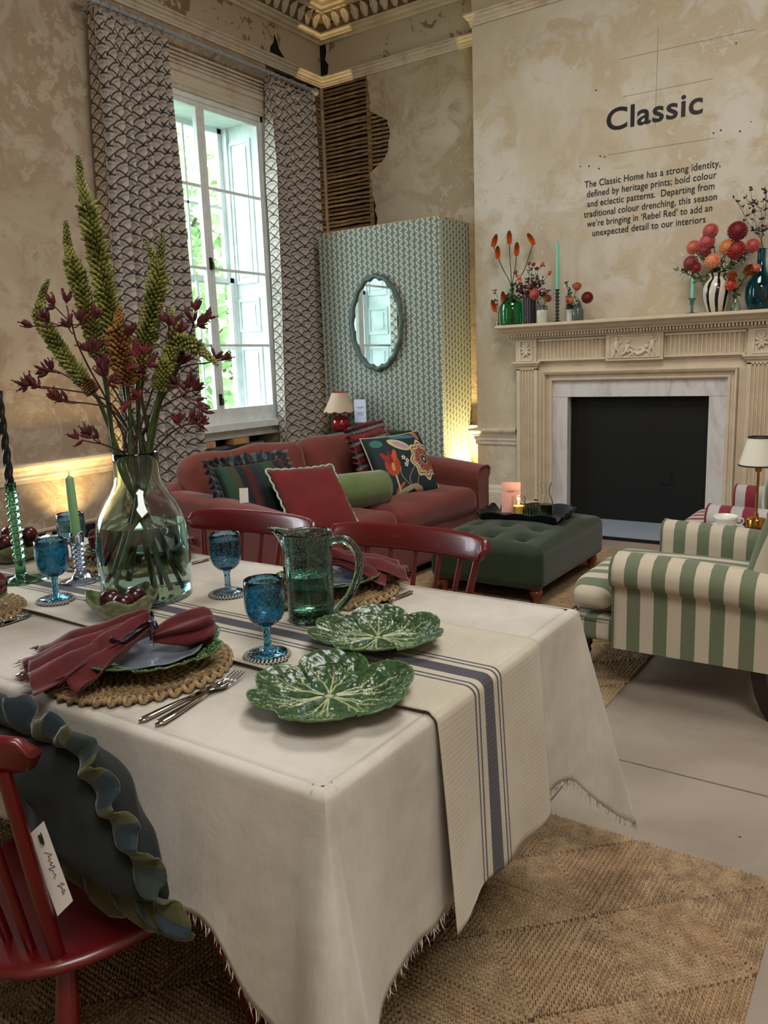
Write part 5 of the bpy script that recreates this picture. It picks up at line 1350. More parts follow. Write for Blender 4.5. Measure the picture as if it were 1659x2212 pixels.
c = b.mix((n*.7+n2*.3).sm(.38, .62), (.10, .18, .10), (.21, .32, .19)); c = b.mix(ve*.9, c, (.66, .68, .52)); c = b.mix(ri*.7, c, (.33, .42, .22))
m_cabbage = b.out(c, .24, bump=n+n2*.4, bstr=.12, bdist=.003)
b = B('dark_grey_glaze'); m_greyplate = b.out((.42, .44, .49), .2, coat=.4)
pmA, pmB = leaf_plate_mesh(1), leaf_plate_mesh(2, R=.158)
for me in (pmA, pmB): me.materials.append(m_cabbage)
tag(mk('cabbage_plate', pmA, loc=(-.890, 1.095, ZC_+.0005), rot=(0, 0, .5)), 'green cabbage-leaf plate at the very edge of the table', 'plate', 'loose cabbage leaf plates')
tag(mk('cabbage_plate', pmB, loc=(-.985, 1.395, ZT+.0005), rot=(0, 0, 1.5)), 'green cabbage-leaf plate on the runner beside the jug', 'plate', 'loose cabbage leaf plates')

# placemats: braided rope rings and an outer round of knotted loops
b = B('natural_seagrass_rope'); oi = b.T.nodes.new('ShaderNodeObjectInfo'); n = b.noise(40, 4); st = b.noise(160, 3)
m_grass = b.out(b.mix((n*.6+st*.4).sm(.35, .65), (.42, .33, .22), (.62, .52, .37)), .8, bump=st+n, bstr=.5, bdist=.003)
def loop_mesh():
    mb = MB(); pts = []
    for k in range(15):
        a = -PI*.80+1.6*PI*k/14; pts.append((.0115*math.cos(a)+.004, .0095*math.sin(a), .0085+.0035*math.sin(k*.9)))
    pts = [(-.020, -.005, .008)]+pts+[(-.020, .005, .009)]; mb.tube(spline(pts, 2), .0056, 7); mb.tube([(-.004, 0, .005), (.004, 0, .014), (.013, 0, .015)], .005, 6); return mb.mesh('rope_loop', m_grass, sharp=0)
def woven_mesh():
    mb = MB()
    for ring in range(9):
        r = .016+ring*.0172; n = max(8, int(2*PI*r/.0155)); 
        for k in range(n):
            a = 2*PI*k/n+ring*.3; M = RZ(a) @ TR(r, 0, .0065)
            mb.tube([(-.007, -.007, -.001), (.0, -.001, .004), (.007, .007, -.001)], [.0035, .0052, .0035], 6, M=M); mb.tube([(.006, -.007, -.002), (.0, -.001, .001), (-.006, .006, -.002)], [.003, .0048, .003], 5, M=M)
    return mb.mesh('woven_rounds', m_grass, sharp=0)
LPM, WVM = loop_mesh(), woven_mesh()
def placemat(label, x, y, z=None):
    t = thing('placemat', label, 'placemat', (x, y, z or ZC_), 0, 'round seagrass placemats'); o = mk('woven_rounds', WVM, t); o['kind'] = 'stuff'
    for k in range(40): a = 2*PI*k/40; mk('rope_loop', LPM, t, loc=(.176*math.cos(a), .176*math.sin(a), 0), rot=(0, 0, a))
    return t
PS = [(-1.345, 1.025), (-1.335, 1.665), (-2.115, 1.015), (-2.19, 1.665)]
PLB = ['under the foreground napkin', 'behind the green jug', 'at the left edge of the photo in front of the candlestick', 'behind the flower vase']
for (x, y), l in zip(PS, PLB): placemat('round knotted seagrass placemat '+l.replace('at the left edge of the photo in front of','in front of'), x, y, ZT if y > 1.3 else None)
pm_d = leaf_plate_mesh(3, R=.150); pm_d.materials.append(m_cabbage)
def scallop_plate_mesh():
    P = []; na = 96
    for t in np.concatenate([np.linspace(0, 1, 14), np.linspace(1, 0, 8)[1:]*1.0]):
        P.append(None)
    P = []; seq = [(t, 0) for t in np.linspace(0, 1, 14)]+[(t, 1) for t in np.linspace(1, 0, 8)]
    for t, und in seq:
        row = []
        for k in range(na):
            a = 2*PI*k/na; sc = 1+.035*abs(math.cos(a*5))*t**4-.017*t**4; r = .112*t*sc; z = .004+.016*max(0, (t-.6)/.4)**1.2+.002*math.cos(a*10)*t**4
            row.append((r*math.cos(a), r*math.sin(a), z-(.0035 if und else 0)))
        P.append(row)
    return MB().grid(P, closev=True, flip=False).mesh('side_plate', m_greyplate, sharp=0)
spm = scallop_plate_mesh()
for i, (x, y) in enumerate(PS):
    zb = (ZT if y > 1.3 else ZC_)+.0195
    tag(mk('dinner_plate', pm_d, loc=(x+(.035 if i == 0 else 0), y+(.02 if i == 0 else 0), zb), rot=(0, 0, i*1.1)), 'green leaf plate on the placemat '+PLB[i].replace('at the left edge of the photo in front of','in front of'), 'plate', 'leaf plates on the placemats')
    tag(mk('side_plate', spm, loc=(x+(.02 if i == 0 else 0), y+(.01 if i == 0 else 0), zb+.011)), 'grey scalloped side plate '+PLB[i].replace('at the left edge of the photo in front of', 'in front of'), 'plate', 'grey side plates')
# leaf bowls with plums
b = B('leaf_bowl_glaze'); n = b.noise(35, 5); x, y, z = b.xyz()
m_bowl = b.out(b.mix(n.sm(.35, .65), (.30, .33, .20), (.47, .50, .36)), .22, bump=n, bstr=.3, bdist=.003, coat=.3)
b = B('plum_skin'); n = b.noise(30, 4); m_plum = b.out(b.mix(n.sm(.4, .7), (.16, .035, .06), (.30, .06, .06)), .25, coat=.2)
def leaf_bowl(label, loc, R=.088, rz=0):
    t = thing('leaf_bowl', label, 'bowl', loc, rz); na = 120; seq = [(s, 0) for s in np.linspace(0, 1, 14)]+[(s, 1) for s in np.linspace(1, 0, 14)]; P = []
    for s, inn in seq:
        row = []
        for k in range(na):
            a = 2*PI*k/na; lob = .5+.5*math.cos(a*7); r = R*(.42+.58*s**.75)*(1+.10*lob*s**3); h = (.054*s**1.5+.016*lob*s**3+.003*abs(math.sin(a*35))*s**8)
            if s < .08: r = R*.45*s/.08
            if inn: r = max(0, r-.004); h += .004*(1-s)
            row.append((r*math.cos(a), r*math.sin(a), h))
        P.append(row)
    MB().grid(P, closev=True, flip=True).obj('bowl', m_bowl, t, sharp=0)
    ve = MB()
    for k in range(7):
        a = 2*PI*k/7; pts = [((R*(.42+.58*s**.75)*(1+.10*s**3)-.0045)*math.cos(a), (R*(.42+.58*s**.75)*(1+.1*s**3)-.0045)*math.sin(a), .060*s**1.5+.016*s**3+.004*(1-s)) for s in (.2, .4, .6, .8, .97)]; ve.tube(pts, [.002, .0018, .0015, .0012, .0008], 6)
    ve.obj('vein', m_bowl, t); return t
def plum(label, loc, r, seed, grp):
    t = thing('plum', label, 'plum', loc, seed, grp); P = []
    for i in range(15):
        v = PI*i/14; row = []
        for k in range(24):
            a = 2*PI*k/24; g = 1-.05*math.exp(-((a-PI)/.25)**2)*math.sin(v); row.append((r*g*math.sin(v)*math.cos(a), r*g*math.sin(v)*math.sin(a), -r*1.08*math.cos(v)-(.006*math.exp(-(v-PI)**2*6) if v > 2 else 0)))
        P.append(row)
    MB().grid(P, closev=True, flip=True).obj('flesh', m_plum, t, sharp=0); return t
bx, by = -1.665, 1.235
leaf_bowl('green leaf-edged bowl of plums between the vase and the red napkin', (bx, by, ZT))
for dx, dy, s, w in ((-.034, -.012, 1, 'left'), (.028, -.02, 2, 'redder one nearest the napkin'), (.006, .036, 3, 'back')): plum('plum in the leaf bowl by the vase, '+{'left': 'the leftmost of three', 'back': 'the one next to the vase'}.get(w, w), (bx+dx, by+dy, ZT+.046), .0275, s, 'plums in the leaf bowl by the vase')
bx, by = -2.56, 1.475
leaf_bowl('leaf-edged bowl piled with plums behind the green candlestick', (bx, by, ZT), .12, .4)
k = 0
for (dx, dy, dz) in ((-.05, 0, .045), (.05, -.01, .045), (0, .05, .045), (0, -.05, .048), (.0, 0, .092), (.048, -.05, .075), (-.04, -.045, .088), (.045, .04, .085)):
    plum('dark plum in the far piled bowl, '+['leftmost below', 'rightmost below', 'at the back below', 'at the front below', 'topmost of the pile', 'upper one at the front right', 'upper one at the front left', 'upper one at the back right'][k], (bx+dx, by+dy, ZT+dz), .028, k, 'plums piled in the far leaf bowl'); k += 1

# ---------------------------------------------------------------- napkins
b = B('frayed_red_linen'); n = b.noise(20, 5); w = b.noise(500, 2)
m_napkin = b.out(b.mix((n*.5+w*.5).sm(.3, .7), (.22, .022, .036), (.36, .055, .07)), .85, bump=w+n*.5, bstr=.35, bdist=.003, sheen=.3)
m_ribbon = B('navy_satin_ribbon').out((.045, .055, .15), .3, sheen=.3)
def napkin(label, loc, rz, seed, sc=1.0):
    """napkin gathered by a ribbon: a bundle of pleated tongues fanning out toward -x, a soft tail toward +x"""
    t = thing('napkin', label, 'napkin', loc, rz, 'red napkins tied with navy ribbon'); rn = random.Random(seed); fold_i = 0
    fan = [(-.62, .20, .040, .002), (-.22, .245, .055, .010), (.12, .235, .052, .022), (.42, .18, .042, .006), (-.05, .15, .05, .034)]
    fr = MB()
    for (ang, L, wd, zz) in fan:
        P = []; n = 26; m = 18; ang += rn.uniform(-.05, .05)
        for i in range(n+1):
            s = i/n; r = L*s; w = .010+wd*1.25*s**.9; row = []
            for j in range(m+1):
                u = -1+2*j/m; a = ang+.06*math.sin(s*5+seed)
                yy = u*w; pl = (.010+.010*s)*math.cos(u*PI*1.6+seed+ang*5)*(1-.25*s)
                h = zz*(1-s*.35)+.030*math.exp(-((s-.0)/.35)**2)+.014*math.sin(PI*min(1, s*1.1))+pl+.006*mnoise.noise(Vector((s*4, u*2, seed+ang)))
                zlow = -.022*max(0, s-.68)/.32
                row.append((-(r*math.cos(a)-yy*math.sin(a)), r*math.sin(a)+yy*math.cos(a), max(.002+zlow, h+.004+zlow)))
            P.append(row)
        o = MB().grid(P).obj('fold', m_napkin, t, sharp=0); so = o.modifiers.new('thick', 'SOLIDIFY'); so.thickness = .0018
        for k in range(110):
            j = rn.uniform(0, m-1e-3); a0, a1 = Vector(P[n][int(j)]), Vector(P[n][int(j)+1]); p = a0.lerp(a1, j-int(j)); dr = (Vector(P[n][int(j)])-Vector(P[n-3][int(j)])).normalized()
            e = p+dr*rn.uniform(.012, .028)+Vector((rn.uniform(-.006, .006), rn.uniform(-.006, .006), rn.uniform(-.004, .005))); q = p.lerp(e, .5)+Vector((0, 0, rn.uniform(-.001, .003))); e.z = max(e.z, -.02)
            sd = Vector((rn.uniform(-1, 1), rn.uniform(-1, 1), rn.uniform(-1, 1))).normalized()*.0007
            fr.add([tuple(p-sd), tuple(p+sd), tuple(q+sd), tuple(q-sd), tuple(e)], [(0, 1, 2, 3), (3, 2, 4)])
    f = fr.obj('fringe', m_napkin, t, smooth=False); f['kind'] = 'stuff'
    P = []; n = 24; m = 40
    for i in range(n+1):
        s = i/n; r = .012+.026*math.sin(min(1, s*1.25)*PI*.55)*(1 if s < .8 else math.cos((s-.8)/.2*PI/2)**.5*1.0+.02); row = []
        for j in range(m):
            a = 2*PI*j/m; pl = 1+.28*math.cos(a*6+s*3+seed)+.10*math.cos(a*11+seed)*(.5+.5*math.cos(s*2)); row.append((s*.135, r*1.15*pl*math.cos(a)+.004*math.sin(s*7), .024+r*.85*pl*math.sin(a)+.010*s))
        P.append(row)
    MB().grid(P, closev=True).obj('gathered_end', m_napkin, t, sharp=0)
    rb_ = MB(); rb_.tube([(.006*math.sin(a*2)*.3, .0175*math.cos(a), .028+.019*math.sin(a)) for a in np.linspace(0, 2*PI, 25)[:-1]], .006, 8, closed=True, squash=(1, .25))
    def ribbon(pts, w=.0055):
        pts = spline(pts, 8); P = []
        for i, p in enumerate(pts):
            d = (pts[min(i+1, len(pts)-1)]-pts[max(i-1, 0)]).normalized(); sd = Vector((1, .15, .1)); sd = (sd-d*sd.dot(d)); sd = sd.normalized()*w if sd.length > .1 else Vector((0, 0, w)); P.append([tuple(p-sd), tuple(p+sd)])
        rb_.grid(P)
    for s in (-1, 1):
        ribbon([(0, 0, .050), (-.004, s*.018, .066), (.004, s*.040, .068), (.008, s*.046, .054), (.002, s*.022, .048), (0, 0, .050)])
    ribbon([(0, 0, .05), (-.03, -.03, .052), (-.065, -.05, .040), (-.085, -.058, .052)]); ribbon([(0, 0, .05), (.012, .03, .047), (.0, .06, .035), (-.02, .085, .030)])
    o = rb_.obj('ribbon', m_ribbon, t, sharp=0); so = o.modifiers.new('thick', 'SOLIDIFY'); so.thickness = .0006
    t.scale = (sc,)*3; return t
zn = ZC_+.047
napkin('frayed red napkin tied with navy ribbon on the foreground place setting', (-1.325, 1.045, zn), .98, 2, 1.0)
napkin('frayed red napkin seen through and behind the green jug handle', (-1.335, 1.665, zn+.006), PI+.9, 4, .9)
napkin('frayed red napkin cut off by the left photo edge', (-2.09, 1.03, zn), .9, 6, .95)
napkin('frayed red napkin behind the flower vase', (-2.19, 1.665, zn+.006), PI+.75, 8, .9)

# ---------------------------------------------------------------- cutlery
m_steel = B('polished_steel').out((.72, .70, .68), .12, metal=1.0)
def bar(pts, W2, T2, mb, nseg=12):
    """flat tapering bar along pts with half widths and thicknesses"""
    P = []; pts = [Vector(p) for p in pts]
    for i, p in enumerate(pts):
        d = (pts[min(i+1, len(pts)-1)]-pts[max(i-1, 0)]).normalized(); sd = d.cross(Vector((0, 0, 1))).normalized(); up = sd.cross(d)
        P.append([tuple(p+sd*W2[i]*math.cos(2*PI*k/nseg)+up*T2[i]*math.sin(2*PI*k/nseg)) for k in range(nseg)])
    o = len(mb.v); mb.grid(P, closev=True, flip=False); m = len(P); mb.f.append(tuple(o+j for j in range(nseg))); mb.f.append(tuple(o+(m-1)*nseg+j for j in reversed(range(nseg)))); return mb
def ip(xs_, a, b_): return [a+(b_-a)*x for x in xs_]
def handle(mb, L):
    pts = [(0, 0, .0045), (.01, 0, .0048), (.04, 0, .0045), (L*.75, 0, .0055), (L, 0, .010)]; bar(pts, [.003, .0085, .0080, .0042, .0030], [.001, .0035, .0035, .0022, .0018], mb)
def fork(label, loc, rz, sc=1.0, flip=False):
    t = thing('fork', label, 'fork', loc, rz, 'steel forks'); mb = MB(); handle(mb, .12); mb.obj('handle', m_steel, t, sharp=0)
    h = MB(); bar([(.118, 0, .010), (.128, 0, .0085), (.140, 0, .0055), (.152, 0, .0045), (.158, 0, .0050)], [.003, .006, .0115, .0125, .0120], [.0018, .0014, .0013, .0012, .001], h)
    h.obj('head', m_steel, t, sharp=0)
    for k in range(4): y = -.0105+.007*k; m_ = MB(); bar([(.152, y, .0048), (.175, y*.95, .0062), (.200, y*.92, .0105)], [.0019, .0017, .0008], [.0011, .0010, .0006], m_, 8); m_.obj('tine', m_steel, t, sharp=0)
    t.scale = (sc,)*3; return t
def knife(label, loc, rz, sc=1.0):
    t = thing('knife', label, 'knife', loc, rz, 'steel knives'); mb = MB(); bar([(0, 0, .0045), (.01, 0, .005), (.05, 0, .005), (.10, 0, .0045), (.115, 0, .0042)], [.003, .0082, .0078, .0055, .0048], [.001, .0042, .0042, .0036, .003], mb); mb.obj('handle', m_steel, t, sharp=0)
    b_ = MB(); P = [(.113, -.0045), (.125, -.0085), (.16, -.0105), (.20, -.0100), (.222, -.004), (.228, .004), (.20, .0065), (.12, .006), (.113, .004)]; b_.prism(P[::-1] if 0 else P, .0025, .0042); b_.obj('blade', m_steel, t, smooth=False); t.scale = (sc,)*3; return t
def spoon(label, loc, rz, sc=1.0):
    t = thing('spoon', label, 'spoon', loc, rz, 'steel spoons'); mb = MB(); handle(mb, .11); mb.obj('handle', m_steel, t, sharp=0)
    P = []
    for i in range(8):
        r = i/7; P.append([(.137+.030*r*math.cos(2*PI*k/28), .019*r*math.sin(2*PI*k/28)*(1-.12*math.cos(2*PI*k/28)), .0025+.0075*r**2) for k in range(28)])
    o = MB().grid(P, closev=True).obj('spoon_bowl', m_steel, t, sharp=0); so = o.modifiers.new('thick', 'SOLIDIFY'); so.thickness = .0012; t.scale = (sc,)*3; return t
def aim(a, b_): return math.atan2(b_[1]-a[1], b_[0]-a[0])
knife('steel knife lying against the fork by the foreground placemat', (-1.133, .850, ZC_), aim((-1.133, .850), (-1.137, 1.087)), 1.0)
fork('steel fork with its tines on the cloth by the foreground placemat', (-1.093, .855, ZC_), aim((-1.093, .855), (-1.130, 1.120)), 1.25)
spoon('steel spoon end showing under the foreground napkin', (-1.542, .862, ZC_), 1.45, 1.1)
spoon('steel spoon beside the placemat behind the jug', (-1.137, 1.785, ZC_), -PI/2-.03, .95)
fork('steel fork between the two far placemats', (-1.60, 1.80, ZC_), -PI/2+.06, 1.0)
fork('steel fork at the left photo edge beside the blue goblet', (-1.878, .93, ZC_), aim((-1.878, .93), (-1.945, 1.145)), 1.1)
knife('steel knife beside the fork at the left photo edge', (-1.905, .90, ZC_), aim((-1.905, .90), (-1.92, 1.145)), 1.05)
spoon('steel spoon handle curving out from behind the flower vase', (-1.945, 1.80, ZC_), -PI/2-.1, 1.0)
# flower stems of the big vase, in metres
SP = [('tallest',[(-1.827,1.353,1.932),(-1.824,1.355,1.85),(-1.813,1.363,1.753),(-1.802,1.37,1.655),(-1.79,1.378,1.521),(-1.783,1.383,1.419),(-1.773,1.39,1.297)],0.035,0.71),('left',[(-1.841,1.307,1.766),(-1.845,1.31,1.703),(-1.839,1.32,1.638),(-1.832,1.331,1.572),(-1.824,1.343,1.489),(-1.811,1.358,1.351)],0.028,0.83),('lowleft',[(-1.934,1.305,1.632),(-1.949,1.29,1.589),(-1.955,1.283,1.532),(-1.93,1.296,1.476),(-1.903,1.311,1.424),(-1.871,1.33,1.371),(-1.838,1.349,1.317)],0.026,0.86),('right',[(-1.65,1.45,1.731),(-1.66,1.447,1.664),(-1.68,1.437,1.583),(-1.699,1.428,1.517),(-1.721,1.417,1.45),(-1.747,1.404,1.331)],0.032,0.83),('behind',[(-1.745,1.471,1.731),(-1.723,1.476,1.689),(-1.71,1.474,1.634),(-1.709,1.464,1.57),(-1.728,1.441,1.451),(-1.748,1.417,1.33)],0.022,0.67),('drooping',[(-1.529,1.496,1.392),(-1.56,1.483,1.424),(-1.598,1.466,1.452),(-1.632,1.451,1.453),(-1.657,1.443,1.414),(-1.679,1.437,1.346),(-1.711,1.423,1.26)],0.024,0.71),('brown',[(-1.72,1.352,1.549),(-1.74,1.357,1.451),(-1.745,1.372,1.367),(-1.756,1.383,1.28)],0.036,0.75),('short',[(-1.695,1.493,1.553),(-1.677,1.495,1.507),(-1.676,1.486,1.448),(-1.689,1.467,1.38),(-1.714,1.44,1.276)],0.028,0.8),('lowright',[(-1.647,1.427,1.427),(-1.668,1.425,1.363),(-1.693,1.42,1.295),(-1.716,1.416,1.243)],0.026,0.5)]
KP = [([(-1.772,1.365,1.229),(-1.791,1.339,1.317),(-1.815,1.311,1.404),(-1.826,1.291,1.472),(-1.824,1.281,1.527)],[((-1.821,1.271,1.559),90),((-1.848,1.252,1.557),135),((-1.867,1.239,1.522),110),((-1.894,1.22,1.507),160),((-1.796,1.288,1.519),80),((-1.771,1.305,1.525),60),((-1.82,1.271,1.501),100)]),([(-1.767,1.386,1.227),(-1.797,1.362,1.299),(-1.836,1.333,1.328),(-1.89,1.292,1.343),(-1.938,1.256,1.354)],[((-1.944,1.248,1.358),150),((-1.961,1.237,1.362),120),((-1.972,1.229,1.359),175)]),([(-1.75,1.372,1.228),(-1.767,1.341,1.283),(-1.786,1.309,1.302),(-1.833,1.257,1.315)],[((-1.827,1.242,1.319),150),((-1.84,1.233,1.323),120)]),([(-1.781,1.384,1.227),(-1.819,1.358,1.295),(-1.886,1.312,1.368),(-1.924,1.286,1.397)],[((-1.932,1.281,1.399),130),((-1.944,1.272,1.395),165)]),([(-1.779,1.356,1.18),(-1.791,1.325,1.195),(-1.791,1.302,1.204)],[((-1.78,1.287,1.218),110),((-1.793,1.277,1.226),130),((-1.808,1.267,1.216),160)]),([(-1.742,1.396,1.226),(-1.687,1.423,1.364),(-1.634,1.447,1.474)],[((-1.62,1.446,1.499),80),((-1.636,1.434,1.503),115),((-1.612,1.451,1.486),40)]),([(-1.743,1.41,1.225),(-1.66,1.467,1.372),(-1.627,1.49,1.467),(-1.611,1.501,1.503)],[((-1.621,1.494,1.517),115),((-1.603,1.506,1.537),75),((-1.602,1.507,1.503),20),((-1.582,1.521,1.509),50)]),([(-1.751,1.416,1.214),(-1.702,1.456,1.346),(-1.662,1.49,1.391),(-1.604,1.536,1.402)],[((-1.593,1.55,1.41),60),((-1.578,1.56,1.41),20),((-1.663,1.502,1.406),70)]),([(-1.742,1.4,1.215),(-1.692,1.428,1.284),(-1.649,1.451,1.31),(-1.627,1.46,1.32)],[((-1.619,1.459,1.334),100),((-1.604,1.469,1.347),70),((-1.594,1.475,1.333),30),((-1.595,1.475,1.302),-20),((-1.585,1.482,1.277),-50),((-1.635,1.447,1.345),120)]),([(-1.711,1.414,1.176),(-1.666,1.434,1.217),(-1.629,1.448,1.239),(-1.596,1.46,1.244)],[((-1.62,1.433,1.248),100),((-1.58,1.46,1.246),10),((-1.597,1.449,1.255),50)]),([(-1.735,1.382,1.228),(-1.701,1.38,1.332),(-1.672,1.374,1.399)],[((-1.665,1.353,1.428),110),((-1.649,1.364,1.428),80),((-1.64,1.37,1.401),30),((-1.67,1.349,1.399),150),((-1.688,1.337,1.307),200),((-1.676,1.345,1.316),120)]),([(-1.746,1.378,1.228),(-1.757,1.354,1.316),(-1.769,1.329,1.369),(-1.775,1.307,1.42)],[((-1.778,1.288,1.443),120),((-1.761,1.299,1.442),80),((-1.744,1.311,1.379),100),((-1.753,1.305,1.402),60),((-1.694,1.345,1.482),90),((-1.735,1.318,1.358),30)])]
# ---------------------------------------------------------------- flowers of the big vase
b = B('foxtail_green'); n = b.noise(30, 4); m_fox = b.out(b.mix(n.sm(.35, .65), (.32, .34, .12), (.56, .56, .30)), .55, bump=n, bstr=.1)
b = B('foxtail_faded'); n = b.noise(30, 4); m_foxb = b.out(b.mix(n.sm(.35, .65), (.40, .28, .12), (.62, .45, .24)), .6)
m_stemg = plain('green_stem', (.20, .26, .09), .5, .2, 20); m_stemd = plain('dark_red_stem', (.17, .10, .09), .6, .2, 20)
m_paw = plain('kangaroo_paw_red', (.28, .07, .09), .7, .3, 40); m_pawc = plain('crimson_paw', (.34, .055, .095), .7, .3, 40)
def bud(mb, p, d, L, r, n=5):
    d = d.normalized(); u = d.orthogonal().normalized(); w = d.cross(u)
    R_ = [(0, .15), (.35, 1), (.75, .8), (1, .05)]
    o = len(mb.v); 
    for t, k in R_:
        for j in range(n): a = 2*PI*j/n; mb.v.append(tuple(p+d*(L*t)+(u*math.cos(a)+w*math.sin(a))*(r*k)))
    for i in range(3):
        for j in range(n): mb.f.append((o+i*n+j, o+i*n+(j+1) % n, o+(i+1)*n+(j+1) % n, o+(i+1)*n+j))
def lower(p, seed):
    """the stem inside the vase: through the neck, on into the water"""
    rn = random.Random(seed); a = rn.uniform(0, 2*PI); r0 = rn.uniform(.004, .040)
    top = Vector(p[-1]); dirn = (top-Vector((VX, VY, 1.16))); dirn.z = 0; L = dirn.length
    dv = dirn.normalized() if L > .01 else Vector((math.cos(a), math.sin(a), 0))
    neck = Vector((VX, VY, 1.155))+dv*min(.040, .018+L*.3)+Vector((rn.uniform(-.012, .012), rn.uniform(-.012, .012), 0))
    th = math.atan2(-dv.y, -dv.x)+rn.uniform(-.7, .7); rb = rn.uniform(.045, .088); zb = ZT+rn.choice([.02, .03, .05, .08, .10])
    bot = Vector((VX+rb*math.cos(th), VY+rb*math.sin(th), zb)); mid = neck.lerp(bot, .35)+Vector((0, 0, -.01)); mid = Vector((VX+(mid.x-VX)*.8, VY+(mid.y-VY)*.8, mid.z))
    return [neck, mid, bot]
names = dict(tallest='tallest green foxtail lily spike, rising highest from the vase', left='green foxtail lily spike just left of the tallest one', lowleft='curved foxtail lily spike low on the left of the bouquet', right='green foxtail lily spike in front of the inner curtain edge', behind='thin foxtail lily tip leaning behind its neighbour near the curtain edge',
             drooping='foxtail lily whose tip droops to the right across the window', brown='faded brownish foxtail lily in the middle of the bouquet', short='short foxtail lily bending over at the right of the bouquet', lowright='low foxtail lily under the drooping tip')
for si, (nm, P0, R0, fl_) in enumerate(SP):
    t = thing('foxtail_lily', names[nm], 'flower', tuple(P0[-1]), 0, 'foxtail lilies in the vase'); org = Vector(P0[-1])
    pts = [Vector(p)-org for p in P0]; cur = spline(pts, 10)      # tip -> base
    low = [q-org for q in lower(P0, si+1)]
    full = cur+spline([cur[-1]]+low, 8)[1:]
    MB().tube(full, [.0015+.0045*min(1, i/25) for i in range(len(full))], 8).obj('stem', m_stemg, t)
    L = [0]
    for a, c in zip(cur, cur[1:]): L.append(L[-1]+(a-c).length)
    tot = L[-1]*fl_; mb = MB(); rn = random.Random(si*3+1); N = int(400*tot/.5)+60; ga = 2.39996
    for k in range(N):
        s = (k+.5)/N; d = tot*s**.82; i = max(0, min(len(cur)-2, next((q for q in range(len(L)-1) if L[q+1] >= d), len(cur)-2))); f = (d-L[i])/max(1e-6, L[i+1]-L[i]); p = cur[i].lerp(cur[i+1], f); up = (cur[i]-cur[i+1]).normalized()
        env = min(1, (d/tot)*2.6+.18); a = k*ga; u = up.orthogonal().normalized(); w = up.cross(u); rad = u*math.cos(a)+w*math.sin(a)
        tight = d < tot*.28; op = .55 if tight else 1.0
        dirn = (rad*op*(1 if tight else 1.15)+up*(.9 if tight else .30+.3*rn.random())).normalized()
        bud(mb, p+rad*(.003+.004*env), dirn, R0*env*(.75 if tight else 1.0)*rn.uniform(.75, 1.15)*(.80), .0029+.0024*env, 5)
    mb.obj('flower_spike', m_foxb if nm == 'brown' else m_fox, t, sharp=0)['kind'] = 'stuff'
    if nm in ('tallest', 'right', 'lowleft'):     # the lowest florets have gone brown
        mb = MB()
        for k in range(70):
            d = tot*(1+.10*(k/70)); i = max(0, min(len(cur)-2, next((q for q in range(len(L)-1) if L[q+1] >= d), len(cur)-2))); p = cur[i]; a = k*ga; up = (cur[i]-cur[i+1]).normalized(); u = up.orthogonal().normalized(); w = up.cross(u); rad = u*math.cos(a)+w*math.sin(a)
            bud(mb, p+rad*.004, rad+up*-.2, R0*.75, .004, 5)
        mb.obj('faded_florets', m_foxb, t, sharp=0)['kind'] = 'stuff'
RV, UV_ = Vector((.83, .56, 0)), Vector((0, 0, 1)); FV = Vector((-.56, .80, -.1))
desc = ['dark red kangaroo paw branching wide at the upper left of the bouquet', 'dark red kangaroo paw reaching farthest left from the bouquet', 'dark red kangaroo paw on a level stalk left of the vase neck', 'dark red kangaroo paw a little above the farthest left one',
        'lowest dark red kangaroo paw, just above the vase rim on the left', 'dark red kangaroo paw in front of the dark curtain edge', 'dark red kangaroo paw standing against the bright window', 'kangaroo paw stalk beside the drooping lily tip',
        'dark red kangaroo paw with a zigzag of buds in front of the window sill', 'kangaroo paw leaning low to the right toward the curtain hem', 'crimson kangaroo paw deep in the middle of the bouquet', 'dark red kangaroo paw in the centre left of the bouquet']
for ki, (P0, cl) in enumerate(KP):
    org = Vector(P0[0]); t = thing('kangaroo_paw', desc[ki], 'flower', tuple(org), 0, 'kangaroo paws in the vase'); rn = random.Random(50+ki)
    cur = spline([Vector(p)-org for p in P0], 8); low = [q-org for q in lower(P0[::-1], 20+ki)]
    full = spline(list(reversed(low))+[cur[0]], 8)[:-1]+cur
    MB().tube(full, [.0036-.0018*i/len(full) for i in range(len(full))], 7).obj('stem', m_stemd, t)
    for (c, ang) in cl:
        c = Vector(c)-org+FV*rn.uniform(-.02, .02); j = min(range(len(cur)), key=lambda q: (cur[q]-c).length+.03*(len(cur)-q)/len(cur)); a0 = cur[max(0, j-3)]
        an = math.radians(ang); d = RV*math.cos(an)+UV_*math.sin(an)
        mb = MB(); mb.tube(spline([a0, a0.lerp(c, .55)-d*.008, c-d*.004], 5), .0016, 5)
        nb = rn.randint(5, 8)
        for q in range(nb):
            e = an+rn.uniform(-.85, .85); dd = (RV*math.cos(e)+UV_*math.sin(e)+FV*rn.uniform(-.5, .5)).normalized(); st = c+d*rn.uniform(-.010, .006); L_ = rn.uniform(.025, .036)
            bud(mb, st, dd, L_, rn.uniform(.0042, .0058), 6)
            if rn.random() < .5:
                for m_ in range(3): bud(mb, st+dd*L_*.92, (dd+Vector((rn.uniform(-1, 1), rn.uniform(-1, 1), rn.uniform(-1, 1)))*.8), .008, .0013, 3)
        mb.obj('paw', m_pawc if ki == 10 else m_paw, t, sharp=0)
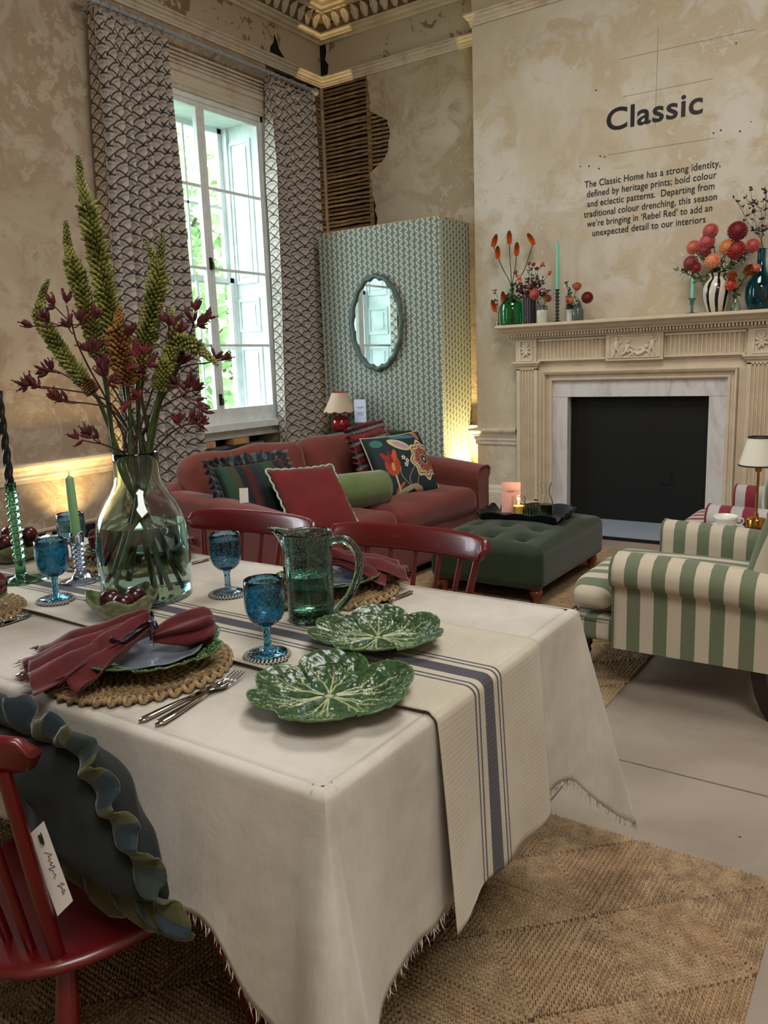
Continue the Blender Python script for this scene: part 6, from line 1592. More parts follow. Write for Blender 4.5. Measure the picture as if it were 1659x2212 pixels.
# extra leafless stems seen through the glass
for k in range(0):
    rn = random.Random(90+k); a = rn.uniform(0, 6.28); top = Vector((VX+.035*math.cos(a), VY+.035*math.sin(a), 1.22)); low = lower([tuple(top)], 60+k)
    up = [top+Vector((.10*math.cos(a)*.6, .10*math.sin(a)*.6, .22)), top]; o = MB().tube(spline(up+low, 8), .0042, 8).obj('cut_stem', m_stemg); tag(o, 'plain green cut stem standing in the vase water', 'flower stem', 'bare stems in the vase')
# ---------------------------------------------------------------- mantel pieces
MZ = 1.6705; MY = 6.36
m_cream = plain('cream_glaze', (.78, .76, .70), .25, .03); m_greyg = plain('grey_green_glaze', (.30, .34, .33), .22, .06); m_greyd = plain('taupe_glaze', (.25, .23, .21), .3, .06)
g_emer = glass('emerald_glass', (.45, .84, .62)); g_smallc = glass('small_clear_glass', (.90, .95, .92)); m_purple = B('purple_ribbed_glass').out((.10, .045, .075), .18, coat=.4)
g_bluev = glass('petrol_blue_glass', (.40, .68, .76)); m_mantw = plain('dahlia_centre', (.45, .15, .05), .8)
def petal_flower(par, c, d, R, colr, kind='dahlia', seed=0, name='flower_head'):
    rn = random.Random(seed); mb = MB(); d = Vector(d).normalized(); u = d.orthogonal().normalized(); w = d.cross(u); c = Vector(c)
    if kind == 'dahlia':
        N = 110
        for k in range(N):
            s = (k+.5)/N; ph = math.acos(1-1.55*s); a = k*2.39996; q = (u*math.cos(a)+w*math.sin(a))*math.sin(ph)+d*math.cos(ph)*.75; p = c+q*R*.72; L = R*(.22+.18*s); tn = q.cross(d); tn = tn.normalized() if tn.length > .05 else u
            o = len(mb.v); wd = R*.10*(1+.6*s); up = q.cross(tn)
            mb.v += [tuple(p-tn*wd*.5), tuple(p+tn*wd*.5), tuple(p+q*L*.6+tn*wd), tuple(p+q*L), tuple(p+q*L*.6-tn*wd)]; mb.f += [(o, o+1, o+2, o+3, o+4)]
        mb.ball(tuple(c), R*.72, 12, 8)
    elif kind == 'rose':
        for k in range(16):
            a = k*2.39996; s = (k+1)/16; r = R*(.15+.75*s); P = []
            for i in range(5):
                t = i/4; row = []
                for j in range(5):
                    b_ = (j/4-.5)*1.9; rr = r*(.35+.65*math.sin(t*PI*.62))*(1+.18*t*t*s); q = (u*math.cos(a+b_)+w*math.sin(a+b_)); row.append(tuple(c+q*rr+d*(R*(-.75+1.65*t*(1-.30*s))+R*.05*math.sin(j*2+k))))
                P.append(row)
            mb.grid(P)
        mb.weld = False
    else:   # small daisy-like ranunculus
        for k in range(26):
            a = k*2.39996; s = k/26; q = u*math.cos(a)+w*math.sin(a); P = []
            tn = d.cross(q); r0 = R*(.25+.5*s); o = len(mb.v); mb.v += [tuple(c+q*r0*.3-tn*R*.16+d*R*.3*(1-s)), tuple(c+q*r0*.3+tn*R*.16+d*R*.3*(1-s)), tuple(c+q*(r0+R*.3)+tn*R*.2+d*R*.55*(1-s)), tuple(c+q*(r0+R*.3)-tn*R*.2+d*R*.55*(1-s))]; mb.f.append((o, o+1, o+2, o+3))
        mb.ball(tuple(c), R*.3, 8, 6)
    return mb.obj(name, colr, par, sharp=50)
def leafy(mb, pts, n, L, seed, wd=.35):
    rn = random.Random(seed); pts = spline(pts, 6)
    for k in range(n):
        p = pts[rn.randrange(len(pts)//4, len(pts))]; d = Vector((rn.uniform(-1, 1), rn.uniform(-1, 1)*.6, rn.uniform(-.4, .9))).normalized(); s_ = d.orthogonal().normalized(); l = L*rn.uniform(.6, 1.2); o = len(mb.v)
        mb.v += [tuple(p), tuple(p+d*l*.5+s_*l*wd*.5), tuple(p+d*l), tuple(p+d*l*.5-s_*l*wd*.5)]; mb.f.append((o, o+1, o+2, o+3))
m_leafg = plain('green_leaves', (.20, .28, .13), .5, .2, 30); m_whitefl = plain('small_white_blossom', (.78, .78, .74), .7)
m_poker = B('poker_orange'); xx, yy, zz = m_poker.xyz(m_poker.tc('Generated')); m_poker = m_poker.out(m_poker.mix(zz.sm(.25, .95), (.86, .40, .08), (.42, .24, .10)), .6)
FC = {k: plain('petal_'+k, c, .65, .12, 60) for k, c in dict(pink=(.66, .30, .28), crimson=(.42, .07, .09), red=(.54, .13, .10), orange=(.74, .46, .26), peach=(.80, .50, .34), salmon=(.72, .36, .29), rust=(.66, .23, .11), dusty=(.48, .20, .19)).items()}
def stemmed(label, base, pts, head=None, cat='flower', name='cut_flower', grp=None, sm=None, sr=.0022, leaves=0, seed=0, white=0):
    """one flower stem, a top-level thing: stem, head, leaves; pts in world metres from the vase mouth upwards"""
    org = Vector(base); t = thing(name, label, cat, base, 0, grp); P_ = [Vector(p)-org for p in pts]
    MB().tube(spline([Vector((0, 0, 0))]+P_, 6), sr, 6).obj('stem', sm or m_stemg, t)
    if head:
        kind, R, colk, d = head
        if kind == 'poker':
            mb = MB(); d = Vector(d).normalized(); c = P_[-1]; rn = random.Random(seed); ax = [c+d*(.0+.095*i/10)+Vector((.02*d.x*abs(d.x)*(i/10)**2, 0, 0)) for i in range(11)]
            mb.tube(ax, [.010*(1-.8*i/10) for i in range(11)], 6)
            for k in range(150):
                s = k/150; p = ax[min(10, int(s*10))].lerp(ax[min(10, int(s*10)+1)], s*10-int(s*10)) if s < 1 else ax[-1]; a = k*2.39996; u = d.orthogonal().normalized(); w = d.cross(u); q = u*math.cos(a)+w*math.sin(a)
                env = math.sin(min(1, .35+s)*PI*.5)*(1-s**2.2)+.12; bud(mb, p+q*.004, q*.75-d*(.9-1.6*s), .028*env, .0032, 5)
            mb.obj('flower_head', m_poker, t, sharp=0)
        else: petal_flower(t, P_[-1], d, R, FC[colk], kind, seed)
    if leaves:
        mb = MB(); leafy(mb, [Vector((0, 0, 0))]+P_, leaves, .042, seed); mb.obj('leaves', m_leafg, t, smooth=False)
    if white:
        mb = MB(); rn = random.Random(seed)
        for k in range(white): p = P_[-1]+Vector((rn.uniform(-.03, .03), rn.uniform(-.02, .02), rn.uniform(-.035, .03))); mb.ball(tuple(p), .0042, 5, 4)
        mb.obj('blossom', m_whitefl, t)['kind'] = 'stuff'
    return t
def twig(label, base, pts, seed, grp, nb=9, spread=.045, mat=None):
    org = Vector(base); t = thing('kangaroo_paw', label, 'flower', base, 0, grp); P_ = [Vector(p)-org for p in pts]; cur = spline([Vector((0, 0, 0))]+P_, 6); rn = random.Random(seed)
    mb = MB(); mb.tube(cur, .0016, 5); pm = MB()
    for k in range(nb):
        a = cur[rn.randrange(len(cur)//2, len(cur))]; c = a+Vector((rn.uniform(-1, 1), rn.uniform(-.4, .4), rn.uniform(0, 1)))*spread; mb.tube([a, c], .0011, 4)
        for q in range(3): bud(pm, c, Vector((rn.uniform(-1, 1), rn.uniform(-1, 1), rn.uniform(0, 1))), .024, .0048, 5)
    mb.obj('stem', m_stemd, t); pm.obj('paws', mat or m_paw, t)['kind'] = 'stuff'; return t
def vase(name, label, x, prof, mat, y=MY, n=40, wall=None, seg=None, sharp=50, grp=None):
    t = thing(name, label, 'vase', (x, y, MZ), 0, grp); p = shell(prof, wall) if wall else prof
    MB().lathe(p, n).obj('body', mat, t, sharp=sharp); return t
# 1 little clear bud vase
vase('bud_vase', 'tiny clear glass bud vase at the left end of the mantel', -3.095, [(0, 0), (.024, 0), (.027, .004), (.026, .03), (.015, .048), (.009, .06), (.009, .085), (.012, .092)], g_smallc, wall=.0015)
bz = MZ+.004
stemmed('orange poker flower leaning left in the tiny bud vase', (-3.098, MY, bz), [(-3.095, MY, MZ+.09), (-3.115, MY, 1.79), (-3.128, MY, 1.80)], ('poker', 0, '', (-.3, 0, 1)), grp='poker flowers in the bud vase', seed=3)
stemmed('taller orange poker flower at the right in the tiny bud vase', (-3.090, MY, bz), [(-3.094, MY, MZ+.09), (-3.075, MY, 1.84), (-3.045, MY, 1.86)], ('poker', 0, '', (-.1, 0, 1)), grp='poker flowers in the bud vase', seed=4)
twig('thin dark kangaroo paw in the tiny bud vase', (-3.094, MY, bz), [(-3.094, MY, MZ+.09), (-3.10, MY, 1.83), (-3.105, MY, 1.93)], 5, 'small kangaroo paws on the mantel', 7, .05)
# 2 emerald bottle
gp = [(0, 0), (.082, 0), (.096, .01), (.104, .05), (.104, .12), (.096, .17), (.076, .205), (.030, .235), (.022, .25), (.021, .285), (.026, .30)]
vase('bottle_vase', 'emerald green glass bottle vase holding the tall poker flowers', -2.972, gp, g_emer, wall=.003, y=MY+.005)
for i, (x0, x1, z1, dx, l, xb) in enumerate([(-2.99, -3.14, 2.335, .35, 'bent orange poker flower at the far left, nearest the wallpapered partition', -2.98), (-2.985, -3.098, 2.235, -.0, 'half hidden orange poker flower just right of the farthest left one', -2.97), (-2.965, -2.99, 2.345, .0, 'upright tallest orange poker flower above the green vase', -2.965), (-2.955, -2.925, 2.245, .05, 'orange poker flower above the purple vase with a pointed tip', -2.96), (-2.945, -2.775, 2.315, -.55, 'orange poker flower leaning toward the wall lettering', -2.95)]):
    stemmed(l, (xb+.0, MY+.005, MZ+.03), [(-2.972+(xb+2.972)*.3, MY+.005, MZ+.30), ((x0*.4+x1*.6)+(.03 if i == 0 else -.02 if i == 4 else 0), MY, 2.14-(.04 if i == 4 else 0)), (x1, MY, z1)], ('poker', 0, '', (dx, 0, 1)), name='poker_flower', grp='poker flowers in the green vase', sr=.0038, seed=i)
# 3 purple ribbed cylinder
t = thing('ribbed_vase', 'dark purple ribbed cylinder vase next to the green bottle vase', 'vase', (-2.812, MY-.01, MZ)); P = []
for z in (0, .215):
    P.append([((.056+.0045*abs(math.sin(a*9)))*math.cos(a), (.056+.0045*abs(math.sin(a*9)))*math.sin(a), z) for a in np.linspace(0, 2*PI, 145)[:-1]])
P = [[(0, 0, 0)]*144]+P+[[(.050*math.cos(a), .050*math.sin(a), z) for a in np.linspace(0, 2*PI, 145)[:-1]] for z in (.215, .05)]+[[(0, 0, .05)]*144]
MB().grid(P, closev=True, flip=True).obj('body', m_purple, t, sharp=30)
for i, (x, z, kind, R, c_, l) in enumerate([(-2.925, 2.105, 'small', .022, 'dusty', 'dusty pink bloom low against the green vase stems'), (-2.895, 2.065, 'small', .024, 'peach', 'peach bloom over the purple vase, higher of two'), (-2.885, 2.035, 'small', .022, 'peach', 'peach bloom over the purple vase, lower of two'),
        (-2.80, 2.165, 'small', .022, 'dusty', 'dusty pink bloom in the upper cluster'), (-2.765, 2.155, 'small', .02, 'dusty', 'dusty pink bloom right of the upper cluster'), (-2.735, 2.12, 'small', .020, 'crimson', 'dark crimson bloom beside the upper cluster'), (-2.685, 2.15, 'small', .024, 'salmon', 'salmon bloom highest on the right'),
        (-2.62, 2.075, 'small', .026, 'salmon', 'salmon bloom hanging over the mint candle'), (-2.80, 1.965, 'small', .026, 'orange', 'yellow orange bloom near the vase rim'), (-2.755, 1.965, 'small', .022, 'salmon', 'pinkish bloom near the vase rim'), (-2.745, 2.01, 'small', .024, 'orange', 'golden bloom over the dark paws')]):
    stemmed(l, (-2.812+.02*math.sin(i*2), MY-.01+.02*math.cos(i*2), MZ+.06), [(-2.812+.03*math.sin(i*2), MY-.01, MZ+.215), (-2.812*.4+x*.6, MY-.02, z-.09), (x, MY-.02, z-.01)], (kind, R, c_, (math.sin(i*1.7)*.6, -1, .5)), grp='blooms in the purple vase', sr=.0016, leaves=8, seed=i)
for i, (x, z) in enumerate([(-2.92, 1.98), (-2.86, 1.95), (-2.77, 2.0), (-2.70, 1.99), (-2.66, 1.91), (-2.99, 1.89), (-2.84, 1.90)]):
    twig('dark kangaroo paw spray over the purple vase, '+['far left over the green vase', 'left of its middle', 'highest in the middle', 'high on the right', 'reaching to the mint candle', 'lowest left, crossing the green neck', 'short one in the middle'][i], (-2.812+.03*math.cos(i), MY-.01+.02*math.sin(i), MZ+.06), [(-2.812+.035*math.cos(i), MY-.01, MZ+.215), (-2.812*.35+x*.65, MY-.03, z-.05), (x, MY-.03, z)], 30+i, 'dark paws in the purple vase', 20, .055)
# 4 jars and jugs
def jar(label, x, r, h, body, neckc, grp=None, y=MY-.03):
    t = thing('stoneware_jar', label, 'jar', (x, y, MZ), 0, grp)
    MB().lathe([(0, 0), (r*.94, 0), (r, .005), (r, h*.70), (r*.97, h*.74)]+([(r*.9, h*.745), (0, h*.745)]), 32).obj('body', body, t, sharp=40)
    MB().lathe([(r*.96, h*.735), (r*.90, h*.79), (r*.62, h*.84), (r*.58, h*.92), (r*.66, h*.96), (r*.64, h), (r*.5, h), (r*.5, h*.8), (0, h*.8)], 32).obj('neck', neckc, t, sharp=40)
    MB().tube([(r*.60, 0, h*.95), (r*.95, 0, h*.96), (r*1.0, 0, h*.86), (r*.85, 0, h*.80)], .0045, 8).obj('handle', neckc, t); return t
jar('small cream jar with a grey neck and looped handle, holding a pink dahlia', -2.685, .044, .14, m_cream, m_greyg)
jar('small two-tone jar, brown over cream, behind the grey jar', -2.455, .042, .13, m_cream, m_greyd, y=MY+.02)
t = thing('stoneware_jar', 'small plain grey green jar holding a crimson dahlia', 'jar', (-2.375, MY-.04, MZ)); MB().lathe([(0, 0), (.043, 0), (.046, .004), (.046, .085), (.036, .098), (.030, .105), (.033, .118), (.024, .118), (.024, .09), (0, .085)], 32).obj('body', m_greyg, t, sharp=40)
stemmed('big pink dahlia in the cream jar', (-2.695, MY-.03, MZ+.11), [(-2.70, MY-.03, MZ+.14), (-2.745, MY-.05, MZ+.235)], ('dahlia', .047, 'pink', (-.3, -1, .2)), leaves=3, seed=1)
stemmed('orange rose in the cream jar', (-2.680, MY-.03, MZ+.11), [(-2.675, MY-.03, MZ+.14), (-2.632, MY-.05, MZ+.19)], ('rose', .038, 'orange', (.5, -.6, .7)), leaves=5, seed=2)
stemmed('orange rose standing highest above the two-tone jar', (-2.45, MY+.02, MZ+.10), [(-2.445, MY+.02, MZ+.13), (-2.40, MY, MZ+.27)], ('rose', .040, 'orange', (.1, -.4, 1)), leaves=0, seed=3)
stemmed('leafy green sprig with white blossom behind the green candle', (-2.46, MY+.02, MZ+.10), [(-2.465, MY+.02, MZ+.13), (-2.49, MY+.02, MZ+.30)], None, leaves=60, seed=4, white=18)
stemmed('peach rose low over the grey jar', (-2.38, MY-.04, MZ+.09), [(-2.385, MY-.04, MZ+.12), (-2.43, MY-.06, MZ+.16)], ('rose', .040, 'peach', (-.5, -.8, .5)), leaves=3, seed=5)
stemmed('crimson dahlia in the grey jar', (-2.37, MY-.04, MZ+.09), [(-2.365, MY-.04, MZ+.12), (-2.29, MY-.06, MZ+.175)], ('dahlia', .046, 'crimson', (.5, -1, .1)), leaves=4, seed=6)
stemmed('white blossom sprig between the roses and the crimson dahlia', (-2.375, MY-.05, MZ+.09), [(-2.375, MY-.05, MZ+.12), (-2.36, MY-.07, MZ+.17)], None, leaves=12, seed=7, white=22)
# 5 candles on the mantel
t = thing('green_candlestick', 'slim dark green twisted glass candlestick on the mantel', 'candlestick', (-2.553, MY-.03, MZ)); P = []
for i in range(60):
    z = .26*i/59; r = .014+.005*math.sin(i*1.0); r = .032*(1-i/4)+.016 if i < 4 else r; P.append([(r*math.cos(a), r*math.sin(a), z) for a in np.linspace(0, 2*PI, 25)[:-1]])
mb = MB().grid(P, closev=True, flip=True); mb.f.append(tuple(59*24+j for j in reversed(range(24)))); mb.f.append(tuple(range(24))); mb.obj('glass_stem', B('dark_green_glass').out((.05, .20, .12), .12, coat=.5), t, sharp=0)
m_mint2 = B('mint_wax').out((.46, .72, .60), .45, sss=.2)
candle('tall mint green twisted candle left of the wall lettering', (-2.553, MY-.03, MZ+.2605), .37, .0145, .0125, m_mint2, .01)
t = thing('blue_candlestick', 'low pale blue glass candlestick with a wide foot at the right of the mantel', 'candlestick', (-1.498, MY-.03, MZ))
MB().lathe([(0, 0), (.052, 0), (.05, .004), (.015, .010), (.008, .02), (.012, .03), (.010, .05), (.016, .075), (.014, .09), (.024, .105), (.030, .112), (.013, .108), (.012, .095), (0, .094)], 32).obj('glass_stem', glass('pale_blue_clear', (.45, .65, .75)), t, sharp=0)
candle('aqua tapered candle in the pale blue candlestick', (-1.498, MY-.03, MZ+.0945), .30, .0145, .0085, B('aqua_wax').out((.45, .76, .68), .45, sss=.2), .03)
# 6 striped vase
b = B('black_white_stripe_glaze'); x, y, z = b.xyz(); a = y.at2(x)+(z*18).sin()*.09; m_bw = b.out(b.mix(((a/(2*PI)*9).frac()).lt(.36), (.80, .77, .70), (.035, .035, .04)), .2, coat=.3)
vase('striped_vase', 'cream ceramic vase with wavy black vertical stripes, full of dahlias', -1.335, [(0, 0), (.062, 0), (.070, .006), (.088, .07), (.100, .13), (.101, .17), (.088, .21), (.060, .238), (.055, .25), (.068, .268), (.074, .276), (.070, .278), (.044, .25), (.044, .2), (0, .19)], m_bw, n=64)
sx, sz = -1.335, MZ+.275
for i, (x, z, R, c_, l) in enumerate([(-1.50, 2.145, .052, 'salmon', 'salmon dahlia farthest left in the striped vase'), (-1.385, 2.245, .055, 'pink', 'pink dahlia highest over the striped vase'), (-1.405, 2.175, .056, 'pink', 'pink dahlia just below the highest pink one'), (-1.42, 2.115, .045, 'dusty', 'shaded dusty red dahlia tucked under the pink ones'), (-1.515, 2.035, .056, 'dusty', 'dusty red dahlia low on the left over the aqua candle'),
        (-1.478, 2.00, .040, 'red', 'small red dahlia right above the aqua candle'), (-1.365, 2.035, .056, 'peach', 'peach dahlia in the middle over the striped vase'), (-1.20, 2.225, .068, 'crimson', 'large crimson dahlia at the top right of the striped vase'), (-1.265, 2.12, .056, 'orange', 'orange dahlia facing forward beside the big red one'), (-1.205, 2.095, .068, 'red', 'large bright red dahlia behind the orange one'), (-1.095, 2.115, .048, 'pink', 'pink dahlia by the neck of the blue vase')]):
    xx_ = x; stemmed(l, (sx+.02*math.cos(i*1.3), MY+.02*math.sin(i*1.3), MZ+.20), [(sx+.03*math.cos(i*1.3), MY+.015*math.sin(i), sz), (sx*.4+x*.6, MY-.02, z-.10), (x, MY-.045, z)], ('dahlia', R, c_, ((x-sx)*2, -1, .3)), name='dahlia', grp='dahlias in the striped vase', sr=.003, leaves=7, seed=i)
for i, (x, z) in enumerate([(-1.60, 1.99), (-1.47, 2.09), (-1.18, 2.02), (-1.11, 2.07), (-1.52, 1.95), (-1.28, 1.98)]):
    stemmed('leafy white-blossomed sprig in the striped vase, '+['farthest left', 'between the pink dahlias', 'right of the peach dahlia', 'reaching to the blue vase', 'drooping left by the aqua candle', 'short one in the middle'][i], (sx+.02*math.cos(i), MY+.02*math.sin(i), MZ+.20), [(sx+.03*math.cos(i*2), MY, sz), (sx*.5+x*.5, MY-.03, z-.06), (x, MY-.04, z)], None, name='green_sprig', grp='green sprigs in the striped vase', sr=.0016, leaves=34, seed=60+i, white=14)
# 7 small clear bottle with roses, 8 blue vase
vase('bud_vase', 'small clear glass bottle between the striped and the blue vase', -1.195, [(0, 0), (.030, 0), (.033, .004), (.032, .045), (.018, .075), (.010, .09), (.010, .115), (.014, .12)], g_smallc, wall=.0015, y=MY-.04)
for i, (x, z, kind, R, c_, l) in enumerate([(-1.225, 1.855, 'dahlia', .042, 'rust', 'rust orange dahlia beside the striped vase'), (-1.215, 1.91, 'rose', .038, 'peach', 'pale peach rose above the rust dahlia'), (-1.10, 1.935, 'rose', .046, 'orange', 'orange rose in front of the blue vase'), (-1.06, 1.955, 'dahlia', .03, 'salmon', 'small coral bloom at the photo edge')]):
    stemmed(l, (-1.195, MY-.04, MZ+.02), [(-1.195, MY-.04, MZ+.115), (-1.195*.5+x*.5, MY-.06, z-.05), (x, MY-.08, z)], (kind, R, c_, ((x+1.19)*3, -1, .3)), grp='blooms in the small clear bottle', sr=.002, leaves=10, seed=80+i, white=10)
vase('bottle_vase', 'tall petrol blue glass vase at the right photo edge on the mantel', -1.045, [(0, 0), (.07, 0), (.078, .01), (.098, .08), (.098, .15), (.086, .20), (.045, .26), (.032, .30), (.028, .38), (.030, .415), (.036, .42)], g_bluev, wall=.004, y=MY+.01)
for i, (x, z) in enumerate([(-1.20, 2.39), (-1.13, 2.47), (-1.06, 2.36), (-1.03, 2.45)]):
    twig('dark dried budded stem in the blue vase, '+['leaning farthest left', 'tallest, left of centre', 'short upright one', 'tall, nearest the photo edge'][i], (-1.045, MY+.01, MZ+.05), [(-1.045+.01*math.cos(i), MY+.01, MZ+.42), (-1.045*.5+x*.5, MY, 2.24), (x, MY-.01, z)], 120+i, 'dark stems in the blue vase', 12, .07, m_stemd)
# ---------------------------------------------------------------- striped armchairs
def chair_mats(nm, dark, pale, w):
    return (stripes(nm+'_stripe_x', 'x', [dark, pale], w), stripes(nm+'_stripe_y', 'y', [dark, pale], w, phase=w*.5))
m_gx, m_gy = chair_mats('green', (.365, .395, .30), (.68, .635, .56), .053)
m_rx, m_ry = chair_mats('red', (.46, .12, .15), (.66, .63, .62), .056)
m_gpipe = fabric('green_piping', (.30, .35, .26)); m_rpipe = fabric('red_piping', (.42, .10, .14))
def armchair(name, label, loc, rz, mx_, my_, mp):
    """local frame: +x = front; origin on the floor under the front of the arms, centre line"""
    t = thing(name, label, 'armchair', loc, rz); D, HWd = .60, .41
    def arm(s):
        P = []; n = 16
        for i in range(n+1):
            u = i/n; x = -D*u; top = .602-.035*u+.008*math.sin(PI*u); hw = HWd+.01
            prof = [(hw-.14, .24), (hw-.13, top-.10), (hw-.125, top-.04), (hw-.10, top-.008), (hw-.055, top), (hw-.005, top-.012), (hw+.03, top-.05), (hw+.035, top-.095), (hw+.02, top-.125), (hw-.005, top-.135), (hw-.012, top-.15), (hw-.014, .40), (hw-.016, .20), (hw-.13, .20)]
            P.append([(x, s*y, z) for y, z in prof])
        m = len(P[0]); mb = MB().grid(P, closev=True, flip=(s < 0)); mb.f.append(tuple(range(m)) if s > 0 else tuple(reversed(range(m)))); mb.f.append(tuple(n*m+j for j in (reversed(range(m)) if s > 0 else range(m))))
        a = mb.obj('arm', mx_, t, sharp=50); MB().tube([Vector(p)+Vector((.004, 0, 0)) for p in P[0]], .0055, 6, closed=True).obj('piping', mp, a)
    arm(1); arm(-1)
    MB().rbox(.80, .56, .13, .03, 3, 4).obj('seat_base', mx_, t, loc=(-.18, 0, .262), sharp=0)
    MB().rbox(.26, .74, .105, .03, 3, 4).obj('front_rail', mx_, t, loc=(.085, 0, .255), sharp=0)
    sc = MB(); P = []; n = 30
    def cfn(Q):
        Q = Q.copy(); f = np.clip((Q[:, 0]-.12)/.18, 0, 1); f = f*f*(3-2*f); e = np.maximum(np.abs(Q[:, 1])-.215, 0); Q[:, 1] = np.sign(Q[:, 1])*(np.minimum(np.abs(Q[:, 1]), .215)*(1+.06*f)+e*(1+1.15*f))
        ux, uy = Q[:, 0]/.43, Q[:, 1]/.38; Q[:, 2] += np.where(Q[:, 2] > 0, .022*np.clip(1-ux**2, 0, 1)*np.clip(1-uy**2, 0, 1), 0); return Q
    MB().rbox(.84, .57, .15, .07, 5, 16, cfn).obj('seat_cushion', my_, t, loc=(-.20, 0, .385), sharp=0)
    for z in (.31,): MB().tube([(-.02, -.385, z), (.20, -.38, z), (.212, -.34, z), (.22, 0, z), (.212, .34, z), (.20, .38, z), (-.02, .385, z)], .005, 6).obj('piping', mp, t)
    # back, leaning
    def bfn(Q):
        Q = Q.copy(); k = Q[:, 2]/.70+.5; Q[:, 0] -= .16*k*k+.02*k; Q[:, 1] *= 1-.06*k; Q[:, 2] += .05*np.cos(Q[:, 1]*3.5)*k; return Q
    MB().rbox(.17, .74, .74, .07, 4, 12, bfn).obj('back', my_, t, loc=(-.52, 0, .60), sharp=0)
    for s in (-1, 1):
        MB().lathe([(0, 0), (.012, 0), (.016, .02), (.022, .05), (.016, .06), (.024, .075), (.016, .09), (.024, .105), (.017, .12), (.025, .14), (.020, .155), (.028, .17), (.028, .205), (0, .205)], 18).obj('front_leg', m_darkwood, t, loc=(.15, s*.31, 0))
        mb = MB(); pts = [(-.545, 0, .21), (-.545, 0, .17), (-.56, 0, .10), (-.585, 0, .04), (-.61, 0, 0)]; P = [[(x+sx*.028*(1-.012*i*10*.12), sy*.024, z) for sx, sy in ((-1, -1), (1, -1), (1, 1), (-1, 1))] for i, (x, y, z) in enumerate(pts)]
        mb.grid(P, closev=True); mb.f.append((0, 3, 2, 1)[::-1]); mb.f.append(tuple(16+j for j in (0, 3, 2, 1))); mb.obj('back_leg', m_darkwood, t, loc=(0, s*.35, 0), smooth=False)
    return t
armchair('armchair', 'green and cream striped armchair with rolled arms standing beside the dining table', (-.995, 3.49, 0), PI, m_gx, m_gy, m_gpipe)
armchair('armchair', 'red and white striped armchair behind the side table, by the fireplace', (-.90, 4.70, 0), PI, m_rx, m_ry, m_rpipe)
m_olive = fabric('olive_velvet', (.26, .30, .09), sheen=.7, weave=120, bstr=.15)
c = thing('olive_cushion', 'fuzzy olive green cushion on the red striped armchair', 'cushion', (-.60, 4.74, .68), rot=rotm(-PI/2+.1, -.35)); pillow(.44, .42, .18, seed=33).obj('cover', m_olive, c, sharp=0)
# side table
m_mahog = plain('mahogany', (.20, .085, .06), .25, .25, 6)
sx, sy, sz = -.66, 4.09, .535
st = thing('side_table', 'small round dark wood side table between the two striped armchairs', 'table', (sx, sy, 0))
MB().lathe([(0, sz-.022), (.20, sz-.022), (.215, sz-.012), (.215, sz-.004), (.208, sz), (0, sz)], 48).obj('tabletop', m_mahog, st, sharp=40)
MB().lathe([(0, .10), (.03, .10), (.025, .14), (.018, .25), (.028, .32), (.02, .38), (.018, .45), (.05, .49), (0, .495)], 24).obj('pedestal', m_mahog, st)
for k in range(3): a = k*2*PI/3+.5; MB().tube([(0, 0, .13), (.10*math.cos(a), .10*math.sin(a), .10), (.17*math.cos(a), .17*math.sin(a), .02), (.20*math.cos(a), .20*math.sin(a), .012)], [.018, .015, .012, .012], 8).obj('foot', m_mahog, st)
m_china = plain('white_china', (.82, .82, .78), .2, .02)
cxp, cyp = -.765, 4.04
s_ = tag(MB().lathe([(0, 0), (.04, 0), (.045, .004), (.083, .016), (.085, .018), (.082, .018), (.045, .007), (0, .006)], 48).obj('saucer', m_china, sharp=0), 'white china saucer under the cup on the side table', 'saucer'); s_.location = (cxp, cyp, sz)
cp = thing('tea_cup', 'white china tea cup on its saucer on the side table', 'cup', (cxp, cyp, sz+.0075))
MB().lathe(shell([(0, 0), (.026, 0), (.028, .004), (.042, .018), (.053, .042), (.057, .062)], .003), 48).obj('bowl', m_china, cp, sharp=0)
MB().tube(spline([(.050, 0, .050), (.075, 0, .052), (.080, 0, .035), (.065, 0, .020), (.045, 0, .020)], 5), .004, 8).obj('handle', m_china, cp)
MB().lathe([(0, .045), (.050, .045)], 32).obj('milky_drink', B('milk').out((.82, .74, .60), .3), cp)
m_brass = B('polished_brass').out((.72, .52, .24), .2, metal=1.0)
lx, ly = -.635, 4.07
tl = thing('brass_table_lamp', 'brass table lamp with a dark-rimmed white shade on the side table', 'lamp', (lx, ly, sz))
MB().lathe([(0, 0), (.050, 0), (.051, .008), (.046, .014), (.043, .016), (.043, .055), (.040, .060), (.012, .064), (.010, .085), (0, .085)], 40).obj('base', m_brass, tl, sharp=40)
MB().tube([(0, 0, .08), (0, 0, .29)], .0058, 12).obj('stem', m_brass, tl); MB().lathe([(0, .285), (.012, .285), (.014, .292), (.014, .315), (0, .32)], 20).obj('socket', m_brass, tl)
m_shade2 = B('white_fabric_shade').out((.82, .80, .74), .8)
P = [[(r*math.cos(2*PI*i/48), r*math.sin(2*PI*i/48), z) for i in range(48)] for r, z in ((.088, .315), (.052, .45), (.050, .45), (.086, .315))]
MB().grid(P, closev=True, closeu=True, flip=True).obj('lamp_shade', m_shade2, tl, sharp=40); m_dkb = plain('dark_trim', (.04, .06, .07), .6)
for r, z in ((.088, .317), (.0515, .448)): MB().tube([(r*math.cos(2*PI*i/48), r*math.sin(2*PI*i/48), z) for i in range(48)], .004, 6, closed=True).obj('shade_trim', m_dkb, tl)

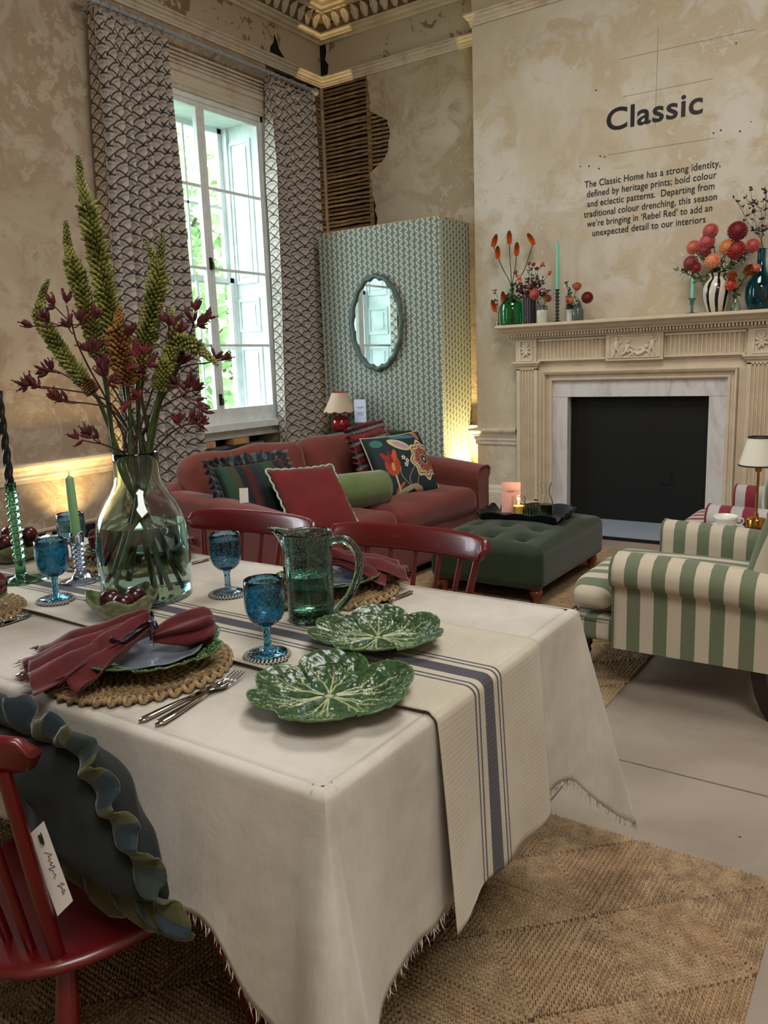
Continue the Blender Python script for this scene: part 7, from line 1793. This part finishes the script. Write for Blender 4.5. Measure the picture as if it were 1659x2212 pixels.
# ---------------------------------------------------------------- braided rugs
b = B('braided_jute'); oi = b.T.nodes.new('ShaderNodeObjectInfo'); rnd = X(b.T, oi.outputs['Random']); v = b.tc(); n = b.noise(22, 5); n2 = b.noise(3.1, 5, v=b.tc('Object'), dist=.5); st = b.noise(240, 3)
c = b.mix((n*.5+st*.5).sm(.32, .66), (.40, .315, .225), (.66, .56, .435)); c = b.mix(n2.sm(.45, .62)*.35, c, (.60, .46, .33)); c = b.mix(rnd*.25, c, (.66, .58, .42))
m_jute = b.out(c, .85, bump=st+n, bstr=.5, bdist=.003)
m_juted = plain('jute_backing', (.36, .26, .17), .9)
def tile_mesh(S, pitch, seed):
    """one square of concentric plaited jute rounds, each plait a row of slanted strands"""
    rn = random.Random(seed); mb = MB(); nr = int(S/2/pitch)
    V, F = [], []
    for q in range(nr):
        h = S/2-pitch*(q+.5); rc = min(h*.5, pitch*.7)
        per = []      # rounded square centre line
        seg = 6
        for k in range(4):
            a0 = k*PI/2; cxk, cyk = [(h-rc, h-rc), (-(h-rc), h-rc), (-(h-rc), -(h-rc)), (h-rc, -(h-rc))][k]
            for i in range(seg+1): a = a0+i/seg*PI/2; per.append((cxk+rc*math.cos(a), cyk+rc*math.sin(a)))
        per.append(per[0]); L = [0]
        for p0, p1 in zip(per, per[1:]): L.append(L[-1]+math.dist(p0, p1))
        ln = pitch*.98; n = max(6, int(L[-1]/ln)); j = 0
        for i in range(n):
            d = L[-1]*i/n
            while L[j+1] < d: j += 1
            f = (d-L[j])/(L[j+1]-L[j]+1e-9); x = per[j][0]+(per[j+1][0]-per[j][0])*f; y = per[j][1]+(per[j+1][1]-per[j][1])*f; tx, ty = per[j+1][0]-per[j][0], per[j+1][1]-per[j][1]; l = math.hypot(tx, ty); tx, ty = tx/l, ty/l
            for s in (-1, 1):
                # slanted strand lump: a low pyramid-ish ridge of 6 vertices
                off = s*pitch*.24+rn.uniform(-.0006, .0006); ang = s*.55; dx, dy = tx*math.cos(ang)-ty*math.sin(ang), tx*math.sin(ang)+ty*math.cos(ang); px, py = x-ty*off+tx*ln*.25*s, y+tx*off+ty*ln*.25*s
                nx_, ny_ = -dy, dx; LL = ln*.72*rn.uniform(.85, 1.2); WW = pitch*.235; hh = .0095+rn.uniform(-.0015, .0015); o = len(V)
                V += [(px-dx*LL, py-dy*LL, .001), (px-nx_*WW, py-ny_*WW, .001), (px+dx*LL, py+dy*LL, .001), (px+nx_*WW, py+ny_*WW, .001), (px-dx*LL*.45, py-dy*LL*.45, hh), (px+dx*LL*.45, py+dy*LL*.45, hh)]
                F += [(o, o+1, o+4), (o+1, o+5, o+4), (o+1, o+2, o+5), (o+2, o+3, o+5), (o+3, o+4, o+5), (o+3, o, o+4)]
    nf = len(F); mb.v = V; mb.f = F; mb.box(-S/2, -S/2, .0, S/2, S/2, .0018); me = mb.mesh('braided_square', m_jute, sharp=0, smooth=True); me.materials.append(m_juted)
    for i in range(nf, len(me.polygons)): me.polygons[i].material_index = 1
    return me
def rug(label, x1, y1, nx_, ny_, S, pitch, z=.001):
    t = thing('braided_rug', label, 'rug', (x1-nx_*S/2, y1-ny_*S/2, z)); ms = [tile_mesh(S, pitch, k) for k in range(3)]
    for i in range(nx_):
        for j in range(ny_): mk('braided_square', ms[(i*2+j) % 3], t, loc=((nx_/2-.5-i)*S, (ny_/2-.5-j)*S, 0), rot=(0, 0, ((i+j) % 4)*PI/2))
    return t
rug('large jute rug of braided squares under the dining table', -.222, 2.108, 8, 6, .376, .0125)
rug('jute rug of braided squares under the ottoman and the green armchair', -.975, 5.60, 7, 8, .341, .0155)
